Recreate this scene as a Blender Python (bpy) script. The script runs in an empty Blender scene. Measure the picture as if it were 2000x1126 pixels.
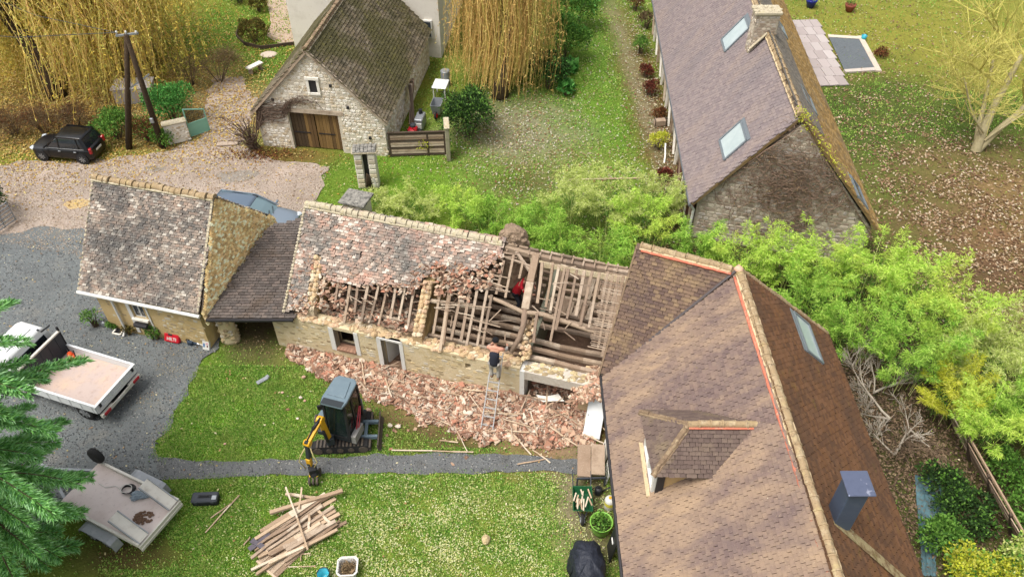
# Aerial view of a half-demolished stone outbuilding between two tiled houses.
# World: metres, Z up, the camera hovers at (0, 0, 22) and looks along +Y and down.
import bpy,bmesh,math,random
import numpy as np
from mathutils import Vector,Matrix
random.seed(11)
RNG=np.random.default_rng(11)
SC=bpy.context.scene
COL=SC.collection
R=math.radians
# ---------------------------------------------------------------- camera
cam_data=bpy.data.cameras.new('camera')
cam_data.sensor_width=36.0
cam_data.lens=36.0*1577.0/2000.0
cam_data.clip_start=0.1
cam_data.clip_end=500.0
camera=bpy.data.objects.new('camera',cam_data)
camera.matrix_world=Matrix(((0.99999335,0.00364739,0.0,0.0),(-0.00252409,0.69202226,-0.72187175,0.0),(-0.00263295,0.72186695,0.69202686,22.0),(0,0,0,1)))
COL.objects.link(camera)
SC.camera=camera
# ---------------------------------------------------------------- sky and sun (overcast)
SUN_EL,SUN_AZ=66.0,238.0
world=bpy.data.worlds.new('World')
SC.world=world
world.use_nodes=True
wn=world.node_tree
wn.nodes.clear()
sky=wn.nodes.new('ShaderNodeTexSky')
sky.sky_type='NISHITA'
sky.sun_disc=False
sky.sun_elevation=R(SUN_EL)
sky.sun_rotation=R(SUN_AZ)
sky.air_density=1.0
sky.dust_density=6.0
sky.ozone_density=0.6
hs=wn.nodes.new('ShaderNodeHueSaturation')
hs.inputs['Saturation'].default_value=0.25
bg=wn.nodes.new('ShaderNodeBackground')
bg.inputs['Strength'].default_value=0.15
wo=wn.nodes.new('ShaderNodeOutputWorld')
wn.links.new(sky.outputs[0],hs.inputs['Color'])
wn.links.new(hs.outputs[0],bg.inputs[0])
wn.links.new(bg.outputs[0],wo.inputs[0])
sun_data=bpy.data.lights.new('sun','SUN')
sun_data.energy=1.5
sun_data.angle=R(26)
sun_data.color=(1.0,0.95,0.87)
sun=bpy.data.objects.new('sun',sun_data)
sx,sy,sz=(math.sin(R(SUN_AZ))*math.cos(R(SUN_EL)),math.cos(R(SUN_AZ))*math.cos(R(SUN_EL)),math.sin(R(SUN_EL)))
sun.rotation_euler=Vector((sx,sy,sz)).to_track_quat('Z','Y').to_euler()
sun.location=(0,0,30)
COL.objects.link(sun)
SC.view_settings.view_transform='Standard'
SC.view_settings.look='None'
SC.view_settings.gamma=1.0
SC.view_settings.use_curve_mapping=False
SC.view_settings.exposure=0.70
try:
 SC.cycles.use_denoising=True
 SC.cycles.max_bounces=6
 SC.cycles.diffuse_bounces=3
 SC.cycles.glossy_bounces=3
 SC.cycles.transmission_bounces=4
 SC.cycles.transparent_max_bounces=6
except Exception:
 pass
 # ---------------------------------------------------------------- materials
def srgb(r,g,b):
 return tuple(((c/255.0)/12.92 if c/255.0<=0.04045 else(((c/255.0)+0.055)/1.055)**2.4)for c in(r,g,b))
def material(name,base,rough=0.85,pieces=None,layers=(),bump=None,metal=0.0,attr=None,spec=0.3,coat=0.0,trans=0.0,emit=None,pos='world',sheen=0.0):
 """base: linear rgb. pieces: list of rgb, one picked per mesh island / object. layers: (scale, rgb, lo, hi, amount[, stretch])."""
 m=bpy.data.materials.new(name)
 m.use_nodes=True
 nt=m.node_tree
 N,L=nt.nodes,nt.links
 b=N['Principled BSDF']
 b.inputs['Roughness'].default_value=rough
 b.inputs['Metallic'].default_value=metal
 b.inputs['Specular IOR Level'].default_value=spec
 if coat:
  b.inputs['Coat Weight'].default_value=coat
 geo=N.new('ShaderNodeNewGeometry')
 if pos=='world':
  vec=geo.outputs['Position']
 else:
  vec=N.new('ShaderNodeTexCoord').outputs['Object']
 rgb=N.new('ShaderNodeRGB')
 rgb.outputs[0].default_value=(*base,1)
 cur=rgb.outputs[0]
 if attr:
  a=N.new('ShaderNodeAttribute')
  a.attribute_name=attr
  cur=a.outputs['Color']
 if pieces:
  oi=N.new('ShaderNodeObjectInfo')
  ad=N.new('ShaderNodeMath');ad.operation='ADD'
  L.new(geo.outputs['Random Per Island'],ad.inputs[0])
  L.new(oi.outputs['Random'],ad.inputs[1])
  fr=N.new('ShaderNodeMath');fr.operation='FRACT'
  L.new(ad.outputs[0],fr.inputs[0])
  cr=N.new('ShaderNodeValToRGB')
  cr.color_ramp.interpolation='CONSTANT' if len(pieces)>3 else 'LINEAR'
  els=cr.color_ramp.elements
  while len(els)<len(pieces):
   els.new(0.5)
  for i,c in enumerate(pieces):
   els[i].position=i/len(pieces)if len(pieces)>3 else i/max(1,len(pieces)-1)
   els[i].color=(*c,1)
  L.new(fr.outputs[0],cr.inputs[0])
  cur=cr.outputs[0]
 for ly in layers:
  sc_,col,lo,hi,am=ly[:5]
  src=vec
  if len(ly)>5:
   mp=N.new('ShaderNodeMapping')
   mp.inputs['Scale'].default_value=ly[5]
   L.new(vec,mp.inputs['Vector'])
   src=mp.outputs[0]
  no=N.new('ShaderNodeTexNoise')
  no.inputs['Scale'].default_value=sc_
  no.inputs['Detail'].default_value=5
  no.inputs['Roughness'].default_value=0.65
  L.new(src,no.inputs['Vector'])
  mr=N.new('ShaderNodeMapRange')
  mr.inputs[1].default_value=lo
  mr.inputs[2].default_value=hi
  mr.inputs[4].default_value=am
  L.new(no.outputs['Fac'],mr.inputs[0])
  mx=N.new('ShaderNodeMix');mx.data_type='RGBA'
  L.new(mr.outputs[0],mx.inputs[0])
  L.new(cur,mx.inputs[6])
  mx.inputs[7].default_value=(*col,1)
  cur=mx.outputs[2]
 L.new(cur,b.inputs['Base Color'])
 if bump:
  no=N.new('ShaderNodeTexNoise')
  no.inputs['Scale'].default_value=bump[0]
  no.inputs['Detail'].default_value=6
  L.new(vec,no.inputs['Vector'])
  bp=N.new('ShaderNodeBump')
  bp.inputs['Strength'].default_value=bump[1]
  bp.inputs['Distance'].default_value=bump[2]if len(bump)>2 else 0.02
  L.new(no.outputs['Fac'],bp.inputs['Height'])
  L.new(bp.outputs[0],b.inputs['Normal'])
 if trans:
  tr=N.new('ShaderNodeBsdfTranslucent')
  L.new(cur,tr.inputs['Color'])
  ms=N.new('ShaderNodeMixShader')
  ms.inputs[0].default_value=trans
  L.new(b.outputs[0],ms.inputs[1])
  L.new(tr.outputs[0],ms.inputs[2])
  L.new(ms.outputs[0],N['Material Output'].inputs['Surface'])
 return m
 # ---------------------------------------------------------------- mesh building
def link(name,me,mat=None,parent=None):
 o=bpy.data.objects.new(name,me)
 COL.objects.link(o)
 if mat is not None and hasattr(me,'materials')and len(me.materials)==0:
  me.materials.append(mat)
 if parent is not None:
  o.parent=parent
 return o
def mesh_np(name,verts,faces,mat=None,parent=None,smooth=False,col=None):
 """verts (N,3), faces (M,k) uniform -> one mesh object."""
 verts=np.ascontiguousarray(verts,dtype=np.float32)
 faces=np.ascontiguousarray(faces,dtype=np.int32)
 me=bpy.data.meshes.new(name)
 n,k=faces.shape
 me.vertices.add(len(verts))
 me.vertices.foreach_set('co',verts.ravel())
 me.loops.add(n*k)
 me.loops.foreach_set('vertex_index',faces.ravel())
 me.polygons.add(n)
 me.polygons.foreach_set('loop_start',np.arange(0,n*k,k,dtype=np.int32))
 me.polygons.foreach_set('use_smooth',np.full(n,bool(smooth)))
 me.update(calc_edges=True)
 if col is not None:
  ca=me.color_attributes.new('Col','FLOAT_COLOR','POINT')
  c4=np.ones((len(verts),4),dtype=np.float32)
  c4[:,:3]=col
  ca.data.foreach_set('color',c4.ravel())
 return link(name,me,mat,parent)
class MB:
 """Collects shapes, links them as ONE mesh object."""
 def __init__(self,off=(0,0,0)):
  self.v,self.f=[],[]
  self.off=Vector(off)
 def add(self,vs,fs):
  n=len(self.v)
  self.v+=[Vector(p)-self.off for p in vs]
  self.f+=[tuple(i+n for i in f)for f in fs]
  return self
 def hexa(self,p):
  """8 points: bottom 0-3 counter-clockwise, top 4-7."""
  return self.add(p,[(3,2,1,0),(4,5,6,7),(0,1,5,4),(1,2,6,5),(2,3,7,6),(3,0,4,7)])
 def box(self,c,s,rz=0.0,m=None):
  x,y,z=s[0]/2,s[1]/2,s[2]/2
  ps=[Vector(q)for q in((-x,-y,-z),(x,-y,-z),(x,y,-z),(-x,y,-z),(-x,-y,z),(x,-y,z),(x,y,z),(-x,y,z))]
  mm=m if m is not None else Matrix.Rotation(rz,3,'Z')
  return self.hexa([mm@q+Vector(c)for q in ps])
 def rbox(self,c,s,r=0.02,rz=0.0,m=None):
  """box with chamfered top and side edges (an octagonal plan, two tiers)."""
  x,y,z=s[0]/2,s[1]/2,s[2]/2
  mm=m if m is not None else Matrix.Rotation(rz,3,'Z')
  rings=[]
  for zz,ins in((-z,r),(-z+r,0),(z-r,0),(z,r)):
   a,b_=x-ins,y-ins
   k=min(r,a*.9,b_*.9)
   rings.append([(-a+k,-b_,zz),(a-k,-b_,zz),(a,-b_+k,zz),(a,b_-k,zz),(a-k,b_,zz),(-a+k,b_,zz),(-a,b_-k,zz),(-a,-b_+k,zz)])
  vs=[mm@Vector(q)+Vector(c)for rg in rings for q in rg]
  fs=[tuple(range(7,-1,-1)),tuple(range(24,32))]
  for t in range(3):
   for i in range(8):
    j=(i+1)%8
    fs.append((t*8+i,t*8+j,t*8+8+j,t*8+8+i))
  return self.add(vs,fs)
 def bar(self,a,b,w=0.08,h=0.08,up=(0,0,1)):
  a,b=Vector(a),Vector(b)
  d=(b-a)
  if d.length<1e-6:
   return self
  d.normalize()
  u=Vector(up)
  if abs(d.dot(u))>0.98:
   u=Vector((0,1,0))if abs(d.y)<0.9 else Vector((1,0,0))
  s=d.cross(u).normalized()
  t=s.cross(d).normalized()
  s,t=s*(w/2),t*(h/2)
  return self.hexa([a-s-t,a+s-t,b+s-t,b-s-t,a-s+t,a+s+t,b+s+t,b-s+t])
 def tube(self,pts,r,n=8,cap=True):
  pts=[Vector(p)for p in pts]
  rs=r if isinstance(r,(list,tuple))else[r]*len(pts)
  vs,fs=[],[]
  s=None
  for i,p in enumerate(pts):
   d=(pts[min(i+1,len(pts)-1)]-pts[max(i-1,0)]).normalized()
   if s is None:
    ref=Vector((0,0,1))if abs(d.z)<0.9 else Vector((1,0,0))
    s=d.cross(ref).normalized()
   else:
    s=(s-d*s.dot(d)).normalized()
   t=d.cross(s)
   for k in range(n):
    a=2*math.pi*k/n
    vs.append(p+(s*math.cos(a)+t*math.sin(a))*rs[i])
  for i in range(len(pts)-1):
   for k in range(n):
    j=(k+1)%n
    fs.append((i*n+k,i*n+j,i*n+n+j,i*n+n+k))
  if cap:
   fs.append(tuple(range(n-1,-1,-1)))
   fs.append(tuple((len(pts)-1)*n+k for k in range(n)))
  return self.add(vs,fs)
 def cyl(self,a,b,r,n=16,r2=None):
  return self.tube([a,b],[r,r if r2 is None else r2],n)
 def lathe(self,prof,c=(0,0,0),n=20,cap=True):
  vs,fs=[],[]
  for(r,z)in prof:
   for k in range(n):
    a=2*math.pi*k/n
    vs.append((c[0]+r*math.cos(a),c[1]+r*math.sin(a),c[2]+z))
  for i in range(len(prof)-1):
   for k in range(n):
    j=(k+1)%n
    fs.append((i*n+k,i*n+j,i*n+n+j,i*n+n+k))
  if cap:
   fs.append(tuple(range(n-1,-1,-1)))
   fs.append(tuple((len(prof)-1)*n+k for k in range(n)))
  return self.add(vs,fs)
 def prism(self,poly,ax):
  """polygon (3-D points) swept by the vector ax."""
  poly=[Vector(p)for p in poly]
  ax=Vector(ax)
  n=len(poly)
  fs=[tuple(range(n-1,-1,-1)),tuple(range(n,2*n))]
  for i in range(n):
   j=(i+1)%n
   fs.append((i,j,n+j,n+i))
  return self.add(poly+[p+ax for p in poly],fs)
 def loft(self,rings,cap=True,closed=True):
  n=len(rings[0])
  vs=[p for rg in rings for p in rg]
  fs=[]
  for i in range(len(rings)-1):
   for k in range(n if closed else n-1):
    j=(k+1)%n
    fs.append((i*n+k,i*n+j,i*n+n+j,i*n+n+k))
  if cap:
   fs.append(tuple(range(n-1,-1,-1)))
   fs.append(tuple((len(rings)-1)*n+k for k in range(n)))
  return self.add(vs,fs)
 def quad(self,*p):
  return self.add(p,[tuple(range(len(p)))])
 def lump(self,c,s,seed=0,rough=0.25,n=1,mm=None):
  """an uneven stone: a subdivided octahedron pushed about."""
  rnd=random.Random(seed)
  vs=[Vector(q)for q in((1,0,0),(-1,0,0),(0,1,0),(0,-1,0),(0,0,1),(0,0,-1))]
  fs=[(0,2,4),(2,1,4),(1,3,4),(3,0,4),(2,0,5),(1,2,5),(3,1,5),(0,3,5)]
  for _ in range(n):
   ed,nf={},[]
   def mid(a,b):
    k=(min(a,b),max(a,b))
    if k not in ed:
     vs.append(((vs[a]+vs[b])/2).normalized())
     ed[k]=len(vs)-1
    return ed[k]
   for a,b,c_ in fs:
    x,y,z=mid(a,b),mid(b,c_),mid(c_,a)
    nf+=[(a,x,z),(x,b,y),(z,y,c_),(x,y,z)]
   fs=nf
  out=[]
  for q in vs:
   k=1+rnd.uniform(-rough,rough)
   w=Vector((q.x*s[0]*k,q.y*s[1]*k,q.z*s[2]*k))
   if mm is not None:
    w=mm@w
   out.append(w+Vector(c))
  return self.add(out,fs)
 def build(self,name,mat=None,parent=None,smooth=False,bevel=0):
  me=bpy.data.meshes.new(name)
  me.from_pydata([tuple(q)for q in self.v],[],self.f)
  me.update()
  if smooth:
   me.polygons.foreach_set('use_smooth',[True]*len(me.polygons))
  o=link(name,me,mat,parent)
  if bevel:
   md=o.modifiers.new('bevel','BEVEL')
   md.width=bevel
   md.segments=2
   md.limit_method='ANGLE'
  return o
def tag(o,label=None,cat=None,group=None,kind=None):
 for k,val in(('label',label),('category',cat),('group',group),('kind',kind)):
  if val:
   o[k]=val
 return o
def thing(name,label,cat,loc=(0,0,0),rz=0.0,group=None):
 o=bpy.data.objects.new(name,None)
 o.empty_display_size=0.2
 COL.objects.link(o)
 o.location=loc
 o.rotation_euler=(0,0,rz)
 return tag(o,label,cat,group)
def dup(root,loc,rz=None,label=None,scale=None):
 def cp(o,par):
  c=o.copy()
  COL.objects.link(c)
  if par is not None:
   c.parent=par
  for ch in KIDS.get(o.name,())or[x for x in o.children]:
   cp(ch,c)
  return c
 r=cp(root,None)
 r.location=loc
 if rz is not None:
  r.rotation_euler=(0,0,rz)
 if label:
  r['label']=label
 if scale:
  r.scale=scale
 return r
KIDS={}
def vn(x,y,s=1.0,seed=0.0):
 """cheap smooth pseudo-noise in -1..1 for numpy arrays or floats."""
 x,y=np.asarray(x)*s+seed*3.7,np.asarray(y)*s-seed*1.3
 return(np.sin(x*1.7+1.3*np.sin(y*1.1+seed))+np.sin(y*2.3-1.7*np.sin(x*0.7))+np.sin((x+y)*3.1+np.sin(x*2.9-y)))/3.0
def inside(poly,x,y):
 x,y=np.asarray(x,float),np.asarray(y,float)
 c=np.zeros(x.shape,bool)
 n=len(poly)
 for i in range(n):
  x1,y1=poly[i][0],poly[i][1]
  x2,y2=poly[i-1][0],poly[i-1][1]
  if y1==y2:
   continue
  k=((y1>y)!=(y2>y))&(x<(x2-x1)*(y-y1)/(y2-y1)+x1)
  c^=k
 return c
CAM_R=np.array([[0.99999335,-0.00252409,-0.00263295],[0.00364739,0.69202226,0.72186695],[0.0,-0.72187175,0.69202686]])
def in_view(x,y,z=0.0,margin=0.04):
 """which points lie inside the photographed field (used only to leave out scatter nobody sees)."""
 q=np.stack([np.asarray(x,float),np.asarray(y,float),np.asarray(z,float)-22.0+0*np.asarray(x,float)])
 c=CAM_R@q
 u,w=c[0]/-c[2]*1577.0/1000.0,c[1]/-c[2]*1577.0/563.0
 return(c[2]<0)&(np.abs(u)<1+margin)&(np.abs(w)<1+margin)
 # ---------------------------------------------------------------- ground, roads, path
KEXP=1.42
def C(r,g,b,k=1.0):
 """surface colour from a daylight sRGB reading (divided by the exposure gain)."""
 return tuple(min(0.85,c*k/KEXP)for c in srgb(r,g,b))
def rough_edge(poly,step=0.35,amp=0.18,seed=1):
 out=[]
 n=len(poly)
 for i in range(n):
  a,b=Vector(poly[i][:2]),Vector(poly[(i+1)%n][:2])
  k=max(1,int((b-a).length/step))
  for j in range(k):
   p=a.lerp(b,j/k)
   d=amp*float(vn(p.x,p.y,2.2,seed))+amp*.5*random.uniform(-1,1)
   nrm=Vector((-(b-a).y,(b-a).x)).normalized()
   out.append(p+nrm*d)
 return[(p.x,p.y)for p in out]
ROAD=[(-75,33.2),(-24.03,31.45),(-22.45,31.69),(-19.12,31.84),(-16.41,32.50),(-15.15,33.72),(-15.91,36.97),(-16.08,39.62),(-14.68,39.61),(-13.25,36.96),(-13.14,33.18),(-11.60,31.79),(-8.48,31.23),(-8.65,29.37),(-8.76,28.32),(-8.59,25.88),(-12.90,25.91),(-17.70,24.96),(-21.45,25.79),(-75,23)]
DRIVE=[(-19.78,13.15),(-28.01,25.99),(-21.65,26.22),(-20.23,26.97),(-18.09,26.54),(-16.19,23.12),(-14.52,20.62),(-10.82,20.35),(-10.70,19.74),(-11.15,19.34),(-11.38,17.70),(-11.58,16.18),(-11.67,15.27),(-11.20,14.81),(-10.90,14.39),(-11.51,14.02),(-12.85,13.93),(-13.74,12.95),(-15.23,12.11)]
PATH=[(-11.63,15.13),(-9.42,14.92),(-6.63,15.03),(-4.01,15.21),(-1.68,15.24),(0.15,15.16),(1.96,14.99),(2.69,14.81),(2.42,14.43),(0.96,14.57),(-1.65,14.47),(-3.93,14.46),(-6.53,14.45),(-9.27,14.35),(-11.03,14.28)]
YARD_RIGHT_HOUSE=[(2.97,4),(2.97,16.8),(5.1,21.4),(8,20.2),(10.5,18.6),(10.6,4)]
M_ground=material('grassland',(.1,.15,.03),rough=1.0,attr='Col',spec=0.1,bump=(9,.9,.06),layers=[(1.1,C(92,104,34),.48,.78,.55),(5.0,C(60,78,24),.50,.75,.55),(38.0,C(172,164,92),.60,.72,.45),(22.0,C(44,52,22),.58,.72,.6)])
M_road=material('dirt_track',C(164,150,138),rough=1.0,spec=0.1,bump=(30,.5,.03),layers=[(.5,C(198,180,166),.45,.7,.7),(1.2,C(140,120,102),.52,.70,.7),(26,C(110,92,72),.58,.70,.6),(50,C(222,208,190),.62,.72,.6)])
M_gravel=material('dark_gravel',C(122,127,127),rough=.95,spec=0.2,bump=(60,.8,.03),layers=[(.5,C(104,106,106),.45,.72,.8),(.9,C(146,142,132),.54,.72,.6),(3.0,C(98,102,104),.52,.75,.6),(30,C(74,78,80),.53,.66,.8),(60,C(188,190,188),.61,.70,.7)])
M_path=material('path_gravel',C(116,118,118),rough=.95,spec=0.2,bump=(60,.8,.03),layers=[(1.4,C(84,80,70),.5,.75,.6),(30,C(58,58,60),.52,.66,.7),(58,C(188,186,180),.61,.69,.7)])
# the sheet the whole place stands on; its colour patches are grass, moss, leaf litter and bare earth
gx=np.concatenate([[-300,-150,-80],np.arange(-46,46.01,.32),[80,150,300]])
gy=np.concatenate([[-150,-40],np.arange(2,72.01,.32),[110,200,400]])
GX,GY=np.meshgrid(gx,gy)
gcol=np.zeros(GX.shape+(3,))
gcol[:]=C(116,138,52)
def blob(c,rx,ry,col,amt=1.0,rot=0.0,edge=1.2,seed=0):
 co,si=math.cos(rot),math.sin(rot)
 dx,dy=GX-c[0],GY-c[1]
 q=np.sqrt(((dx*co+dy*si)/rx)**2+((-dx*si+dy*co)/ry)**2)
 q=q+.22*vn(GX,GY,.9,seed)+.10*vn(GX,GY,3.1,seed+4)
 w=np.clip((1.0+edge*.5-q)/edge,0,1)*amt
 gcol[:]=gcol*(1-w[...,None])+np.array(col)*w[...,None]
 # far lawn and gardens at the back
blob((0,62),60,18,C(122,122,62),.8,seed=1)
blob((-23.62,41.97),14,9,C(164,136,56),.95,seed=2)
blob((-24.34,35.55),9,2.6,C(126,104,70),.9,seed=3)
blob((-16.59,45.04),5,5,C(104,132,48),.95,seed=4)
blob((-14.92,36.22),4.0,3.4,C(150,138,104),.85,seed=5)
blob((-12.97,40.72),2.2,2.0,C(88,116,40),.9,seed=6)
# rear lawn
blob((5.03,39.47),3.8,14,C(108,140,56),.9,seed=7)
blob((4.09,34.42),4.5,6,C(104,138,48),.8,seed=8)
blob((0.28,33.99),2.8,3.4,C(146,140,116),.85,rot=.4,seed=9)
blob((-0.92,30.37),4,1.6,C(128,126,84),.6,seed=10)
blob((0.37,30.17),1.3,.9,C(72,66,40),.85,seed=11)
blob((4.07,30.95),3.6,1.6,C(124,138,62),.6,seed=12)
blob((-4.68,30.20),3.6,2.4,C(106,142,42),.9,seed=13)
blob((-7.97,30.22),1.6,1.8,C(104,130,46),.9,seed=14)
blob((-10.69,32.08),2.4,.8,C(122,96,58),.9,seed=15)
blob((7.27,34.40),1.1,12,C(104,62,46),.9,rot=.06,seed=16)
blob((6.69,39.45),.5,10,C(150,142,112),.7,rot=.06,seed=17)
# right-hand yard
blob((24.91,42.81),12,8,C(144,140,62),.95,seed=18)
blob((17.83,35.27),5.5,5.2,C(76,86,46),.95,seed=19)
blob((20.48,33.40),4.8,4.2,C(84,98,48),.9,seed=20)
blob((21.81,28.51),5,3.6,C(140,112,78),.9,seed=21)
blob((17.60,28.17),3,2.5,C(100,98,56),.85,seed=22)
blob((19.95,22.93),3.5,4.5,C(132,96,76),.95,seed=23)
blob((24.94,36.19),3,1.6,C(100,124,56),.8,seed=24)
# under the bamboo and beside the tiled house
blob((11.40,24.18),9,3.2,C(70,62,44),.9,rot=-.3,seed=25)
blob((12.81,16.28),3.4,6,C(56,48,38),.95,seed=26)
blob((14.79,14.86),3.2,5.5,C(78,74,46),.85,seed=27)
# front lawn
blob((-9.61,17.02),3.4,2.6,C(98,138,38),.95,seed=28)
blob((-8.05,18.84),2.6,.9,C(88,128,36),.9,seed=29)
blob((-3.11,12.57),6.5,2.3,C(128,142,62),.95,seed=30)
blob((-8.04,12.59),3.0,2.3,C(108,140,46),.95,seed=31)
blob((-11.11,11.61),1.6,.9,C(86,68,46),.9,seed=32)
blob((-2.57,16.10),2.7,.3,C(92,76,54),.95,rot=-.12,seed=33)
blob((-2.54,15.57),2.6,.25,C(96,80,56),.9,rot=-.05,seed=43)
blob((-5.64,15.04),1.1,.35,C(98,92,60),.6,seed=44)
blob((-3.98,16.57),1.2,.5,C(104,92,62),.7,seed=34)
blob((-2.14,17.65),5.2,1.3,C(150,110,88),.95,rot=-.29,seed=35)
blob((1.33,15.71),1.6,1.3,C(152,116,94),.95,seed=36)
blob((1.87,13.33),.7,2.0,C(142,130,104),.95,seed=37)
blob((2.55,13.06),.5,3.0,C(110,100,76),.9,seed=38)
blob((-9.51,20.86),1.2,1.8,C(92,76,60),.95,seed=45)
blob((-4.0,22.5),4.5,2.2,C(88,76,62),.9,rot=-.29,seed=39)
gz=-0.02+0.018*vn(GX,GY,1.4,3)+.01*vn(GX,GY,3.7,5)
gz[(np.abs(GX)>60)|(GY>75)|(GY<0)]=-0.02
ny_,nx_=GX.shape
idx=np.arange(nx_*ny_).reshape(ny_,nx_)
gf=np.stack([idx[:-1,:-1],idx[:-1,1:],idx[1:,1:],idx[1:,:-1]],-1).reshape(-1,4)
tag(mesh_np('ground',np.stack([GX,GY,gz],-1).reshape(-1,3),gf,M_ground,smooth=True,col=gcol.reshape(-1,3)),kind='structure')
def sheet(name,poly,z,m,amp,seed):
 pts=rough_edge(poly,amp=amp,seed=seed)
 mb=MB()
 mb.add([(x,y,z)for x,y in pts],[tuple(range(len(pts)))])
 o=mb.build(name,m)
 me=o.data
 if me.polygons[0].normal.z<0:
  me.flip_normals()
 return tag(o,kind='structure')
sheet('road',ROAD,.014,M_road,.22,1)
sheet('driveway',DRIVE,.019,M_gravel,.14,2)
sheet('garden_path',PATH,.024,M_path,.07,3)
# puddles and pale sandy patches on the track
M_water=material('puddle_water',C(150,142,132),rough=.12,spec=.5,layers=[(2,C(128,116,98),.45,.7,.8)])
for i,(c,rx,ry)in enumerate([((-12.67,30.45),.9,.55),((-16.70,31.08),.5,.25)]):
 pts=[(c[0]+math.cos(a)*rx*(1+.2*math.sin(3*a+i)),c[1]+math.sin(a)*ry*(1+.25*math.sin(2*a+1+i)))for a in np.linspace(0,2*math.pi,26)[:-1]]
 mb=MB();mb.add([(x,y,.019)for x,y in pts],[tuple(range(len(pts)))])
 tag(mb.build('puddle',M_water),'shallow grey puddle on the dirt track above the silver car' if i==0 else 'small pale puddle on the dirt track beside the grassy verge','puddle',kind='structure')
M_sand=material('sandy_patch',C(196,168,118),rough=1,layers=[(6,C(160,146,116),.5,.7,.8)])
for c,rx,ry in[((-19.26,28.46),.55,.35),((-6.89,19.32),.01,.01)][:1]:
 pts=[(c[0]+math.cos(a)*rx*random.uniform(.8,1.2),c[1]+math.sin(a)*ry*random.uniform(.8,1.2))for a in np.linspace(0,2*math.pi,24)[:-1]]
 mb=MB();mb.add([(x,y,.0185)for x,y in pts],[tuple(range(len(pts)))])
 tag(mb.build('sand',M_sand),kind='structure')
 # ---------------------------------------------------------------- tiles, ridges, walls of stone
CAM=Vector((0,0,22))
_tile_cache={}
def tile_arrays(w,e,t):
 a=w*.47
 y1=e*1.75
 v=np.array([(-a,0,.012),(a,0,.012),(a,y1,-.014),(-a,y1,-.014),(-a,0,.014+t),(a,0,.014+t),(a,y1,.002),(-a,y1,.002)])
 f=np.array([(4,5,6,7),(0,1,5,4),(1,2,6,5),(3,0,4,7)])
 return v,f
def roof_slope(parent,off,O,ud,vd,poly,w,e,mat,deck_mat,keep=None,nparts=300,thick=.1,jit=1.0,t=.046,name='roof',skip=.0):
 """One roof slope. O: 3-D origin, ud along the eave, vd up the slope (outward normal = ud x vd), poly in (u, v)."""
 O,ud,vd,off=Vector(O),Vector(ud).normalized(),Vector(vd).normalized(),Vector(off)
 nd=ud.cross(vd).normalized()
 mb=MB(off)
 mb.prism([O+ud*u+vd*v-nd*thick for u,v in poly],nd*(thick-.004))
 deck=mb.build(name,deck_mat,parent)
 us,vs=[p[0]for p in poly],[p[1]for p in poly]
 pos=[]
 row=0
 v=min(vs)
 while v<max(vs):
  u=min(us)-w+(w/2 if row%2 else 0)
  while u<max(us)+w:
   pos.append((u,v))
   u+=w
  v+=e
  row+=1
 pos=np.array(pos)
 k=inside(poly,pos[:,0],pos[:,1]+e*.5)
 if keep is not None:
  k&=keep(pos[:,0],pos[:,1])
 if skip:
  k&=RNG.random(len(pos))>skip
 pos=pos[k]
 n=len(pos)
 if n==0:
  return deck
 pos=pos+RNG.normal(0,1,(n,2))*np.array([.006,.006])*jit
 ang=RNG.normal(0,.022,n)*jit
 lift=np.abs(RNG.normal(0,.004,n))*jit
 tx=RNG.normal(0,.02,n)*jit
 Of,U,V,W=(np.array(q)for q in(O-off,ud,vd,nd))
 cen=Of+pos[:,:1]*U+pos[:,1:]*V+lift[:,None]*W
 wc=cen+np.array(off)
 dist=np.linalg.norm(wc-np.array(CAM),axis=1)+np.where(in_view(wc[:,0],wc[:,1],wc[:,2],0.02),0,1000)
 order=np.argsort(dist)
 tv,tf=tile_arrays(w,e,t)
 near,far=order[:nparts],order[nparts:]
 key=(w,e,t,mat.name)
 if key not in _tile_cache and nparts:
  me=bpy.data.meshes.new('roof_tile')
  me.from_pydata([tuple(q)for q in tv],[],[tuple(int(i)for i in q)for q in tf])
  me.materials.append(mat)
  _tile_cache[key]=me
 for i in near:
  c,s=math.cos(ang[i]),math.sin(ang[i])
  a,b=U*c+V*s,V*c-U*s
  b2=b+W*tx[i]
  b2/=np.linalg.norm(b2)
  w2=np.cross(a,b2)
  o=bpy.data.objects.new('roof_tile',_tile_cache[key])
  COL.objects.link(o)
  o.parent=deck
  o.matrix_local=Matrix(((a[0],b2[0],w2[0],cen[i][0]),(a[1],b2[1],w2[1],cen[i][1]),(a[2],b2[2],w2[2],cen[i][2]),(0,0,0,1)))
 if len(far):
  c,s=np.cos(ang[far])[:,None],np.sin(ang[far])[:,None]
  a,b=U*c+V*s,V*c-U*s
  b2=b+W*tx[far][:,None]
  w2=np.cross(a,b2)
  vv=cen[far][:,None,:]+tv[None,:,:1]*a[:,None,:]+tv[None,:,1:2]*b2[:,None,:]+tv[None,:,2:]*w2[:,None,:]
  ff=tf[None]+(np.arange(len(far))*8)[:,None,None]
  tag(mesh_np('roof_tiles',vv.reshape(-1,3),ff.reshape(-1,4),mat,deck),kind='stuff')
 return deck
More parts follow.
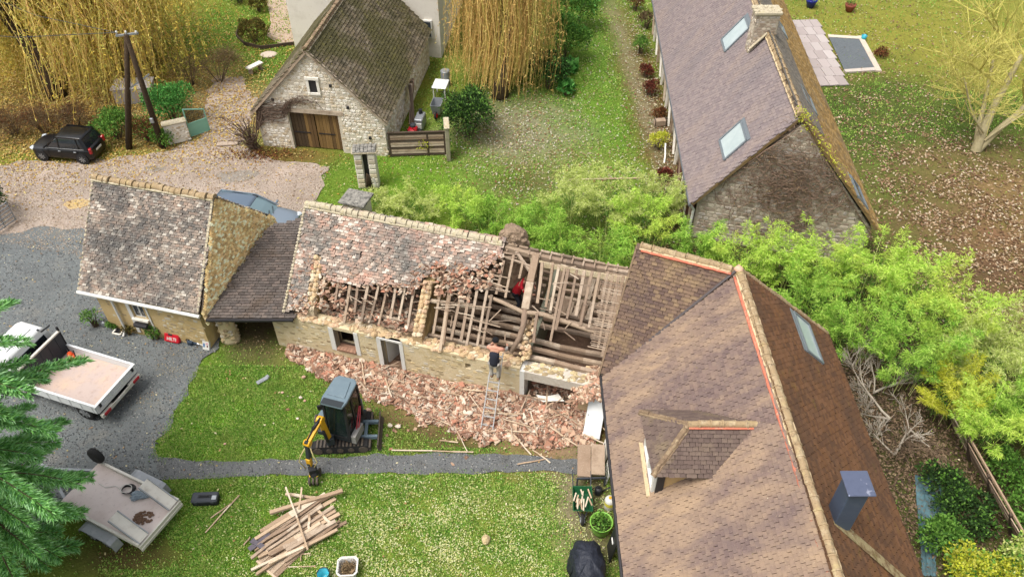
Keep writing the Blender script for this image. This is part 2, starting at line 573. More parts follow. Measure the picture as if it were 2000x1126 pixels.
def ridge(parent,off,A,B,r,L,mat,mortar,name='ridge_tile',lip=.02,sink=.3,jit=1.0):
 """half-round ridge tiles from A to B, one object each, on a bed of mortar."""
 A,B,off=Vector(A),Vector(B),Vector(off)
 d=(B-A)
 n=max(1,round(d.length/L))
 d.normalize()
 step=(B-A).length/n
 s=d.cross(Vector((0,0,1))).normalized()
 up=s.cross(d).normalized()
 prof=[math.pi*k/8 for k in range(9)]
 rings=[]
 for x,rr in((0,r*1.0),(step*.86,r*1.02),(step*.87,r*1.02+lip),(step*.99,r*1.02+lip)):
  rings.append([(x,rr*math.cos(a),rr*math.sin(a)-r*sink)for a in prof])
 m=MB()
 m.loft(rings,cap=True,closed=True)
 me=bpy.data.meshes.new(name)
 me.from_pydata([tuple(q)for q in m.v],[],m.f)
 me.materials.append(mat)
 for i in range(n):
  p=A+d*(i*step)-off
  o=bpy.data.objects.new(name,me)
  COL.objects.link(o)
  o.parent=parent
  j=Vector((random.gauss(0,.008),random.gauss(0,.008),random.gauss(0,.008)))*jit
  q=Matrix.Rotation(random.gauss(0,.02)*jit,3,'Z')@Matrix((d,s,up)).transposed()@Matrix.Rotation(random.gauss(0,.03)*jit,3,'X')
  o.matrix_local=Matrix.Translation(p+j)@q.to_4x4()
 if mortar is not None:
  mb=MB(off)
  k=int((B-A).length/.12)+2
  for sd in(-1,1):
   pts=[A.lerp(B,i/k)+s*sd*(r*.93+random.uniform(-.01,.01))-up*(r*sink+.03)for i in range(k+1)]
   mb.tube(pts,[.045+random.uniform(-.008,.008)for _ in pts],6)
  mb.build('mortar_bed',mortar,parent,smooth=True)
def stones(parent,off,O,ud,vd,poly,mat,size=(.24,.14),proud=.02,keep=None,name='wall_stone',cover=1.0,nd=None):
 """uneven stones standing proud of a wall face, all joined (each only a few pixels)."""
 O,ud,vd,off=Vector(O),Vector(ud).normalized(),Vector(vd).normalized(),Vector(off)
 nd=ud.cross(vd).normalized()
 us,vs=[p[0]for p in poly],[p[1]for p in poly]
 pts,sz=[],[]
 v=min(vs)
 while v<max(vs):
  h=size[1]*random.uniform(.75,1.3)
  u=min(us)+random.uniform(0,.1)
  while u<max(us):
   w=size[0]*random.uniform(.5,1.5)
   if random.random()<cover:
    pts.append((u+w/2,v+h/2));sz.append((w*.46,h*.44))
   u+=w
  v+=h
 pts,sz=np.array(pts),np.array(sz)
 k=inside(poly,pts[:,0],pts[:,1])
 if keep is not None:
  k&=keep(pts[:,0],pts[:,1])
 pts,sz=pts[k],sz[k]
 n=len(pts)
 a=np.array([(-1,-.6),(-.55,-1),(.6,-.95),(1,-.5),(.95,.6),(.5,1),(-.6,.95),(-1,.55)])
 base=pts[:,None,:]+a[None]*sz[:,None,:]*RNG.uniform(.82,1.06,(n,8,1))
 top=pts[:,None,:]+(base-pts[:,None,:])*.78
 hh=RNG.uniform(.35,1,n)*proud
 U,V,W,Of=(np.array(q)for q in(ud,vd,nd,O-off))
 b3=Of+base[...,:1]*U+base[...,1:]*V-W*.01
 t3=Of+top[...,:1]*U+top[...,1:]*V+W*(hh[:,None,None]*RNG.uniform(.6,1.1,(n,8,1)))
 vv=np.concatenate([b3,t3],1)
 f1=np.array([[i,(i+1)%8,8+(i+1)%8,8+i]for i in range(8)]+[[8,9,10,11],[8,11,12,15],[12,13,14,15]])
 ff=f1[None]+(np.arange(n)*16)[:,None,None]
 return tag(mesh_np(name,vv.reshape(-1,3),ff.reshape(-1,4),mat,parent),kind='stuff')
def skylight(parent,off,O,ud,vd,u0,u1,v0,v1,fm,gm,name='skylight',blind=None):
 O,ud,vd=Vector(O),Vector(ud).normalized(),Vector(vd).normalized()
 nd=ud.cross(vd).normalized()
 q=lambda u,v,n:O+ud*u+vd*v+nd*n
 fr=MB(off)
 for a,b in(((u0,v0),(u1,v0)),((u1,v0),(u1,v1)),((u1,v1),(u0,v1)),((u0,v1),(u0,v0))):
  fr.bar(q(*a,.05),q(*b,.05),.08,.12,up=nd)
 f=fr.build(name,fm,parent)
 g=MB(off)
 i=.045
 g.hexa([q(u0+i,v0+i,.03),q(u1-i,v0+i,.03),q(u1-i,v1-i,.03),q(u0+i,v1-i,.03),q(u0+i,v0+i,.075),q(u1-i,v0+i,.075),q(u1-i,v1-i,.075),q(u0+i,v1-i,.075)])
 g.build('pane',gm,f)
 fl=MB(off)
 fl.bar(q(u0-.06,v1+.1,.05),q(u1+.06,v1+.1,.05),.16,.06,up=nd)
 fl.build('flashing',blind or fm,f)
 return f
def window(parent,off,O,ud,zd,u0,u1,z0,z1,depth,fm,gm,sill=None,bars=1,name='window',nd=None,fw=.06):
 """a window or door frame set in a wall face: O + u*ud + z*zd, set back along the inward normal."""
 O,ud,zd=Vector(O),Vector(ud).normalized(),Vector(zd)
 nd=ud.cross(zd).normalized()
 q=lambda u,z,n:O+ud*u+zd*z+nd*n
 fr=MB(off)
 for a,b in(((u0,z0),(u1,z0)),((u1,z0),(u1,z1)),((u1,z1),(u0,z1)),((u0,z1),(u0,z0))):
  fr.bar(q(*a,-depth),q(*b,-depth),fw,fw,up=nd)
 for k in range(bars):
  u=u0+(u1-u0)*(k+1)/(bars+1)
  fr.bar(q(u,z0,-depth),q(u,z1,-depth),fw*.8,fw*.8,up=nd)
 f=fr.build(name,fm,parent)
 g=MB(off)
 g.hexa([q(u0,z0,-depth-.012),q(u1,z0,-depth-.012),q(u1,z1,-depth-.012),q(u0,z1,-depth-.012),q(u0,z0,-depth),q(u1,z0,-depth),q(u1,z1,-depth),q(u0,z1,-depth)])
 g.build('pane',gm,f)
 if sill:
  s=MB(off)
  s.bar(q(u0-.08,z0-.04,-depth*.3),q(u1+.08,z0-.04,-depth*.3),.3,.07)
  s.build('sill',sill,f)
 return f
 # ---------------------------------------------------------------- building materials
M_wall_plaster=material('lime_render',C(214,196,160,1.15),layers=[(1.3,C(188,166,122,1.15),.45,.7,.8),(5,C(226,214,188,1.15),.5,.72,.6),(16,C(146,126,96,1.15),.62,.74,.6)],bump=(14,.7,.03))
M_wall_ochre=material('ochre_render',C(206,180,130,1.12),layers=[(1.1,C(186,158,104,1.12),.42,.68,.8),(6,C(222,206,172,1.12),.55,.74,.6),(14,C(150,130,94,1.12),.62,.74,.6)],bump=(14,.6,.03))
M_stone=material('rubble_stone',C(206,192,160),pieces=[C(226,214,184),C(200,180,138),C(184,166,132),C(214,204,184),C(170,150,116),C(220,196,150)],layers=[(9,C(150,132,104),.56,.74,.5)],bump=(30,.5,.02))
M_stone_pale=material('pale_limestone',C(224,214,194,1.12),pieces=[C(238,230,212,1.12),C(224,208,180,1.12),C(208,196,176,1.12),C(232,222,206,1.12),C(196,178,150,1.12),C(240,234,222,1.12)],layers=[(11,C(160,144,118,1.12),.58,.74,.5)],bump=(30,.5,.02))
M_mortar_pale=material('pale_mortar',C(216,204,184,1.15),layers=[(2,C(232,222,206,1.15),.45,.7,.7),(18,C(146,128,106,1.15),.58,.7,.75)],bump=(24,.6,.02))
M_stone_grey=material('grey_brown_stone',C(170,156,140,1.4),pieces=[C(186,172,156,1.4),C(158,142,126,1.4),C(176,166,156,1.4),C(144,128,112,1.4),C(192,180,162,1.4)],layers=[(9,C(112,96,80,1.4),.56,.74,.6)],bump=(30,.5,.02))
M_mortar_grey=material('grey_mortar',C(164,152,136,1.4),layers=[(2,C(184,172,154,1.4),.45,.7,.7),(12,C(104,90,76,1.4),.56,.7,.7)],bump=(24,.6,.02))
M_white_render=material('white_render',C(232,226,214,1.232),layers=[(2,C(212,204,190,1.232),.5,.75,.7),(8,C(180,168,146,1.232),.62,.78,.7)],bump=(14,.4,.02))
M_white_paint=material('white_paint',C(236,234,228),rough=.55,layers=[(5,C(206,200,188),.55,.75,.6)])
M_wood_grey=material('weathered_wood',C(176,154,132),layers=[(3,C(146,122,100),.45,.7,.8,(1,1,1)),(22,C(202,184,164),.54,.72,.6),(40,C(112,92,74),.6,.74,.6)],pieces=[C(196,174,150),C(164,140,118),C(182,160,138),C(150,126,104),C(204,186,164)],bump=(40,.5,.01))
M_wood_pale=material('pale_sawn_wood',C(212,188,158),pieces=[C(216,192,164),C(192,166,138),C(204,178,148),C(176,150,124),C(224,206,182)],layers=[(18,C(162,134,106),.56,.74,.6)],bump=(40,.4,.01))
M_wood_dark=material('dark_wood',C(84,70,58),layers=[(8,C(116,98,80),.52,.74,.6)],bump=(40,.5,.01))
M_rafter=material('old_rafter_wood',C(160,138,118),pieces=[C(172,150,128),C(146,124,106),C(160,138,118),C(134,116,100),C(184,164,144)],layers=[(9,C(120,100,84),.52,.72,.7),(30,C(190,170,150),.56,.72,.6)],bump=(40,.5,.01))
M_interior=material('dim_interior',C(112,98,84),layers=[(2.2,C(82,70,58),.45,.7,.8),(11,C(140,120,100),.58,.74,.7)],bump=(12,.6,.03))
M_deck=material('roof_boards',C(92,80,70),layers=[(6,C(70,60,52),.5,.7,.6)])
M_zinc=material('zinc_gutter',C(120,122,126),rough=.5,metal=.4,layers=[(6,C(90,90,92),.5,.7,.6)])
M_dark_gutter=material('dark_gutter',C(52,50,52),rough=.5)
M_glass=material('window_glass',C(60,68,76),rough=.06,spec=.8)
M_glass_pale=material('skylight_glass',C(186,200,202),rough=.12,spec=.7,layers=[(1.6,C(206,218,218),.4,.7,.8)])
M_frame_grey=material('grey_metal_frame',C(132,140,146),rough=.45,metal=.2)
M_cream_mortar=material('cream_mortar',C(222,198,160),layers=[(14,C(190,160,118),.5,.7,.7)],bump=(30,.6,.02))
M_red_mortar=material('red_mortar',C(216,126,100),layers=[(6,C(198,96,74),.5,.7,.7),(14,C(222,176,148),.54,.68,.8)],bump=(30,.5,.02))
M_lichen_mortar=material('lichen_mortar',C(200,188,162),layers=[(5,C(190,176,124),.52,.7,.7),(18,C(122,112,96),.54,.70,.8)],bump=(30,.6,.02))
# old hand-made tiles of the outbuildings: pinkish, pale and black with lichen
M_tile_old=material('old_lichen_tile',(.3,.2,.2),rough=.95,spec=.1,pieces=[C(180,162,146,0.85),C(162,148,136,0.85),C(200,186,170,0.85),C(146,136,126,0.85),C(190,170,154,0.85),C(136,128,120,0.85),C(172,150,134,0.85),C(220,210,196,0.85),C(164,150,138,0.85)],layers=[(.33,C(92,92,92,0.85),.45,.60,.78),(1.5,C(96,94,92,0.85),.52,.62,.6),(5,C(84,84,84,0.85),.58,.68,.7),(8,C(226,220,208,0.85),.60,.70,.75),(1.3,C(202,168,150,0.85),.58,.74,.3)],bump=(30,.6,.015))
M_tile_pinkold=material('old_pink_tile',(.3,.2,.2),rough=.95,spec=.1,pieces=[C(190,166,150),C(168,146,132),C(206,188,172),C(150,136,124),C(192,156,138),C(138,128,120),C(180,152,136),C(220,206,192),C(166,146,132)],layers=[(.5,C(112,112,108),.46,.62,.72),(2.0,C(96,96,94),.54,.66,.7),(8,C(222,214,200),.60,.70,.7),(.7,C(204,146,126),.55,.7,.5)],bump=(30,.6,.015))
M_tile_moss=material('mossy_tile',(.3,.2,.1),rough=1.0,spec=.05,pieces=[C(206,178,132,1.869),C(182,154,108,1.869),C(226,202,158,1.869),C(162,138,98,1.869),C(214,186,134,1.869),C(192,162,112,1.869),C(236,218,180,1.869)],layers=[(1.4,C(160,142,92,1.869),.5,.68,.5),(9,C(236,220,184,1.869),.56,.70,.7),(4,C(132,104,68,1.869),.56,.7,.6)],bump=(18,1.0,.04))
M_tile_slate=material('dark_purple_tile',(.1,.1,.1),rough=.8,spec=.2,pieces=[C(104,95,90),C(114,104,98),C(94,86,82),C(122,110,103),C(108,100,95)],layers=[(.8,C(120,112,106),.48,.66,.7),(9,C(176,166,152),.65,.74,.6),(.9,C(94,78,62),.52,.68,.6)],bump=(30,.5,.012))
M_tile_main=material('brown_mauve_tile',(.2,.15,.12),rough=.9,spec=.15,pieces=[C(126,107,101),C(134,114,106),C(119,101,96),C(139,119,108),C(128,110,103)],layers=[(.30,C(178,152,124),.45,.60,.8,(.6,1.5,.6)),(.8,C(112,96,96),.50,.66,.6,(.5,1.6,.5)),(.6,C(162,138,116),.56,.7,.5),(22,C(200,180,150),.60,.72,.6),(3,C(98,84,80),.58,.72,.5)],bump=(34,.5,.012))
M_tile_wing=material('brown_wing_tile',(.2,.15,.12),rough=.9,spec=.15,pieces=[C(138,114,98,0.738),C(152,126,106,0.738),C(124,102,92,0.738),C(166,140,112,0.738)],layers=[(.7,C(112,94,90,0.738),.46,.64,.7),(.9,C(184,156,116,0.738),.54,.7,.6),(20,C(190,170,134,0.738),.62,.74,.5)],bump=(34,.5,.012))
M_tile_rust=material('rusty_moss_tile',(.2,.1,.05),rough=1.0,spec=.05,pieces=[C(124,92,68,0.832),C(116,86,66,0.832),C(132,98,74,0.832),C(108,82,64,0.832),C(126,92,66,0.832)],layers=[(.5,C(96,78,66,0.832),.48,.66,.7,(1,.5,1)),(1.5,C(146,104,68,0.832),.55,.7,.5),(2.6,C(138,118,60,0.832),.62,.74,.55,(1,.4,1)),(36,C(206,184,146,0.832),.66,.74,.7)],bump=(24,.8,.02))
M_tile_mauve=material('mauve_tile',(.3,.25,.25),rough=.85,spec=.2,pieces=[C(140,127,126),C(145,132,130),C(135,122,122),C(149,135,132)],layers=[(.45,C(128,119,121),.48,.66,.6,(.5,1.3,.5)),(.6,C(160,142,130),.50,.68,.6,(.5,1.5,.5)),(1.2,C(118,106,102),.6,.74,.5),(4,C(124,112,110),.6,.74,.5)],bump=(34,.5,.012))
M_tile_tan=material('tan_moss_tile',(.3,.25,.15),rough=1.0,spec=.05,pieces=[C(160,130,82),C(146,118,76),C(174,146,100),C(130,108,76)],layers=[(.7,C(132,120,98),.5,.68,.7),(2.4,C(178,140,72),.55,.7,.6)],bump=(20,.9,.02))
M_tile_barn=material('mossy_barn_tile',(.2,.18,.15),rough=.95,spec=.1,pieces=[C(130,118,98,0.72),C(144,130,108,0.72),C(116,106,90,0.72),C(154,142,122,0.72)],layers=[(.4,C(98,96,58,0.72),.44,.58,.8),(1.4,C(84,80,62,0.72),.5,.66,.6),(14,C(210,204,184,0.72),.62,.72,.8),(2.5,C(142,138,70,0.72),.58,.72,.6)],bump=(26,.9,.02))
M_ridge_lichen=material('lichen_ridge_tile',C(170,146,112),layers=[(6,C(202,184,154),.5,.68,.8),(14,C(112,98,80),.54,.68,.8),(3,C(184,162,98),.55,.7,.5)],bump=(30,.6,.015))
M_ridge_brown=material('brown_ridge_tile',C(146,122,98),pieces=[C(150,126,100),C(134,112,90),C(160,138,110)],layers=[(8,C(196,176,140),.54,.7,.7),(20,C(118,98,78),.58,.7,.6)],bump=(30,.5,.012))
# ================================================================ THE TILED HOUSE ON THE RIGHT (L-shaped roof, dormer)
def wallbox(mb,pts,z0,z1):
 """a wall as a plan polygon extruded upwards."""
 mb.prism([(x,y,z0)for x,y in pts],(0,0,z1-z0))
o_main=(6.8,10.0,0)
main=thing('house','house with purple-brown tiled roof, small hipped dormer and blue-grey metal chimney','house',o_main)
RA,RB=Vector((6.85,17.96,5.5)),Vector((4.08,19.11,5.5))
RZ=Vector((7.05,4.0,5.5))
EC=Vector((2.95,16.8,2.0))
mb=MB(o_main)
wallbox(mb,[(3.25,4.2),(10.25,4.2),(10.25,17.9),(8,19.6),(5.2,20.9),(3.25,16.6)],-.1,2.05)
M_wall_main=material('pinkish_cream_render',C(214,190,160),layers=[(2,C(196,168,136),.5,.7,.7),(12,C(150,130,106),.62,.76,.6)],bump=(14,.4,.02))
wl=mb.build('wall',M_wall_main,main)
# gable wall of the wing, above the outbuilding
mb=MB(o_main)
gd=(RA-RB).normalized()*.16
NE=Vector((5.12,21.42,2.0))
mb.prism([EC+gd+Vector((0,0,-.06)),RB+gd+Vector((0,0,-.12)),NE+gd+Vector((0,0,-.06))],gd*1.6)
mb.build('gable_wall',M_wall_main,main)
# west slope of the main roof
vW=Vector((3.93,0,3.5)).normalized()
uS=Vector((0,-1,0))
OW=Vector((2.95,18.2,2.0))
SL=vW.dot(Vector((3.93,0,3.5)))
# in (u = southwards, v = up the slope)
wpoly=[(18.2-16.78,-.05),(14.2,-.05),(14.2,SL+.02),(18.2-17.9,SL+.02)]
# the dormer sits in this slope: leave its footprint free of tiles
DORM=[(4.75,1.15),(5.9,1.15),(5.9,2.4),(5.55,3.6),(4.75,2.4)]
roofW=roof_slope(main,o_main,OW,uS,vW,wpoly,.175,.118,M_tile_main,M_deck,nparts=300,keep=lambda u,v:~inside(DORM,u,v))
# wing slope
uE=(RA-RB).normalized()
pv=(RB-EC)
pv=pv-uE*pv.dot(uE)
vG=pv.normalized()
Ow=EC.copy()
tri=[]
for q in(EC,RA,RB):
 dlt=q-Ow
 tri.append((dlt.dot(uE),dlt.dot(vG)))
tri[0]=(tri[0][0]-.12,tri[0][1]-.05)
tri.append((tri[2][0]-.14,tri[2][1]))
roofG=roof_slope(main,o_main,Ow,uE,vG,[tri[0],(.06,-.05),tri[1],tri[2],tri[3]],.175,.118,M_tile_wing,M_deck,nparts=120)
# east slope
vE=Vector((-3.72,0,3.5)).normalized()
uN=Vector((0,1,0))
OE=Vector((10.62,4.0,2.0))
SE=vE.dot(Vector((-3.72,0,3.5)))
SKY_E=[(12.1,1.65),(14.2,2.2),(14.45,1.55),(12.3,1.0)]
roofE=roof_slope(main,o_main,OE,uN,vE,[(0,-.05),(14.6,-.05),(13.97,SE+.02),(0,SE+.02)],.175,.118,M_tile_rust,M_deck,nparts=200)
# north slopes (away from the camera)
mb=MB(o_main)
mb.prism([RA,RB,Vector((5.15,21.5,2.0)),Vector((8.1,20.3,2.0)),Vector((10.6,18.62,2.0))],(0,0,-.12))
mb.build('roof',M_tile_rust,main)
# ridges, verge, valley and their mortar
ridge(main,o_main,RZ+Vector((0,0,.03)),RA+Vector((0.02,-.15,.03)),.115,.36,M_ridge_lichen,M_cream_mortar)
ridge(main,o_main,RA+Vector((-.2,.08,.03)),RB+Vector((-.05,.02,.03)),.12,.36,M_ridge_lichen,M_cream_mortar)
mb=MB(o_main)
wn_=Vector((-.665,0,.747))
k=60
mb.tube([(RZ.lerp(RA,i/k)+Vector((-.14,0,-.10))+wn_*(.035+random.uniform(-.006,.006)))for i in range(k)],[.045+random.uniform(-.012,.012)for i in range(k)],6)
kn=Vector((-uE.y,uE.x,0))*-1
mb.tube([(RA.lerp(RB,i/16)+Vector((-.06,-.15,-.07))+Vector((0,0,random.uniform(-.006,.006))))for i in range(1,17)],[.042+random.uniform(-.01,.01)for i in range(16)],6)
mb.build('red_mortar_line',M_red_mortar,main,smooth=True)
mb=MB(o_main)
mb.lump(RA+Vector((0,0,.06)),(.16,.16,.1),3)
mb.build('mortar_cap',material('pink_mortar',C(226,184,156),bump=(20,.5,.02)),main,smooth=True)
# valley strip
mb=MB(o_main)
mb.bar(EC+Vector((.05,-.02,.035)),RA+Vector((-.12,-.06,.03)),.07,.02,up=(-.5,-.5,.7))
mb.build('valley',material('lead_valley',C(82,74,74),rough=.6),main)
# verge boards of the wing and of the north-east edge
mb=MB(o_main)
mb.bar(EC-uE*.16+Vector((0,0,-.05)),RB-uE*.16+Vector((0,0,-.05)),.06,.18)
mb.build('verge_board',M_ridge_brown,main)
ridge(main,o_main,Vector((10.62,18.6,2.05)),RA+Vector((.1,.03,0)),.085,.3,M_ridge_lichen,None,name='verge_tile',lip=.01)
# gutter on the west eave
mb=MB(o_main)
mb.tube([(2.86,16.85,1.93),(2.86,4.0,1.9)],.06,8)
for y in np.arange(5,16.5,.9):
 mb.box((2.93,y,1.95),(.12,.03,.05))
mb.build('gutter',M_dark_gutter,main)
mb=MB(o_main)
mb.tube([(2.9,16.72,1.9),(3.1,16.7,1.7),(3.16,16.68,0.0)],.045,8)
mb.build('downpipe',M_white_paint,main)
# shutters and doors on the west wall (seen as slivers below the eave)
for y0,y1,z0,z1 in((13.2,14.2,0,1.8),(11.4,12.2,.7,1.7),(8.2,9.4,0,1.8)):
 mb=MB(o_main)
 mb.box((3.225,(y0+y1)/2,(z0+z1)/2),(.06,y1-y0,z1-z0))
 dr=mb.build('shutter',M_white_paint,main)
 mb=MB(o_main)
 for q in np.arange(y0+.1,y1,.14):
  mb.box((3.19,q,(z0+z1)/2),(.012,.012,z1-z0-.06))
 mb.build('shutter_groove',M_zinc,dr)
 # the dormer: cheeks, window, hipped tile roof
DA,DE_=Vector((4.56,12.65,5.0)),Vector((6.36,12.63,5.0))
DF,DN,DB=Vector((3.58,13.84,3.98)),Vector((3.66,11.74,3.98)),Vector((5.2,11.70,3.98))
M_dorm_wall=material('dormer_render',C(206,172,124),layers=[(6,C(190,150,98),.5,.7,.7)],bump=(20,.4,.01))
mb=MB(o_main)
mb.prism([(3.86,11.98,2.75),(5.3,11.98,4.05),(3.86,11.98,4.05)],(0,.06,0))
mb.prism([(3.86,13.56,2.75),(5.3,13.56,4.05),(3.86,13.56,4.05)],(0,.06,0))
dorm=mb.build('dormer',M_dorm_wall,main)
mb=MB(o_main)
mb.box((3.76,12.8,2.72),(.26,1.76,.07))
mb.build('sill',M_cream_mortar,dorm)
mb=MB(o_main)
for y in(12.06,12.8,13.54):
 mb.box((3.8,y,3.35),(.09,.1,1.2))
mb.box((3.8,12.8,2.8),(.1,1.5,.09));mb.box((3.8,12.8,3.92),(.1,1.5,.09))
mb.build('window_frame',M_white_paint,dorm)
mb=MB(o_main)
mb.box((3.83,12.8,3.36),(.02,1.44,1.1))
mb.build('window_pane',M_glass_pale,dorm)
for y in(11.96,13.64):
 mb=MB(o_main);mb.box((3.94,y,3.32),(.2,.05,1.2));mb.build('window_jamb',M_dark_gutter,dorm)
def tri_slope(parent,off,a,b,poly3,w,e,mat,nparts,thick=.08):
 """slope through 3-D polygon poly3 whose eave runs from a to b."""
 a,b=Vector(a),Vector(b)
 u=(b-a).normalized()
 c=max(poly3,key=lambda p:(Vector(p)-a).cross(u).length)
 v=Vector(c)-a
 v=(v-u*v.dot(u)).normalized()
 if u.cross(v).z<0:
  u=-u
 return roof_slope(parent,off,a,u,v,[((Vector(p)-a).dot(u),(Vector(p)-a).dot(v))for p in poly3],w,e,mat,M_deck,nparts=nparts,thick=thick)
M_tile_dorm=material('dormer_tile',(.2,.15,.12),rough=.9,spec=.15,pieces=[C(122,104,96,0.82),C(128,110,101,0.82),C(116,99,92,0.82),C(132,114,103,0.82)],layers=[(1.4,C(154,136,106,0.82),.52,.70,.6),(16,C(212,196,164,0.82),.66,.74,.8)],bump=(34,.5,.012))
# (these slopes are placed proud of the main roof and die into it)
roofD1=tri_slope(main,o_main,DN+Vector((-.02,0,0)),DB,[DN,Vector((6.3,11.9,3.6)),DE_+Vector((.0,0,0)),DA],.15,.115,M_tile_dorm,120,.05)if False else None
mbx=[DN,DB+Vector((.12,0,.0)),DE_,DA]
roofD1=tri_slope(main,o_main,DN,DB,mbx,.15,.115,M_tile_dorm,120,.05)
roofD2=tri_slope(main,o_main,DF,DN,[DN,DA,DF],.15,.115,M_tile_dorm,60,.05)
DFB=Vector((5.2,13.8,3.98))
roofD3=tri_slope(main,o_main,DF,DFB,[DF,DFB+Vector((.1,0,0)),DE_,DA],.15,.115,M_tile_dorm,0,.05)
ridge(main,o_main,DA+Vector((-.03,0,.02)),DE_+Vector((.05,0,.02)),.095,.33,M_ridge_lichen,None)
ridge(main,o_main,DN+Vector((-.04,0,.02)),DA+Vector((0,-.02,.02)),.062,.14,M_ridge_brown,M_ridge_brown,name='hip_tile',lip=.008)
ridge(main,o_main,DF+Vector((-.04,0,.02)),DA+Vector((0,.02,.02)),.055,.2,M_ridge_brown,M_ridge_brown,name='hip_tile',lip=.006)
mb=MB(o_main)
mb.tube([DA.lerp(DE_,i/10)+Vector((0,-.11,-.04))for i in range(11)],.032,6)
mb.build('red_mortar_line',M_red_mortar,main,smooth=True)
mb=MB(o_main)
mb.rbox(DE_+Vector((.08,-.02,.02)),(.17,.3,.07),.02,m=Matrix.Rotation(-.72,3,'Y'))
mb.build('mortar_cap',material('pink_cap',C(228,192,166),bump=(20,.4,.01)),main)
# moss cushions and leaf bits lodged on the tiles
def roof_litter(parent,off,O,ud,vd,us,vs,n,m,size,name='moss',flat=.35):
 O,ud,vd,off=(np.array(Vector(q).normalized()if i in(1,2)else Vector(q))for i,q in enumerate((O,ud,vd,off)))
 nd=np.cross(ud,vd)
 u,v=RNG.uniform(*us,n),RNG.uniform(*vs,n)
 k=RNG.random(n)<np.clip(.45+.9*vn(u,v,1.3,5),.04,1)
 u,v=u[k],v[k]
 q=np.array([(1,0,0),(.3,.9,0),(-.8,.6,0),(-.9,-.5,0),(.2,-1,0),(0,0,flat)])
 s_=RNG.uniform(.5,1.4,len(u))[:,None]*size
 c=(O-off)[None]+u[:,None]*ud+v[:,None]*vd+nd*.03
 w=q[None]*s_[...,None]*RNG.uniform(.6,1.3,(len(u),6,1))
 vv=c[:,None,:]+w[...,:1]*ud+w[...,1:2]*vd*1.3+w[...,2:]*nd
 f=np.array([(i,(i+1)%5,5)for i in range(5)])[None]+(np.arange(len(u))*6)[:,None,None]
 tag(mesh_np(name,vv.reshape(-1,3),f.reshape(-1,3),m,parent),kind='stuff')
M_moss=material('moss_cushion',C(122,112,58),rough=1,pieces=[C(112,104,54),C(134,124,70),C(150,140,96),C(96,92,50)],bump=(40,.8,.02))
M_fleck=material('pale_fleck',C(206,190,150),rough=1,pieces=[C(214,200,166),C(190,164,120),C(170,130,84),C(226,214,190)])
roof_litter(roofE,o_main,OE,uN,vE,(4,14),(.1,4.8),1300,M_moss,.035)
roof_litter(roofE,o_main,OE,uN,vE,(4,14),(.1,4.8),1100,M_fleck,.022,'leaf_flecks',.1)
roof_litter(roofW,o_main,OW,uS,vW,(2,13),(2.6,5.1),700,M_moss,.02)
roof_litter(roofW,o_main,OW,uS,vW,(1.5,13),(.3,5.1),420,M_fleck,.016,'leaf_flecks',.1)
# metal chimney
mb=MB(o_main)
M_steel_blue=material('blue_grey_steel',C(92,106,128),rough=.42,metal=.3,layers=[(3,C(110,122,140),.5,.7,.5)])
mb.rbox((7.72,10.02,5.45),(.46,.5,1.5),.02)
ch=mb.build('metal_chimney',M_steel_blue,main)
mb=MB(o_main)
for x in(7.55,7.89):
 for y in(9.82,10.22):
  mb.box((x,y,6.25),(.05,.05,.14))
mb.build('chimney_post',M_zinc,ch)
mb=MB(o_main)
mb.rbox((7.72,10.0,6.34),(.62,.66,.05),.015)
mb.build('chimney_cap',material('cap_plate',C(104,112,136),rough=.35,metal=.3,layers=[(1.6,C(176,180,196),.62,.66,.9),(8,C(92,100,122),.5,.7,.5)]),ch)
mb=MB(o_main)
mb.bar((7.5,9.9,5.02),(10.0,9.2,2.75),.34,.012,up=(.67,0,.74))
mb.build('moss_streak',material('pale_moss_streak',C(166,150,112),rough=1,layers=[(5,C(120,92,62),.46,.6,.9),(14,C(196,190,160),.58,.7,.7),(3,C(120,122,62),.56,.7,.6)],bump=(14,.8,.03)),main)
# roof window on the east slope
skylight(main,o_main,OE,uN,vE,12.35,14.0,1.5,2.35,M_frame_grey,M_glass_pale)
# ================================================================ THE LONG HOUSE (upper right)
o_long=(10.5,31.0,0)
lng=thing('house','long house with mauve tiled roof, stone chimney and bare vine on its gable','house',o_long)
La,Lb=Vector((7.25,25.8,2.0)),Vector((8.25,46.2,2.0))
Lr0,Lr1=Vector((10.45,25.3,6.3)),Vector((11.45,45.7,6.3))
Le0,Le1=Vector((14.2,23.75,2.0)),Vector((15.5,45.2,2.0))
# west slope: u runs southwards
ul=(La-Lb).normalized()
vl=(Lr0-La)
vl=(vl-ul*vl.dot(ul)).normalized()
Ol=Lb.copy()
pol=[((q-Ol).dot(ul),(q-Ol).dot(vl))for q in(Lb,La,Lr0,Lr1)]
pol[0]=(pol[0][0],-.08);pol[1]=(pol[1][0],-.08)
roofL=roof_slope(lng,o_long,Ol,ul,vl,pol,.19,.15,M_tile_mauve,M_deck,nparts=200,jit=.7)
for(a,b,c_,d_)in((pol[1][0]-2.1,pol[1][0]-.72,1.95,3.1),(pol[1][0]-8.7,pol[1][0]-7.55,3.3,4.7)):
 skylight(lng,o_long,Ol,ul,vl,a,b,c_,d_,M_frame_grey,M_glass_pale)
ue=(Le1-Le0).normalized()
ve=(Lr0-Le0)
ve=(ve-ue*ve.dot(ue)).normalized()
Oe=Le0.copy()
poe=[((q-Oe).dot(ue),(q-Oe).dot(ve))for q in(Le0,Le1,Lr1,Lr0)]
roofLE=roof_slope(lng,o_long,Oe,ue,ve,poe,.19,.15,M_tile_tan,M_deck,nparts=60)
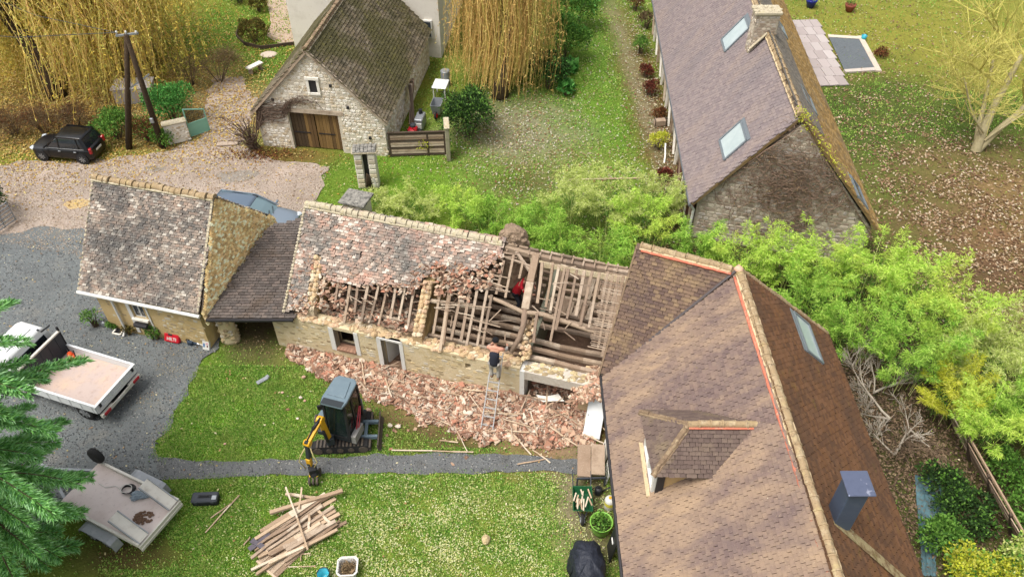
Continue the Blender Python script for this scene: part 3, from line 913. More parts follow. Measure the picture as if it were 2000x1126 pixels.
# darker slate-coloured strip under the ridge on the east side
se=ve.length
tp=poe[2][1]
roof_slope(lng,Vector(o_long),Oe+ue.cross(ve).normalized()*.035,ue,ve,[(poe[3][0]+1.0,tp*.62),(poe[2][0],tp*.62),(poe[2][0],tp),(poe[3][0]+.4,tp)],.19,.15,material('grey_tile',(.2,.2,.2),pieces=[C(120,112,102),C(106,100,94),C(132,124,112)],layers=[(1.1,C(140,128,108),.5,.7,.6)],bump=(30,.5,.01)),M_deck,nparts=0)
skylight(lng,o_long,Oe,ue,ve,4.2,5.5,tp*.58,tp*.72,M_frame_grey,M_glass_pale)
skylight(lng,o_long,Oe,ue,ve,11.0,12.2,tp*.55,tp*.74,M_frame_grey,M_glass_pale)
skylight(lng,o_long,Oe,ue,ve,.5,1.9,tp*.18,tp*.3,M_frame_grey,M_glass)
ridge(lng,o_long,Lr1+Vector((0,0,.04)),Lr0+Vector((0,0,.04)),.15,.4,M_ridge_lichen,M_cream_mortar)
# walls
mb=MB(o_long)
gw=Vector((.96,-.28,0))
wallbox(mb,[(7.55,26.1),(13.95,24.25),(15.2,45),(8.5,46)],-.1,1.95)
mb.build('wall',M_mortar_grey,lng)
mb=MB(o_long)
G0,G1=Vector((7.55,26.1,0)),Vector((13.95,24.25,0))
gu=(G1-G0).normalized()
gl=(G1-G0).length
gp=[(0,0),(gl,0),(gl,1.95),(gl*.475,6.02),(0,1.95)]
gn=gu.cross(Vector((0,0,1)))
mb.prism([G0+gu*u+Vector((0,0,z))+gn*.03 for u,z in gp],-gn*.3)
gab=mb.build('gable_wall',M_mortar_grey,lng)
stones(gab,o_long,G0+gn*.03,gu,(0,0,1),[(.05,.05),(gl-.05,.05),(gl-.05,1.9),(gl*.475,5.9),(.05,1.9)],M_stone_grey,(.26,.16),.025)
# half-timbered west front, rust-brown boards and pale braces
mb=MB(o_long)
M_rust_board=material('rust_board',C(104,58,44),layers=[(4,C(84,46,38),.5,.7,.7),(14,C(136,84,66),.6,.74,.6)],bump=(20,.4,.01))
a,b=Vector((7.5,26.15,0)),Vector((7.95,35.5,0))
d=(b-a).normalized()
mb.bar(a+Vector((-.05,0,.95)),a+d*4.5+Vector((-.05,0,.95)),.06,1.85)
mb.build('board_wall',M_rust_board,lng)
for i in range(16):
 y=.3+i*1.22
 p=a+d*y+Vector((-.1,0,0))
 mb=MB(o_long)
 if i%2==0:
  mb.bar(p,p+Vector((0,0,1.9)),.12,.1,up=(1,0,0))
 else:
  mb.bar(p+d*-.4,p+d*.5+Vector((0,0,1.85)),.11,.09,up=(1,0,0))
 mb.build('timber_post',M_white_render if i%3 else M_wood_grey,lng)
mb=MB(o_long)
mb.tube([La+Vector((-.1,-.1,-.08)),Lb+Vector((-.1,0,-.08))],.055,8)
mb.build('gutter',M_zinc,lng)
mb=MB(o_long)
ve_=Lr0-La
mb.bar(La+Vector((.02,-.03,-.06)),Lr0+Vector((0,-.03,-.08)),.05,.1)
mb.bar(Le0+Vector((0,-.03,-.06)),Lr0+Vector((0.02,-.03,-.08)),.05,.1)
mb.build('verge_board',M_tile_tan,lng)
mb=MB(o_long)
mb.tube([La+Vector((-.05,.05,-.1)),(7.42,26.0,1.5),(7.4,26.02,0)],.06,8)
mb.build('downpipe',M_white_paint,lng)
# masonry chimney straddling the ridge
cx,cy=10.55,31.9
mb=MB(o_long)
mb.rbox((cx,cy,6.0),(1.0,.62,2.3),.03)
ch=mb.build('chimney',M_mortar_grey,lng)
for O_,u_,w_ in(((cx-.5,cy-.31,4.9),(1,0,0),1.0),((cx-.5,cy+.31,4.9),(0,-1,0),.62),((cx+.5,cy-.31,4.9),(0,1,0),.62)):
 stones(ch,o_long,O_,u_,(0,0,1),[(0,0),(w_,0),(w_,2.2),(0,2.2)],M_stone_grey,(.22,.1),.02,name='chimney_stone')
mb=MB(o_long)
mb.rbox((cx,cy,7.22),(1.14,.76,.14),.03)
for i in range(14):
 mb.lump((cx+random.uniform(-.5,.5),cy+random.uniform(-.3,.3),7.3),(.12,.1,.05),i)
mb.build('chimney_cap',M_lichen_mortar,ch)
mb=MB(o_long)
mb.bar((cx-.52,cy-.4,5.72),(cx+.08,cy-.4,6.42),.14,.03,up=(-.7,0,.7))
mb.build('flashing',M_lichen_mortar,ch)
# ================================================================ THE BARN (upper left of centre)
o_barn=(-9.0,34.0,0)
barn=thing('barn','pale stone barn with double plank doors and mossy tiled roof','barn',o_barn)
B0,B1=Vector((-11.95,32.98,0)),Vector((-5.85,32.06,0))
bu=(B1-B0).normalized()
bv=Vector((-bu.y,bu.x,0))
bl=(B1-B0).length
BW=lambda u,v,z:B0+bu*u+bv*v+Vector((0,0,z))
be,br=2.1,5.3
bh=bl/2
L_=9.0
mb=MB(o_barn)
dl,dr_=1.55,3.98
dz=2.02
mb.prism([BW(u,0,z)for u,z in((0,-.1),(dl,-.1),(dl,dz),(dr_,dz),(dr_,-.1),(bl,-.1),(bl,be),(bh,br-.1),(0,be))],bv*.45)
mb.prism([BW(u,L_-.45,z)for u,z in((0,-.1),(bl,-.1),(bl,be),(bh,br-.1),(0,be))],bv*.45)
mb.hexa([BW(0,.45,-.1),BW(.45,.45,-.1),BW(.45,L_-.45,-.1),BW(0,L_-.45,-.1),BW(0,.45,be),BW(.45,.45,be),BW(.45,L_-.45,be),BW(0,L_-.45,be)])
mb.hexa([BW(bl-.45,.45,-.1),BW(bl,.45,-.1),BW(bl,L_-.45,-.1),BW(bl-.45,L_-.45,-.1),BW(bl-.45,.45,be),BW(bl,.45,be),BW(bl,L_-.45,be),BW(bl-.45,L_-.45,be)])
bw=mb.build('wall',M_mortar_pale,barn)
stones(bw,o_barn,B0,bu,(0,0,1),[(.04,.02),(bl-.04,.02),(bl-.04,be-.1),(bh,br-.3),(.04,be-.1)],M_stone_pale,(.21,.14),.03,keep=lambda u,v:~(((u>dl-.12)&(u<dr_+.12)&(v<dz+.2))|((abs(u-bh)<.32)&(v>3.0)&(v<4.0))),cover=.9)
stones(bw,o_barn,B1,bv,(0,0,1),[(.04,.02),(L_-.04,.02),(L_-.04,be-.1),(.04,be-.1)],M_stone_pale,(.21,.14),.03,cover=.85)
# double doors: planks one by one
M_plank_dark=material('dark_plank',C(92,74,52),pieces=[C(96,78,54),C(80,64,46),C(108,88,60)],layers=[(3,C(70,56,44),.5,.7,.7,(6,6,.5)),(12,C(134,112,82),.6,.74,.6,(5,5,.4))],bump=(20,.5,.01))
M_plank=material('brown_plank',C(134,104,62),pieces=[C(138,108,64),C(122,94,58),C(150,118,72),C(112,86,54)],layers=[(3,C(104,80,54),.5,.7,.7,(6,6,.5)),(12,C(166,136,92),.6,.74,.6,(5,5,.4))],bump=(20,.5,.01))
mid=(dl+dr_)/2
for s,(a,b)in enumerate(((dl+.03,mid-.02),(mid+.02,dr_-.03))):
 f=MB(o_barn)
 for z in(.35,1.0,1.7):
  f.hexa([BW(a,.22,z-.07),BW(b,.22,z-.07),BW(b,.26,z-.07),BW(a,.26,z-.07),BW(a,.22,z+.07),BW(b,.22,z+.07),BW(b,.26,z+.07),BW(a,.26,z+.07)])
 dd=f.build('door',M_plank_dark,barn)
 n=7
 for i in range(n):
  u0,u1=a+(b-a)*i/n,a+(b-a)*(i+1)/n-.012
  j=random.uniform(-.008,.008)
  f=MB(o_barn)
  z1=dz-.06+random.uniform(-.03,.02)
  f.hexa([BW(u0,.17+j,.03),BW(u1,.17+j,.03),BW(u1,.2+j,.03),BW(u0,.2+j,.03),BW(u0,.17+j,z1),BW(u1,.17+j,z1),BW(u1,.2+j,z1),BW(u0,.2+j,z1)])
  f.build('plank',M_plank_dark if(s==0 and i<4)else M_plank,dd)
 f=MB(o_barn)
 f.bar(BW(a+.05,.15,.85),BW(b-.3,.15,.85),.05,.02,up=-bv)
 f.build('hinge',M_dark_gutter,dd)
f=MB(o_barn)
f.bar(BW(dl-.35,.12,dz+.1),BW(dr_+.3,.12,dz+.1),.3,.2)
f.build('lintel',M_wood_grey,barn)
# small hayloft opening with a stone frame
f=MB(o_barn)
f.bar(BW(bh-.33,-.02,3.86),BW(bh+.33,-.02,3.86),.16,.12)
f.bar(BW(bh-.24,-.02,3.15),BW(bh-.24,-.02,3.8),.12,.1,up=-bv)
f.bar(BW(bh+.24,-.02,3.15),BW(bh+.24,-.02,3.8),.12,.1,up=-bv)
f.bar(BW(bh-.3,-.02,3.1),BW(bh+.3,-.02,3.1),.14,.1)
wf=f.build('window',M_white_render,barn)
f=MB(o_barn)
f.hexa([BW(bh-.18,-.012,3.15),BW(bh+.18,-.012,3.15),BW(bh+.18,.1,3.15),BW(bh-.18,.1,3.15),BW(bh-.18,-.012,3.8),BW(bh+.18,-.012,3.8),BW(bh+.18,.1,3.8),BW(bh-.18,.1,3.8)])
f.build('opening_shade_block',M_dark_gutter,wf)  # solid dark block stands for the shade inside; the wall is uncut
# roof
rv=(BW(bh,0,br)-BW(bl,0,be))
vB=rv.normalized()
roofB=roof_slope(barn,o_barn,BW(bl,-.12,be)-vB*.28,bv,vB,[(0,0),(L_+.3,0),(L_+.3,rv.length+.28),(0,rv.length+.28)],.2,.16,M_tile_barn,M_deck,nparts=200)
roof_litter(roofB,o_barn,BW(bl,-.12,be)-vB*.28,bv,vB,(.2,9),(1.0,4.6),2600,M_moss,.05)
roof_litter(roofB,o_barn,BW(bl,-.12,be)-vB*.28,bv,vB,(.2,9),(.2,4.6),700,M_fleck,.03,'leaf_flecks',.1)
rv2=(BW(bh,0,br)-BW(0,0,be)).normalized()
roof_slope(barn,o_barn,BW(0,L_+.2,be)-rv2*.28,-bv,rv2,[(0,0),(L_+.32,0),(L_+.32,rv.length+.28),(0,rv.length+.28)],.2,.16,M_tile_barn,M_deck,nparts=0)
ridge(barn,o_barn,BW(bh,L_+.15,br+.02),BW(bh,-.14,br+.02),.14,.36,M_ridge_brown,M_lichen_mortar)
f=MB(o_barn)
f.bar(BW(0,-.14,be-.28)-bu*.2,BW(bh,-.14,br-.06),.07,.16)
f.bar(BW(bl,-.14,be-.28)+bu*.2,BW(bh,-.14,br-.06),.07,.16)
f.build('verge_board',M_wood_grey,barn)
# tie-plates on the wall
for u,z in((1.0,2.6),(4.55,2.5),(5.4,.95),(3.9,3.55)):
 f=MB(o_barn)
 f.rbox(BW(u,-.03,z),(.13,.06,.16),.02)
 f.build('vent_hole',M_dark_gutter,barn)
 # ---- white house behind the barn
o_wh=(-8.5,44.5,0)
wh=thing('house','white rendered house standing right behind the barn','house',o_wh)
mb=MB(o_wh)
wallbox(mb,[(-12.35,42.9),(-10.4,42.6),(-3.9,41.65),(-2.9,50),(-11.2,52)],-.1,5.2)
mb.build('wall',M_white_render,wh)
mb=MB(o_wh)
mb.prism([(-12.7,42.6,5.2),(-3.6,41.3,5.2),(-3.0,46.6,8.5),(-12.0,47.8,8.5)],(0,0,.12))
mb.prism([(-2.5,51.5,5.2),(-11.4,52.8,5.2),(-12.0,47.82,8.5),(-3.0,46.62,8.5)],(0,0,.12))
mb.build('roof',M_tile_slate,wh)
mb=MB(o_wh)
mb.box((-4.55,41.7,1.7),(.5,.16,1.0),-.14)
w_=mb.build('window',M_white_paint,wh)
mb=MB(o_wh)
mb.box((-4.55,41.66,1.7),(.36,.12,.84),-.14)
mb.build('pane',M_glass,w_)
# ================================================================ LEFT STONE COTTAGE
o_cot=(-13.0,22.5,0)
cot=thing('cottage','small ochre stone cottage with lichen-speckled old tile roof beside the gravel drive','cottage',o_cot)
C0=Vector((-15.03,20.89,0))
cu=Vector((.9674,-.2532,0))
cv=Vector((.2532,.9674,0))
CW=lambda u,v,z:C0+cu*u+cv*v+Vector((0,0,z))
cl,cd=4.15,5.2
ce,cr_=2.02,5.0
mb=MB(o_cot)
wu0,wu1,wz0,wz1=1.35,1.85,.95,1.65
mb.prism([CW(u,0,z)for u,z in((0,-.1),(cl,-.1),(cl,ce),(0,ce))],cv*.4)if False else None
for u0,u1,z0,z1 in((0,wu0,-.1,ce),(wu1,cl,-.1,ce),(wu0,wu1,-.1,wz0),(wu0,wu1,wz1,ce)):
 mb.hexa([CW(u0,0,z0),CW(u1,0,z0),CW(u1,.42,z0),CW(u0,.42,z0),CW(u0,0,z1),CW(u1,0,z1),CW(u1,.42,z1),CW(u0,.42,z1)])
for u0,u1 in((0,.42),(cl-.42,cl)):
 mb.prism([CW(u0,v,z)for v,z in((.42,-.1),(cd,-.1),(cd,ce),(cd/2,cr_-.08),(.42,ce+.35))],cu*(u1-u0))
mb.hexa([CW(.42,cd-.42,-.1),CW(cl-.42,cd-.42,-.1),CW(cl-.42,cd,-.1),CW(.42,cd,-.1),CW(.42,cd-.42,ce),CW(cl-.42,cd-.42,ce),CW(cl-.42,cd,ce),CW(.42,cd,ce)])
cw=mb.build('wall',M_wall_ochre,cot)
stones(cw,o_cot,CW(0,0,0),cu,(0,0,1),[(2.4,.02),(cl-.02,.02),(cl-.02,ce-.1),(2.4,ce-.1)],M_stone,(.24,.13),.012,cover=.7)
stones(cw,o_cot,CW(0,0,0),cu,(0,0,1),[(.02,.02),(1.2,.02),(1.2,ce-.1),(.02,ce-.1)],M_stone,(.24,.13),.008,cover=.35)
# the mossy, speckled gable on the passage side: tile-hung steep hip
ap,f0,f1=CW(4.2,cd/2,cr_),CW(4.47,-.12,ce-.02),CW(4.47,cd+.1,ce-.02)
uu=(f1-f0).normalized()
vv_=ap-f0
vv_=(vv_-uu*vv_.dot(uu)).normalized()
roof_slope(cot,o_cot,f0,uu,vv_,[(0,-.5),((f1-f0).length,-.5),((f1-f0).length,0),((ap-f0).dot(uu),(ap-f0).dot(vv_)),(0,0)],.12,.075,M_tile_moss,M_deck,nparts=150,jit=2.0,thick=.06,name='tile_hung_gable')
# roof: front and back slopes
rise=cr_-ce
cvv=(CW(0,cd/2,cr_)-CW(0,-.15,ce)).normalized()
cs=(CW(0,cd/2,cr_)-CW(0,-.15,ce)).length
roof_slope(cot,o_cot,CW(-.42,-.15,ce),cu,cvv,[(0,0),(4.75,0),(4.66,cs),(-.1,cs)],.16,.098,M_tile_old,M_deck,nparts=300,jit=1.6)
cvb=(CW(0,cd/2,cr_)-CW(0,cd+.15,ce)).normalized()
roof_slope(cot,o_cot,CW(4.4,cd+.15,ce),-cu,cvb,[(0,0),(4.8,0),(4.9,cs),(.16,cs)],.16,.098,M_tile_old,M_deck,nparts=0,jit=1.5)
ridge(cot,o_cot,CW(-.56,cd/2,cr_+.02),CW(4.24,cd/2,cr_+.02),.13,.24,M_ridge_lichen,M_lichen_mortar,jit=2.2)
f=MB(o_cot)
for i in range(26):
 t=i/25
 f.lump(CW(-.47-.06*t,-.1+(cd/2+.1)*t,ce+.03+(cr_-ce)*t),(.05,.09,.05),i)
f.build('verge_mortar',M_lichen_mortar,cot)
f=MB(o_cot)
f.bar(CW(4.3,-.14,ce+.03),CW(4.2,cd/2,cr_+.03),.08,.07)
f.build('hip_mortar',M_lichen_mortar,cot)
f=MB(o_cot)
f.tube([CW(-.45,-.24,ce-.03),CW(4.4,-.24,ce-.06)],.065,8)
f.build('gutter',M_white_paint,cot)
f=MB(o_cot)
f.tube([CW(.72,-.22,ce-.08),CW(.72,-.1,ce-.3),CW(.72,-.08,.25),CW(.72,-.3,.05)],.045,8)
f.build('downpipe',M_white_paint,cot)
f=MB(o_cot)
f.box(CW(2.0,-.02,1.0),(.06,.04,1.6),-.2556)
f.box(CW(1.25,-.02,1.0),(.14,.03,1.75),-.2556)
f.build('corner_strip',M_white_paint,cot)
window(cot,o_cot,CW(0,0,0),cu,(0,0,1),wu0,wu1,wz0,wz1,.08,M_white_paint,M_glass,sill=M_white_render,bars=1)
f=MB(o_cot)
f.rbox(CW(1.6,-.16,.72),(.55,.18,.16),.03,-.2556)
pb=f.build('window_box',M_dark_gutter,cot)
# ladder-like rack fixed to the left gable
f=MB(o_cot)
for z in(0,1.9):
 pass
for v in(.35,.85):
 f.bar(CW(-.46,v,1.2),CW(-.5,v+.9,2.6),.04,.04)
for k_ in range(5):
 t=k_/4
 f.bar(CW(-.46-.04*t,.35+.9*t,1.2+1.4*t),CW(-.46-.04*t,.85+.9*t,1.2+1.4*t),.03,.03)
f.build('wall_rack',M_white_paint,cot)
# ================================================================ THE RUIN (outbuilding being taken down)
o_ruin=(-2.5,20.0,0)
ruin=thing('outbuilding','long stone outbuilding with its tiles half stripped and rafters laid bare','outbuilding',o_ruin)
D0=Vector((-8.57,20.03,0))
du=Vector((.95810,-.28644,0))
dv=Vector((.28644,.95810,0))
DZ=math.atan2(-.28644,.95810)
DW=lambda u,v,z:D0+du*u+dv*v+Vector((0,0,z))
def DH(mb,u0,u1,v0,v1,z0,z1):
 mb.hexa([DW(u0,v0,z0),DW(u1,v0,z0),DW(u1,v1,z0),DW(u0,v1,z0),DW(u0,v0,z1),DW(u1,v0,z1),DW(u1,v1,z1),DW(u0,v1,z1)])
HW,ZE,ZR=2.73,1.8,4.5
zs=lambda v:ZE+(ZR-ZE)*(v if v<=HW else 2*HW-v)/HW
DEP=2*HW
mb=MB(o_ruin)
top=1.66
for u0,u1,z0,z1 in((0,2.42,-.1,top),(2.42,3.2,-.1,.55),(2.42,3.2,1.52,top),(3.2,4.22,-.1,top),(4.22,4.9,1.56,top),(4.9,7.28,-.1,top),(7.28,7.48,-.1,1.05),(7.28,7.48,1.32,top),(7.48,9.2,-.1,top)):
 DH(mb,u0,u1,0,.46,z0,z1)
rw=mb.build('wall',M_wall_plaster,ruin)
stones(rw,o_ruin,DW(0,0,0),du,(0,0,1),[(.03,.03),(9.15,.03),(9.15,top-.08),(.03,top-.08)],M_stone,(.24,.12),.016,cover=.5,keep=lambda u,v:~(((u>2.2)&(u<3.45)&(v>.3))|((u>4.0)&(u<5.1))|((abs(u-7.38)<.2)&(v>.95))))
# rear wall, gable ends
mb=MB(o_ruin)
DH(mb,.75,12.1,DEP-.45,DEP,-.1,top)
mb.prism([DW(.75,v,z)for v,z in((.46,-.1),(DEP-.45,-.1),(DEP-.45,ZE),(HW,ZR-.12),(.46,ZE+.3))],du*.35)
mb.build('wall',M_wall_plaster,ruin)
# crumbling ochre wall head
mb=MB(o_ruin)
for i in range(230):
 u=random.uniform(.1,9.1)
 mb.lump(DW(u,random.uniform(.03,.44),top+random.uniform(-.03,.05)),(random.uniform(.07,.19),random.uniform(.06,.13),random.uniform(.04,.10)),i)
M_ochre_rubble=material('ochre_mortar_rubble',C(210,184,148),pieces=[C(216,190,150),C(202,172,132),C(224,206,176),C(190,162,130),C(212,178,146)],layers=[(10,C(150,118,88),.56,.72,.6)],bump=(24,.6,.02))
tag(mb.build('wall_head',M_ochre_rubble,ruin),kind='stuff')
# white-washed beam over the cart opening and the white end pier
mb=MB(o_ruin)
DH(mb,9.36,12.05,.0,.5,1.18,1.56)
beam=mb.build('opening_lintel',material('limewashed_beam',C(206,196,182),layers=[(3,C(174,154,134),.5,.7,.8),(14,C(226,220,210),.5,.7,.6),(20,C(140,112,92),.62,.74,.6)],bump=(20,.6,.02)),ruin)
mb=MB(o_ruin)
for i in range(60):
 mb.lump(DW(random.uniform(9.4,11.6),random.uniform(.06,.46),1.57),(random.uniform(.05,.16),random.uniform(.05,.1),random.uniform(.03,.06)),i+400)
tag(mb.build('beam_rubble',M_stone,beam),kind='stuff')
mb=MB(o_ruin)
DH(mb,9.2,9.36,-.012,.472,0,1.56)
mb.build('end_pier',M_white_paint,ruin)
# jambs, window and door
for(a,b,z0,z1)in((2.24,2.42,.45,1.6),(3.2,3.36,.45,1.6),(4.06,4.22,0,1.62),(4.9,5.04,0,1.62)):
 mb=MB(o_ruin)
 DH(mb,a,b,-.022,.2,z0,z1)
 mb.build('jamb',M_white_paint,ruin)
mb=MB(o_ruin)
DH(mb,2.44,3.18,-.06,.3,.5,.56)
sl=mb.build('sill',material('brick_sill',C(170,132,108),pieces=[C(176,136,112),C(160,122,100)],bump=(30,.4,.01)),ruin)
for i in range(6):
 mb=MB(o_ruin)
 DH(mb,2.45+i*.122,2.56+i*.122,-.08,.1,.562,.60)
 mb.build('brick',sl.data.materials[0],sl)
mb=MB(o_ruin)
for a,b in(((2.47,.62),(2.47,1.5)),((3.15,.62),(3.15,1.5)),((2.44,1.5),(3.18,1.5)),((2.44,.64),(3.18,.64))):
 mb.bar(DW(a[0],.26,a[1]),DW(b[0],.26,b[1]),.05,.05,up=dv)
mb.build('window',M_wood_dark,ruin)
mb=MB(o_ruin)
DH(mb,4.1,5.02,-.03,.1,1.58,1.66)
mb.build('door_lintel',M_white_paint,ruin)
mb=MB(o_ruin)
a=DW(4.25,.3,.05)
mb.hexa([DW(4.24,.28,.04),DW(4.28,.28,.04),DW(4.5,.95,.04),DW(4.46,.95,.04),DW(4.24,.28,1.5),DW(4.28,.28,1.5),DW(4.5,.95,1.5),DW(4.46,.95,1.5)])
mb.build('door',M_white_paint,ruin)
mb=MB(o_ruin)
DH(mb,4.22,4.9,-.02,.5,0,.06)
mb.build('doorstep',material('worn_step',C(150,120,98),bump=(20,.4,.01)),ruin)
# floor and dim inside
mb=MB(o_ruin)
DH(mb,.8,12.05,.46,DEP-.45,.02,.06)
mb.build('floor',material('dusty_floor',C(128,102,84),layers=[(2,C(96,76,64),.45,.7,.8),(10,C(160,126,104),.56,.72,.7)],bump=(10,.8,.04)),ruin)
# cross walls
for u0,u1,k in((5.38,5.72,1.0),(1.36,1.68,1.0)):
 mb=MB(o_ruin)
 mb.prism([DW(u0,v,z)for v,z in((.46,-.1),(DEP-.46,-.1),(DEP-.46,zs(.46)-.1),(HW,ZR-.35),(.46,zs(.46)-.02))],du*(u1-u0))
 mb.build('cross_wall',M_wall_ochre,ruin)
for uc,v0,v1 in((5.55,.12,1.5),(1.5,.2,1.55)):
 mb=MB(o_ruin)
 n=12
 for i in range(n):
  v=v0+(v1-v0)*(i+.5)/n
  for s in(-.09,.09):
   mb.lump(DW(uc+s+random.uniform(-.02,.02),v,zs(v)+.04+random.uniform(-.03,.05)),(.10,.10,.09),i*7+int(uc*10)+(1 if s>0 else 0))
 mb.prism([DW(uc-.17,v0,zs(v0)-.5),DW(uc-.17,v1,zs(v1)-.5),DW(uc-.17,v1,zs(v1)+.04),DW(uc-.17,v0,zs(v0)+.04)],du*.34)
 mb.build('gable_stub',M_ochre_rubble,ruin)
mb=MB(o_ruin)
mb.prism([DW(9.12,v,z)for v,z in((.5,-.1),(DEP-.46,-.1),(DEP-.46,1.7),(.5,1.55))],du*.2)
mb.build('partition',material('green_plaster',C(146,148,128),layers=[(2,C(120,110,92),.5,.7,.8),(9,C(176,170,150),.55,.72,.6)],bump=(12,.4,.02)),ruin)
mb=MB(o_ruin)
for i in range(75):
 v=random.uniform(.3,1.5)
 mb.lump(DW(9.25+random.uniform(-.16,.16),v,1.7+(zs(v)-1.9)*random.uniform(.2,.9)),(random.uniform(.05,.12),random.uniform(.05,.12),random.uniform(.04,.09)),i+900)
tag(mb.build('broken_infill',M_ochre_rubble,ruin),kind='stuff')
# attic floor joists, one by one
for bay,(u0,u1)in enumerate(((5.74,9.0),(9.34,12.0),(1.72,5.36))):
 for i in range(12):
  v=.62+i*.385
  if bay==1 and i in(3,):
   continue
  mb=MB(o_ruin)
  w=random.uniform(.10,.15)
  pts=[DW(u0+(u1-u0)*t/6,v+.02*math.sin(t*1.1+i)+random.uniform(-.008,.008),1.6+random.uniform(-.012,.012))for t in range(7)]
  for a,b in zip(pts,pts[1:]):
   mb.bar(a,b+(b-a)*.02,w,.13)
  mb.build('joist',M_wood_grey if random.random()<.8 else M_rafter,ruin)
  # dusty boards left on the joists at the back
for i in range(22):
 u=9.45+(i%11)*.235
 if random.random()<.25:
  continue
 v0,v1=(2.72,3.7)if i<11 else(3.78,5.0)
 mb=MB(o_ruin)
 mb.bar(DW(u,v0+random.uniform(0,.2),1.685),DW(u+random.uniform(-.03,.03),v1-random.uniform(0,.2),1.685),.2,.025)
 mb.build('floor_board',M_wood_grey,ruin)
 # rafters on the front slope
RAFT=[(9.25,2.48,9.36,1.52),(9.6,2.53,9.66,1.47),(10.02,2.44,10.04,0.72),(10.14,2.45,10.13,1.0),(10.67,2.48,10.69,1.42),(10.92,2.5,10.89,1.21),(11.42,2.56,11.42,0.99),(11.79,2.53,11.78,0.62),(11.94,2.52,11.9,0.9),(12.08,2.5,12.06,.6),(9.82,2.5,9.84,1.36),(10.42,2.5,10.42,1.3),(11.16,2.5,11.18,1.2),(11.6,2.5,11.6,.8),(9.42,1.3,9.5,.6),(8.62,2.4,8.6,2.0),(7.8,1.5,7.84,.3),(8.26,2.52,8.27,1.49),(7.97,2.35,7.94,1.53),(7.61,2.01,7.66,0.25),(7.26,2.04,7.3,0.2),(6.99,1.9,7.08,0.28),(6.75,1.8,6.74,0.25),(6.31,1.8,6.44,-.06),(6.38,1.5,6.5,.1),(6.02,1.8,6.09,0.3),(1.82,1.4,1.91,0.3),(2.35,1.4,2.41,0.5),(2.8,1.3,2.88,0.1),(3.08,1.2,3.18,0.4),(3.46,1.3,3.49,0.22),(3.84,1.3,3.79,0.3),(4.15,1.4,4.12,0.2),(4.42,1.5,4.49,0.42),(4.77,1.4,4.79,0.45),(5.11,1.4,5.16,0.35)]
rn=(DW(0,0,HW)-DW(0,ZR-ZE,0)).normalized()
for u0,v0,u1,v1 in RAFT:
 mb=MB(o_ruin)
 w=random.uniform(.075,.105)
 a,b=DW(u0,v0,zs(v0)),DW(u1,v1,zs(v1))
 m1=a.lerp(b,.5)+Vector((random.uniform(-.02,.02),0,random.uniform(-.02,.015)))
 mb.bar(a,m1,w,.09,up=rn).bar(m1,b,w*.95,.088,up=rn)
 mb.build('rafter',M_rafter if random.random()<.7 else M_wood_grey,ruin)
 # rafters and battens of the back slope
for i in range(14):
 u=7.95+i*.31
 mb=MB(o_ruin)
 mb.bar(DW(u,HW+.1,ZR-.1),DW(u+.02,DEP-.3,zs(DEP-.3)),.07,.08)
 mb.build('rafter',M_wood_grey,ruin)
for i in range(7):
 v=DEP-.35-i*.2
 mb=MB(o_ruin)
 mb.bar(DW(7.9,v,zs(v)+.06),DW(12.1,v,zs(v)+.06),.035,.02)
 mb.build('batten',M_wood_grey,ruin)
 # ridge beam with its pale cap pieces
mb=MB(o_ruin)
pts=[DW(7.9+4.2*t/8,HW-.02,ZR-.14-.10*math.sin(math.pi*t/8)*(1 if t<8 else 0)-.06*t/8)for t in range(9)]
for a,b in zip(pts,pts[1:]):
 mb.bar(a,b,.17,.17)
mb.build('ridge_beam',M_rafter,ruin)
for i in range(11):
 u=8.0+i*.37
 mb=MB(o_ruin)
 mb.bar(DW(u,HW+.05,ZR-.02-.07*i/11),DW(u+.3,HW+.05,ZR-.02-.07*(i+1)/11),.07,.05)
 mb.bar(DW(u,HW-.18,ZR-.14),DW(u+random.uniform(-.04,.04),HW+.2,ZR-.12),.05,.05)
 mb.build('ridge_batten',M_rafter,ruin)
 # round purlin across the bays
mb=MB(o_ruin)
pts=[(7.6,1.5),(8.2,1.42),(8.9,1.3),(9.6,1.34),(10.4,1.28),(11.2,1.2),(12.1,1.2)]
mb.tube([DW(u,v,zs(v)-.1)for u,v in pts],[.06,.07,.08,.085,.085,.08,.07],9)
mb.build('purlin',M_rafter,ruin,smooth=True)
mb=MB(o_ruin)
mb.tube([DW(5.72,1.12,zs(1.12)-.12),DW(7.7,1.2,zs(1.2)-.12)],.075,8)
mb.build('purlin',M_wood_grey,ruin,smooth=True)
# truss: heavy principal rafter, curved lower limb, struts
mb=MB(o_ruin)
for a,b,w in(((9.0,HW-.05),(8.98,2.0),.24),((8.98,2.0),(9.0,1.36),.26)):
 mb.bar(DW(a[0],a[1],zs(a[1])-.06),DW(b[0],b[1],zs(b[1])-.06),w,.2,up=rn)
mb.build('truss',M_wood_grey,ruin,bevel=.02)
mb=MB(o_ruin)
mb.tube([DW(8.98,1.4,zs(1.4)-.1),DW(9.04,1.0,zs(1.0)-.08),DW(8.98,.66,zs(.66)-.1),DW(8.8,.34,zs(.34)-.16)],[.11,.1,.09,.07],8)
mb.build('truss_limb',M_rafter,ruin,smooth=True)
mb=MB(o_ruin)
mb.bar(DW(9.14,HW-.1,ZR-.5),DW(9.14,HW-.3,1.7),.16,.16,up=du)
mb.build('king_post',M_wood_dark,ruin)
mb=MB(o_ruin)
mb.bar(DW(8.3,2.62,ZR-.14),DW(8.96,2.2,zs(2.2)-.05),.09,.08)
mb.bar(DW(8.0,2.42,zs(2.42)+.02),DW(8.95,2.34,zs(2.34)-.02),.06,.05)
mb.build('brace',M_rafter,ruin)
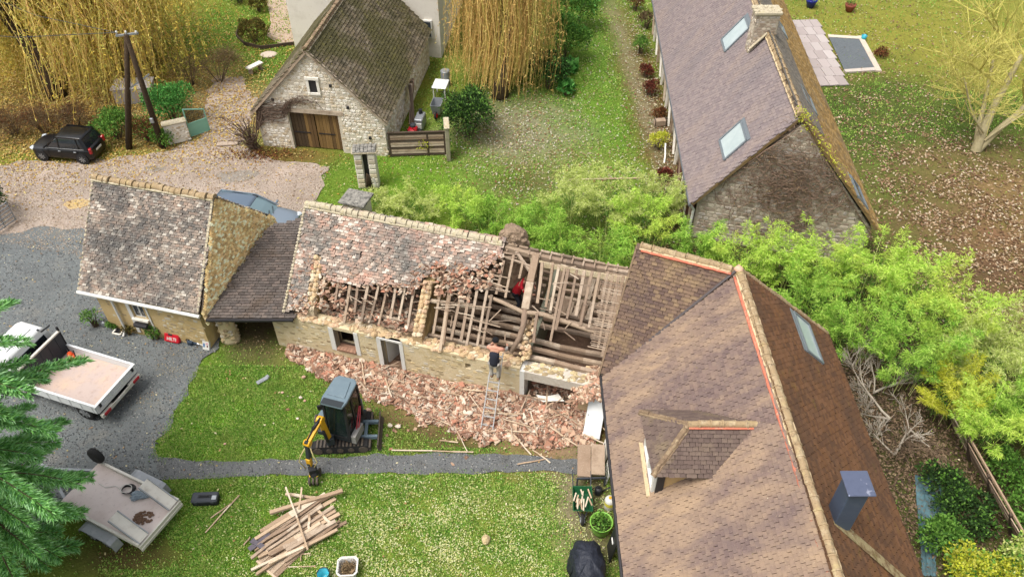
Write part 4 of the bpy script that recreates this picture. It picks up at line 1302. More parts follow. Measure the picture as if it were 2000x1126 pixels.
# battens: short broken runs over the rafters
for i in range(86):
 if i<38:
  u,v=11.35+random.uniform(-.1,.05),.75+1.8*(i/38)
  du_=random.uniform(.55,.85)
  tilt=random.uniform(-.02,.02)
 elif i<62:
  u,v=random.uniform(7.0,7.9),random.uniform(1.55,2.55)
  du_=random.uniform(.3,.75);tilt=random.uniform(-.06,.06)
  if u+du_>8.4:
   du_=8.4-u
 elif i<76:
  u,v=random.uniform(5.8,7.2),random.uniform(.7,1.9)
  du_=random.uniform(.5,1.3);tilt=random.uniform(-.12,.12)
 else:
  u,v=random.uniform(9.1,10.4),random.uniform(1.6,2.5)
  du_=random.uniform(.3,.7);tilt=random.uniform(-.1,.1)
 mb=MB(o_ruin)
 mb.bar(DW(u,v,zs(v)+.065),DW(u+du_,v+tilt,zs(v+tilt)+.065),.032,.018,up=rn)
 mb.build('batten',M_rafter if random.random()<.6 else M_wood_grey,ruin)
 # hanging and snapped laths
for i in range(46):
 if i<20:
  u,v=random.uniform(1.9,5.3),random.uniform(.3,1.0)
 elif i<34:
  u,v=random.uniform(9.4,11.6),random.uniform(.7,1.7)
 else:
  u,v=random.uniform(5.9,8.6),random.uniform(.4,2.0)
 a=random.uniform(0,math.pi)
 l=random.uniform(.3,.75)
 z=zs(v)+random.uniform(.05,.12)
 mb=MB(o_ruin)
 mb.bar(DW(u,v,z),DW(u+l*math.cos(a),v+l*.6*math.sin(a),z+l*random.uniform(-.2,.5)*math.sin(a)),.03,.018)
 mb.build('broken_lath',M_rafter if random.random()<.6 else M_wood_grey,ruin)
 # surviving tiles
TP=[(0.62,2.76),(7.87,2.76),(7.9,2.44),(7.51,2.14),(7.25,1.98),(6.69,1.84),(6.26,1.78),(5.68,1.89),(5.41,1.54),(5.23,1.22),(4.2,1.2),(3.13,1.0),(2.16,.99),(1.78,1.09),(1.55,1.58),(1.25,1.54),(1.35,.78),(1.41,.27),(.75,.0)]
sc_=math.hypot(HW,ZR-ZE)/HW
rvv=(DW(0,HW,ZR)-DW(0,0,ZE)).normalized()
TPs=[(u,v*sc_)for u,v in TP]
dp=[(.62,2.74*sc_),(7.8,2.74*sc_),(7.75,2.5*sc_),(7.2,2.12*sc_),(6.2,1.95*sc_),(5.4,1.7*sc_),(4.2,1.36*sc_),(2.2,1.15*sc_),(1.7,1.6*sc_),(1.2,1.56*sc_),(1.3,.3*sc_),(.75,.0)]
ragged=[(u+(.0 if v>2.6*sc_ else random.uniform(-.05,.05)),v)for u,v in TPs]
roof_slope(ruin,o_ruin,DW(0,0,ZE+.09),du,rvv,dp,.16,.1,M_tile_pinkold,M_deck,nparts=0,keep=lambda u,v:u<-9,thick=.05)
roof_slope(ruin,o_ruin,DW(0,0,ZE+.1),du,rvv,TPs,.16,.1,M_tile_pinkold,M_deck,nparts=300,jit=2.2,thick=.02,skip=.02)
rvb=(DW(0,HW,ZR)-DW(0,DEP+.1,ZE-.1)).normalized()
roof_slope(ruin,o_ruin,DW(7.9,DEP+.1,ZE),-du,rvb,[(0,0),(7.25,0),(7.25,3.9),(0,3.9)],.16,.1,M_tile_pinkold,M_deck,nparts=0,jit=2)
ridge(ruin,o_ruin,DW(.6,HW,ZR+.12),DW(7.85,HW,ZR+.1),.13,.2,M_lichen_mortar,M_lichen_mortar,jit=2.5)
f=MB(o_ruin)
for i in range(34):
 t=i/33
 f.lump(DW(.62-.0*t,HW*t,ZE+.14+(ZR-ZE)*t),(.06,.08,.05),i)
f.build('verge_mortar',M_lichen_mortar,ruin)
# displaced tiles lying in heaps on the battens and along the ragged edge
M_shard=material('broken_tile',(.4,.3,.25),rough=.95,spec=.1,pieces=[C(200,164,138),C(180,140,116),C(214,186,160),C(166,124,102),C(192,136,112),C(190,160,134),C(228,210,190),C(146,114,96),C(124,98,82),C(178,162,144)],layers=[(6,C(226,204,186),.58,.72,.6),(9,C(132,110,100),.62,.74,.5)],bump=(30,.4,.01))
def shards(n,pos,size=(.09,.17),flat=.5,up=None):
 """n broken tile pieces at pos (n,3): small slabs lying every way."""
 a=RNG.uniform(0,2*math.pi,n)
 tl=RNG.normal(0,flat,(n,2))
 w,l=RNG.uniform(*size,n),RNG.uniform(*size,n)
 t=RNG.uniform(.012,.03,n)
 ca,sa=np.cos(a),np.sin(a)
 X=np.stack([ca,sa,tl[:,0]],1);X/=np.linalg.norm(X,axis=1)[:,None]
 Y=np.stack([-sa,ca,tl[:,1]],1);Y-=X*(X*Y).sum(1)[:,None];Y/=np.linalg.norm(Y,axis=1)[:,None]
 Z=np.cross(X,Y)
 q=np.array([(-1,-1,-1),(1,-1,-1),(1,1,-1),(-1,1,-1),(-1,-1,1),(1,-1,1),(1,1,1),(-1,1,1)])/2
 qq=np.repeat(q[None],n,0)
 qq[:,:,:2]*=RNG.uniform(.65,1.1,(n,8,1))
 v=pos[:,None,:]+qq[...,:1]*X[:,None]*w[:,None,None]+qq[...,1:2]*Y[:,None]*l[:,None,None]+qq[...,2:]*Z[:,None]*t[:,None,None]
 f=np.array([(4,5,6,7),(3,2,1,0),(0,1,5,4),(1,2,6,5),(2,3,7,6),(3,0,4,7)])
 return v.reshape(-1,3),(f[None]+(np.arange(n)*8)[:,None,None]).reshape(-1,4)
def on_roof(n,uv0,uv1,lift=(.08,.2)):
 u,v=RNG.uniform(uv0[0],uv1[0],n),RNG.uniform(uv0[1],uv1[1],n)
 z=ZE+(ZR-ZE)*v/HW+RNG.uniform(*lift,n)
 return np.array(D0)[None]+np.outer(u,du)+np.outer(v,dv)+np.outer(z,(0,0,1))
heap=[]
for(a,b,n,li)in(((5.8,1.15),(7.1,1.5),55,(.08,.2)),((5.7,1.5),(6.9,1.95),130,(.08,.22)),((6.8,1.5),(7.7,2.0),60,(.08,.2)),((7.2,1.95),(7.95,2.4),40,(.08,.18)),((1.6,.35),(2.9,1.05),90,(-.05,.12)),((1.6,1.0),(5.3,1.3),90,(.06,.16)),((2.6,.2),(5.4,.5),70,(-.1,.05)),((.8,.05),(1.5,.5),60,(.05,.2)),((4.9,1.2),(5.7,1.8),60,(.06,.2)),((.7,.3),(1.4,1.6),40,(.1,.16))):
 heap.append(on_roof(n,a,b,li)-np.array(o_ruin))
heap=np.concatenate(heap)
v,f=shards(len(heap),heap,(.08,.18),.55)
tag(mesh_np('loose_tiles',v,f,M_shard,ruin),kind='stuff')
# ceiling rubble fallen between the joists of the left bay
n=420
q=np.array(D0)[None]+np.outer(RNG.uniform(1.75,5.3,n),du)+np.outer(RNG.uniform(.5,2.2,n),dv)+np.outer(RNG.uniform(1.55,1.75,n),(0,0,1))-np.array(o_ruin)
v,f=shards(n,q,(.06,.2),.4)
tag(mesh_np('ceiling_rubble',v,f,M_shard,ruin),kind='stuff')
# wattle ceiling boards of the left bay
mb=MB(o_ruin)
DH(mb,1.7,5.36,.5,2.6,1.5,1.54)
mb.build('ceiling',M_interior,ruin)
# stump of masonry chimney behind the ridge
mb=MB(o_ruin)
prof=[]
cc=DW(8.05,3.15,0)
rings=[]
for z,r in((2.6,.62),(3.6,.58),(4.2,.52),(4.62,.44),(4.86,.3),(4.96,.12)):
 rings.append([Vector((cc.x+r*(1.0+.12*math.sin(5*t+z*3))*math.cos(t),cc.y+r*.72*(1+.14*math.sin(4*t+z))*math.sin(t),z))for t in np.linspace(0,2*math.pi,17)[:-1]])
mb.loft(rings)
ch=mb.build('chimney_stump',material('chimney_rubble',C(156,134,112),layers=[(4,C(120,100,82),.48,.68,.8),(13,C(188,168,142),.56,.72,.6),(2,C(150,140,98),.56,.7,.6)],bump=(9,1.0,.08)),ruin)
mb=MB(o_ruin)
for i in range(90):
 t,z=random.uniform(0,6.28),random.uniform(3.6,4.9)
 r=np.interp(z,[3.6,4.2,4.62,4.86,4.96],[.56,.5,.42,.28,.1])
 mb.lump((cc.x+r*math.cos(t),cc.y+r*.75*math.sin(t),z),(.09,.09,.07),i+50)
tag(mb.build('chimney_stone',ch.data.materials[0],ch),kind='stuff')
# debris heap against the tall house
n=620
u=RNG.uniform(11.0,12.2,n);vv2=RNG.uniform(-.5,1.0,n)
hz=np.clip(1.45+.55*(u-11.2)-.25*np.abs(vv2-.3),.9,2.2)*RNG.uniform(.9,1.04,n)
q=np.array(D0)[None]+np.outer(u,du)+np.outer(vv2,dv)+np.outer(hz,(0,0,1))-np.array(o_ruin)
v,f=shards(n,q,(.07,.2),.6)
M_debris=material('debris',(.4,.3,.2),pieces=[C(196,164,136),C(176,142,116),C(214,186,158),C(160,126,104),C(206,158,132),C(226,204,180)],layers=[(8,C(128,102,84),.58,.72,.6)],bump=(20,.5,.01))
tag(mesh_np('debris_heap',v,f,M_debris,ruin),kind='stuff')
mb=MB(o_ruin)
DH(mb,11.25,12.1,-.05,.9,.0,1.5)
mb.build('corner_pier',M_ochre_rubble,ruin)
# ---------------------------------------------------------------- lean-to over the passage
o_lean=(-9.0,22.0,0)
lean=thing('lean_to','dark slate-coloured lean-to roof covering the passage between cottage and outbuilding','lean-to',o_lean)
P0,P1=CW(4.55,-.12,1.78),DW(1.0,-.1,1.74)
P2,P3=Vector((-7.97,24.46,2.30)),Vector((-9.33,24.06,2.30))
u_=(P1-P0).normalized()
v_=P2-P0
v_=(v_-u_*v_.dot(u_)).normalized()
pl=[((q-P0).dot(u_),(q-P0).dot(v_))for q in(P0,P1,P2,P3)]
roof_slope(lean,o_lean,P0,u_,v_,pl,.2,.13,M_tile_slate,M_deck,nparts=200,jit=.8)
f=MB(o_lean)
f.bar(P0+Vector((0,-.06,-.02)),P1+Vector((0,-.06,-.02)),.09,.07)
f.build('gutter',M_dark_gutter,lean)
f=MB(o_lean)
f.bar(P0+Vector((.1,.25,-.16)),P1+Vector((0,.25,-.16)),.14,.16)
f.bar(P3+Vector((.1,-.2,-.2)),P2+Vector((0,-.2,-.2)),.14,.16)
f.build('beam',M_wood_dark,lean)
f=MB(o_lean)
pc=Vector((*(-10.39,20.29),0))
rg=[]
for z,r in((-.1,.31),(.1,.3),(1.0,.27),(1.7,.26)):
 rg.append([Vector((pc.x+r*math.cos(t)*1.15,pc.y+r*math.sin(t)*.9,z))for t in np.linspace(0,2*math.pi,15)[:-1]])
f.loft(rg)
pr_=f.build('pier',M_wall_plaster,lean,smooth=True)
f=MB(o_lean)
for i in range(70):
 t,z=random.uniform(0,6.28),random.uniform(.05,1.6)
 f.lump((pc.x+.29*math.cos(t),pc.y+.24*math.sin(t),z),(.09,.09,.06),i)
tag(f.build('pier_stone',M_stone,pr_),kind='stuff')
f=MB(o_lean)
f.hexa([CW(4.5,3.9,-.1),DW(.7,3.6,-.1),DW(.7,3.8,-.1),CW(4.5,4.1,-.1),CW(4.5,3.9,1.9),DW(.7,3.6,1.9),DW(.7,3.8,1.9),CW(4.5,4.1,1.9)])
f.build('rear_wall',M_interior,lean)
# ================================================================ PLANTS
def leaf_quads(p,d,l,w,fold=.0):
 """leaves: p (n,3) base points, d (n,3) directions, l lengths, w widths -> kite-shaped quads."""
 n=len(p)
 d=d/(np.linalg.norm(d,axis=1)[:,None]+1e-9)
 r=RNG.normal(0,1,(n,3))
 s=np.cross(d,r)
 s/=np.linalg.norm(s,axis=1)[:,None]+1e-9
 l,w=np.broadcast_to(l,(n,))[:,None],np.broadcast_to(w,(n,))[:,None]
 v=np.stack([p,p+d*l*.45+s*w*.5,p+d*l,p+d*l*.45-s*w*.5],1)
 f=np.arange(n*4).reshape(n,4)
 return v.reshape(-1,3),f
def cloud(n,blobs,shell=.55):
 """n points in a union of ellipsoids [(cx,cy,cz,rx,ry,rz)], denser to the outside; also outward directions."""
 b=np.array(blobs,float)
 wgt=b[:,3]*b[:,4]+b[:,3]*b[:,5]
 k=RNG.choice(len(b),n,p=wgt/wgt.sum())
 d=RNG.normal(0,1,(n,3));d/=np.linalg.norm(d,axis=1)[:,None]
 d[:,2]=np.where(d[:,2]<-.35,-d[:,2],d[:,2])
 r=(shell+(1-shell)*RNG.random(n))*(1+.12*np.sin(d[:,0]*7+k)+.12*np.sin(d[:,1]*9+2*k)+.08*np.sin(d[:,2]*11))
 return b[k,:3]+d*b[k,3:]*r[:,None],d
def leafmat(name,cols,trans=.25,layers=(),rough=.75):
 return material(name,cols[0],rough=rough,spec=.2,pieces=cols,trans=trans,layers=layers)
M_bark=material('brown_bark',C(106,90,72),rough=1,layers=[(6,C(76,64,52),.5,.7,.7),(20,C(146,128,104),.6,.74,.6)],bump=(16,.9,.03))
M_bark_dark=material('dark_bark',C(72,58,44),rough=1,layers=[(8,C(100,84,60),.52,.7,.7)],bump=(16,.9,.03))
M_bark_pale=material('pale_bark',C(176,164,128,1.25),rough=1,layers=[(4,C(146,136,96,1.25),.48,.68,.8),(14,C(108,98,76,1.25),.58,.72,.7)],bump=(18,.7,.02))
M_lf_willow=leafmat('yellow_willow_leaf',[C(202,184,86,1.363),C(188,168,78,1.363),C(218,204,112,1.363),C(166,154,70,1.363),C(174,174,86,1.363),C(208,180,76,1.363)],.35)
M_lf_willow2=leafmat('orange_willow_twig',[C(211,175,104,1.35),C(195,155,96,1.35),C(221,193,122,1.35),C(183,147,84,1.35),C(203,183,104,1.35),C(175,163,84,1.35)],.3)
M_lf_bamboo=leafmat('bamboo_leaf',[C(158,194,66,1.604),C(146,180,62,1.604),C(178,204,88,1.604),C(126,164,54,1.604),C(190,208,104,1.604),C(156,188,82,1.604)],.22,layers=[(.55,C(186,186,84,1.604),.5,.68,.55)])
M_lf_bamboo_d=leafmat('deep_bamboo_leaf',[C(132,176,62,1.549),C(110,154,50,1.549),C(156,190,78,1.549),C(92,136,46,1.549),C(168,200,94,1.549)],.22,layers=[(.6,C(158,176,74,1.549),.5,.68,.5)])
M_lf_bamboo_p=leafmat('pale_bamboo_leaf',[C(196,206,120,1.438),C(176,192,100,1.438),C(212,216,148,1.438),C(160,178,86,1.438)],.35)
M_lf_yellow=leafmat('yellow_leaf',[C(212,214,72,1.2),C(196,200,58,1.2),C(224,222,104,1.2),C(180,190,64,1.2)],.35)
M_lf_green=leafmat('green_leaf',[C(84,126,44,1.35),C(68,106,38,1.35),C(104,146,58,1.35),C(58,92,36,1.35),C(118,156,72,1.35)],.25)
M_lf_bright=leafmat('bright_green_leaf',[C(84,146,64,1.3),C(68,124,54,1.3),C(106,166,82,1.3),C(58,108,46,1.3)],.25)
M_lf_dark=leafmat('dark_evergreen_leaf',[C(54,84,36),C(44,70,32),C(66,98,44),C(38,60,30)],.15)
M_lf_rust=leafmat('rust_leaf',[C(136,84,52),C(116,66,44),C(156,104,62),C(98,60,44),C(120,98,54)],.25)
M_lf_red=leafmat('dark_red_leaf',[C(120,54,44),C(98,44,38),C(140,74,56),C(90,58,40)],.2)
M_lf_brown=leafmat('brown_twig',[C(126,104,76),C(106,86,62),C(146,124,92),C(96,84,58)],.15)
M_lf_topiary=leafmat('bronze_green_leaf',[C(98,92,40,1.3),C(84,80,36,1.3),C(116,104,48,1.3),C(106,80,42,1.3),C(72,76,34,1.3)],.15)
M_lf_conifer=leafmat('conifer_spray',[C(92,140,66,2.03),C(74,120,54,2.03),C(110,158,84,2.03),C(128,174,106,2.03),C(60,102,46,2.03),C(96,142,92,2.03)],.25)
M_lf_conifer_tip=leafmat('conifer_tip',[C(140,182,120,1.69),C(118,164,98,1.69),C(164,200,156,1.69)],.25)
def plant(name,label,cat,base,foliage,mats,group=None,stems=None,stem_mat=None):
 """foliage: list of (verts, faces) in world space, one material each."""
 o=thing(name,label,cat,base,0,group)
 b=np.array(base,float)
 if stems is not None:
  stems.off=Vector((0,0,0))
  stems.v=[q-Vector(base)for q in stems.v]
  stems.build('stem',stem_mat or M_bark,o)
 for(v,f),m in zip(foliage,mats):
  tag(mesh_np('foliage',v-b,f,m,o),kind='stuff')
 return o
def shrub(name,label,cat,c,r,h,m,n=1500,leaf=(.09,.05),lumps=5,shell=.6,group=None,m2=None,n2=0,stems=8):
 c=np.array((c[0],c[1],0.0))
 bl=[(c[0],c[1],h*.55,r*.8,r*.8,h*.5)]
 for i in range(lumps):
  a=random.uniform(0,6.28);q=random.uniform(.35,.7)*r
  rr=r*random.uniform(.35,.55)
  bl.append((c[0]+q*math.cos(a),c[1]+q*math.sin(a),random.uniform(.4,.85)*h,rr,rr,rr*random.uniform(.7,1.0)*min(1.3,h/r)))
 p,d=cloud(n,bl,shell)
 p[:,2]=np.maximum(p[:,2],.03)
 dd=d*.7+RNG.normal(0,.6,d.shape)
 fo=[leaf_quads(p,dd,RNG.uniform(.7,1.3,n)*leaf[0],RNG.uniform(.7,1.3,n)*leaf[1])]
 ms=[m]
 if m2 is not None:
  p,d=cloud(n2,bl,.85)
  p[:,2]=np.maximum(p[:,2],.03)
  fo.append(leaf_quads(p,d+RNG.normal(0,.6,d.shape),RNG.uniform(.7,1.3,n2)*leaf[0]*1.15,RNG.uniform(.7,1.3,n2)*leaf[1]*1.2))
  ms.append(m2)
 st=MB()
 for i in range(stems):
  a=random.uniform(0,6.28)
  q=random.uniform(.2,.75)*r
  st.tube([(c[0]+.1*math.cos(a),c[1]+.1*math.sin(a),0),(c[0]+.55*q*math.cos(a),c[1]+.55*q*math.sin(a),h*.45),(c[0]+q*math.cos(a),c[1]+q*math.sin(a),h*random.uniform(.7,.95))],[.03,.02,.008],5)
 return plant(name,label,cat,tuple(c),fo,ms,group,st)
def bamboo(label,c,r,h,culms,m,per=46,m2=None,yel=0,group='bamboo clumps behind the houses',lean=(0,0),low=.3):
 st=MB()
 P_,D_,Q_=[],[],[]
 for i in range(culms):
  a=random.uniform(0,6.28);q=r*.45*math.sqrt(random.random())
  b=Vector((c[0]+q*math.cos(a),c[1]+q*math.sin(a),0))
  hh=h*random.uniform(.55,1.4)
  out=Vector((math.cos(a)*r*random.uniform(.3,1.0)+lean[0],math.sin(a)*r*random.uniform(.3,.85)+lean[1],0))
  pts=[b+out*(t**2.2)+Vector((0,0,hh*(t-.2*t**4)))for t in np.linspace(0,1,7)]
  if i%3==0:
   st.tube(pts,[.014,.013,.012,.01,.008,.006,.003],4)
  k=int(per*.85)
  t=low+(1-low)*RNG.random(k)**.5
  ip=np.array([np.array(pts[min(5,int(x*6))].lerp(pts[min(6,int(x*6)+1)],x*6-int(x*6)))for x in t])
  an=RNG.uniform(0,6.28,k)
  ln=RNG.uniform(.03,.26,k)*(1.2-t*.85)*r
  side=np.stack([np.cos(an),np.sin(an),RNG.uniform(-.1,.5,k)],1)
  p=ip+side*ln[:,None]
  for j in range(7):
   P_.append(p+RNG.normal(0,.03,p.shape))
   dd=side*.8+np.array(out)[None]*.5+RNG.normal(0,.5,p.shape)
   dd[:,2]-=.35
   D_.append(dd);Q_.append(t)
 p,d,tt_=np.concatenate(P_),np.concatenate(D_),np.concatenate(Q_)
 p[:,2]=np.maximum(p[:,2],.05)
 o=thing('bamboo',label,'bamboo',(c[0],c[1],0),0,group)
 bb=np.array((c[0],c[1],0.0))
 st.v=[q-Vector(bb)for q in st.v]
 st.build('culm',M_lf_bamboo_p,o)
 old=tt_<.55  # lower inner leaves get a darker green, painting in the clump's shade
 for sel,mm in((~old,m),(old,M_lf_green)):
  n=int(sel.sum())
  v,f=leaf_quads(p[sel],d[sel],RNG.uniform(.09,.21,n),RNG.uniform(.013,.024,n))
  tag(mesh_np('foliage',v-bb,f,mm,o),kind='stuff')
 return o
 # (ground point, radius, height, culms, leaf material, label)
BAMB=[((-5.89,27.58),1.0,1.0,26,M_lf_bamboo_p,'low feathery bamboo at the grassy corner beside the tiled gate pillar'),((-4.09,27.40),1.1,1.2,30,M_lf_bamboo_p,'low feathery bamboo behind the ridge of the half-stripped roof'),((-2.29,26.86),1.1,1.5,30,M_lf_bamboo,'feathery bamboo just left of the rubble chimney stump'),((-0.96,25.84),.9,1.8,26,M_lf_bamboo_d,'green bamboo tuft touching the rubble chimney stump'),((1.08,25.66),1.0,1.9,30,M_lf_bamboo_d,'green bamboo just right of the rubble chimney stump'),((1.97,24.23),1.1,2.0,34,M_lf_bamboo_d,'green bamboo over the bare ridge beam'),((2.43,27.01),1.3,2.3,42,M_lf_bamboo_p,'pale yellow bamboo plume on the edge of the rear lawn'),((3.47,23.46),1.2,2.2,38,M_lf_bamboo_d,'dark green bamboo behind the open rafters'),((4.15,26.48),1.4,2.5,46,M_lf_bamboo_p,'wide pale yellow bamboo plume between rear lawn and rafters'),((5.40,25.15),1.2,2.2,38,M_lf_bamboo,'light bamboo at the tip of the wing roof'),((6.31,27.16),1.1,2.0,34,M_lf_bamboo_p,'pale bamboo plume near the gutter end of the long house'),((7.26,24.20),.9,2.1,36,M_lf_bamboo_d,'bright green bamboo at the foot of the bare gable, left end'),((8.68,22.99),1.3,2.4,46,M_lf_bamboo,'light bamboo under the middle of the viny gable'),((10.29,22.98),1.3,2.3,46,M_lf_bamboo,'light bamboo in front of the viny gable above the ridge corner'),((11.82,22.68),1.4,2.4,50,M_lf_bamboo,'soft light bamboo at the right end of the viny gable'),((10.72,20.76),1.2,2.4,44,M_lf_bamboo_d,'green bamboo leaning on the far edge of the brown roof'),((13.16,21.83),1.4,3.0,50,M_lf_bamboo,'light bamboo plume below the leaf-strewn yard'),((12.17,19.23),1.3,2.6,50,M_lf_bamboo_d,'deep green bamboo beside the roof window'),((14.26,20.74),1.4,3.1,52,M_lf_bamboo,'light bamboo in the middle of the big thicket'),((13.34,17.81),1.3,3.0,52,M_lf_bamboo_d,'deep green bamboo above the fallen branches'),((15.49,19.71),1.5,3.1,54,M_lf_bamboo,'light bamboo plume on the yard side of the thicket'),((14.35,16.49),1.0,2.3,40,M_lf_yellow,'yellow bamboo tuft in the green thicket'),((16.01,17.80),1.4,2.7,52,M_lf_bamboo_p,'pale silvery bamboo plume towards the picture edge'),((17.48,18.72),1.4,2.3,48,M_lf_bamboo_p,'pale bamboo at the edge of the brown leaf litter'),((14.95,15.25),1.2,2.4,46,M_lf_bamboo,'light green bamboo hanging over the plank fence'),((16.54,15.64),1.3,2.5,46,M_lf_bamboo_d,'deep green bamboo behind the plank fence'),((18.21,16.47),1.5,2.6,46,M_lf_bamboo,'light bamboo cut by the right picture edge'),((17.21,14.09),1.4,2.4,40,M_lf_bamboo_d,'deep green bamboo at the lower right picture edge'),]
for c,r,h,cu_,m,lab in BAMB:
 bamboo(lab,c,r,h,int(cu_*.8),m)
 # ---------------------------------------------------------------- weeping willows
def willow(name,label,base,top,rad,nst,mats,limb_top,sweep,leaf=(.12,.022),zend=(.4,2.4),bark=M_bark,per=18,inner=.15,keep=None):
 o=thing(name,label,'tree',base)
 B=Vector(base)
 tr=MB()
 T=Vector(limb_top)
 tr.tube([B+(T-B)*t+Vector((.25*math.sin(t*4),0,0))for t in np.linspace(0,1,6)],[.42,.34,.3,.27,.23,.18],9)
 tr.tube([B+Vector((.25,.1,0)),B+(T-B)*.3+Vector((.35,.1,0)),B+(T-B)*.6+Vector((.5,0,.3))],[.25,.2,.16],8)
 heads=[]
 for i in range(15):
  a=i*2.4
  q=rad*(.25+.7*(i/15)**.6)
  e=Vector((top[0]+q*math.cos(a)*.75,top[1]+q*math.sin(a)*.75,top[2]+random.uniform(-.8,.8)))
  m_=T.lerp(e,.5)+Vector((0,0,.7))
  tr.tube([T+(B-T)*random.uniform(0,.25),m_,e],[.13,.08,.03],6)
  heads+=[m_,m_.lerp(e,.5),e]
 tr.v=[q-B for q in tr.v]
 tr.build('trunk',bark,o,smooth=True)
 # hanging strands: ribbons with small leaves
 V,F,LV,LD=[],[],[],[]
 nv=0
 S=7
 for i in range(nst):
  hd=random.choice(heads)
  a=random.uniform(0,6.28)
  q=rad*math.sqrt(inner+(1-inner)*random.random())
  tip=Vector((top[0]+q*math.cos(a),top[1]+q*math.sin(a),0))
  out=Vector((tip.x-hd.x,tip.y-hd.y,0))
  if out.length>rad*.55:
   out*=rad*.55/out.length
  z1=random.uniform(*zend)
  if keep is not None and not keep(hd+out):
   continue
  h0=hd.z+random.uniform(-.5,.4)
  pts=[]
  for t in np.linspace(0,1,S):
   s_=1-(1-t)**2.2
   z=h0+.5*math.sin(min(1,t*2.5)*math.pi)*.5-(h0-z1)*t**1.7
   pts.append(Vector((hd.x,hd.y,0))+out*s_+Vector(sweep)*t*t+Vector((random.gauss(0,.1)+.22*math.sin(t*5+a),random.gauss(0,.1)+.22*math.cos(t*4+2*a),z)))
  w=random.uniform(.006,.013)
  sd=Vector((math.cos(a+1.57),math.sin(a+1.57),0))*w
  for p in pts:
   V.append(tuple(p-sd-B));V.append(tuple(p+sd-B))
  for k in range(S-1):
   F.append((nv+2*k,nv+2*k+1,nv+2*k+3,nv+2*k+2))
  nv+=2*S
  pa=np.array([tuple(p-B)for p in pts])
  t=RNG.uniform(.12,1,per)*(S-1)
  i0=np.minimum(t.astype(int),S-2)
  fr=(t-i0)[:,None]
  LV.append(pa[i0]*(1-fr)+pa[i0+1]*fr)
  dd=pa[i0+1]-pa[i0]
  dd/=np.linalg.norm(dd,axis=1)[:,None]
  LD.append(dd+RNG.normal(0,.8,dd.shape))
 tag(mesh_np('strands',np.array(V),np.array(F),mats[0],o),kind='stuff')
 lv,ld=np.concatenate(LV),np.concatenate(LD)
 v,f=leaf_quads(lv,ld,RNG.uniform(.6,1.3,len(lv))*leaf[0],RNG.uniform(.7,1.3,len(lv))*leaf[1])
 tag(mesh_np('foliage',v,f,mats[1],o),kind='stuff')
 return o
wb=(-23.80,37.54)
willow('weeping_willow','big weeping willow with yellow autumn leaves and leaning trunk above the black car',(wb[0],wb[1],0),(wb[0]+1.2,wb[1]+3.6,6.6),7.8,2000,(M_lf_willow2,M_lf_willow),(wb[0]-1.9,wb[1]+1.2,5.2),(.3,-.8,0),leaf=(.2,.05),zend=(.2,2.6),bark=M_bark_dark,per=44,inner=.02,keep=lambda q:not(abs(q.x-wb[0]+.5)<1.1 and q.y<wb[1]+1.5))
wb2=(-0.63,37.38)
willow('weeping_willow','weeping willow with long orange-yellow strands hanging in front of the hedge',(wb2[0],wb2[1],0),(wb2[0]+.4,wb2[1]+2.6,7.4),3.7,1500,(M_lf_willow2,M_lf_willow2),(wb2[0],wb2[1]+1.6,6.2),(-.2,-.9,0),leaf=(.17,.034),zend=(.2,2.4),per=30,inner=.02)
# ---------------------------------------------------------------- bare trees
def bare_tree(name,label,base,stems,mat,twig_mat,levels=4,seed=5,spread=.75,twig_n=3,cat='tree',droop=0.0):
 rnd=random.Random(seed)
 o=thing(name,label,cat,base)
 B=Vector(base)
 tr,br,tw=MB(),MB(),MB()
 def grow(p,d,l,r,lev):
  pts=[p]
  dd=d.copy()
  for k in range(4):
   dd=(dd+Vector((rnd.gauss(0,.12),rnd.gauss(0,.12),rnd.gauss(.03,.08)-droop*.05))).normalized()
   pts.append(pts[-1]+dd*l/4)
  rs=[max(.007,r*(1-.14*k))for k in range(5)]
  (tr if lev==0 else br if r>.018 else tw).tube(pts,rs,8 if lev==0 else 5 if r>.018 else 3,cap=False)
  if lev>=levels:
   return
  n=rnd.randint(3,4)+(twig_n if lev>=levels-2 else 0)
  for i in range(n):
   t=rnd.uniform(.3,1.0)
   q=pts[min(3,int(t*4))].lerp(pts[min(4,int(t*4)+1)],t*4-int(t*4))if t<1 else pts[-1]
   ax=Vector((rnd.gauss(0,1),rnd.gauss(0,1),rnd.gauss(.15,.6))).normalized()
   nd=(dd+ax*spread).normalized()
   grow(q,nd,l*rnd.uniform(.5,.74),r*rnd.uniform(.32,.5),lev+1)
 for(off,d,l,r)in stems:
  grow(Vector(off),Vector(d).normalized(),l,r,0)
 tr.build('trunk',mat,o,smooth=True)
 if br.v:
  tag(br.build('branches',twig_mat,o),kind='stuff')
 if tw.v:
  tag(tw.build('twigs',twig_mat,o),kind='stuff')
 return o
M_twig_yellow=material('yellow_green_twig',C(196,186,98,1.15),rough=.9,layers=[(2,C(170,166,84,1.15),.45,.7,.8),(9,C(206,196,146,1.15),.56,.7,.6)])
M_twig_pale=material('pale_dead_twig',C(182,172,156),rough=.95,layers=[(3,C(140,126,108),.5,.7,.8)])
M_twig_brown=material('brown_dead_twig',C(128,108,88),rough=.95,layers=[(3,C(98,80,64),.5,.7,.8)])
tb=(22.14,32.30)
bare_tree('bare_tree','leafless pale-barked tree with yellow-green twigs in the leaf-strewn yard',(tb[0],tb[1],0),[((0,0,0),(.10,.05,1),4.6,.24),((.12,.02,0),(.42,.12,1),4.6,.17),((.05,.1,0),(.25,.4,.95),4.2,.15),((-.05,.1,.9),(-.6,.1,.75),3.4,.06),((.2,.0,.6),(.7,-.2,.8),3.0,.06),((0,0,1.0),(-.7,-.35,.6),3.0,.045)],M_bark_pale,M_twig_yellow,levels=3,seed=8,spread=1.15,twig_n=5)
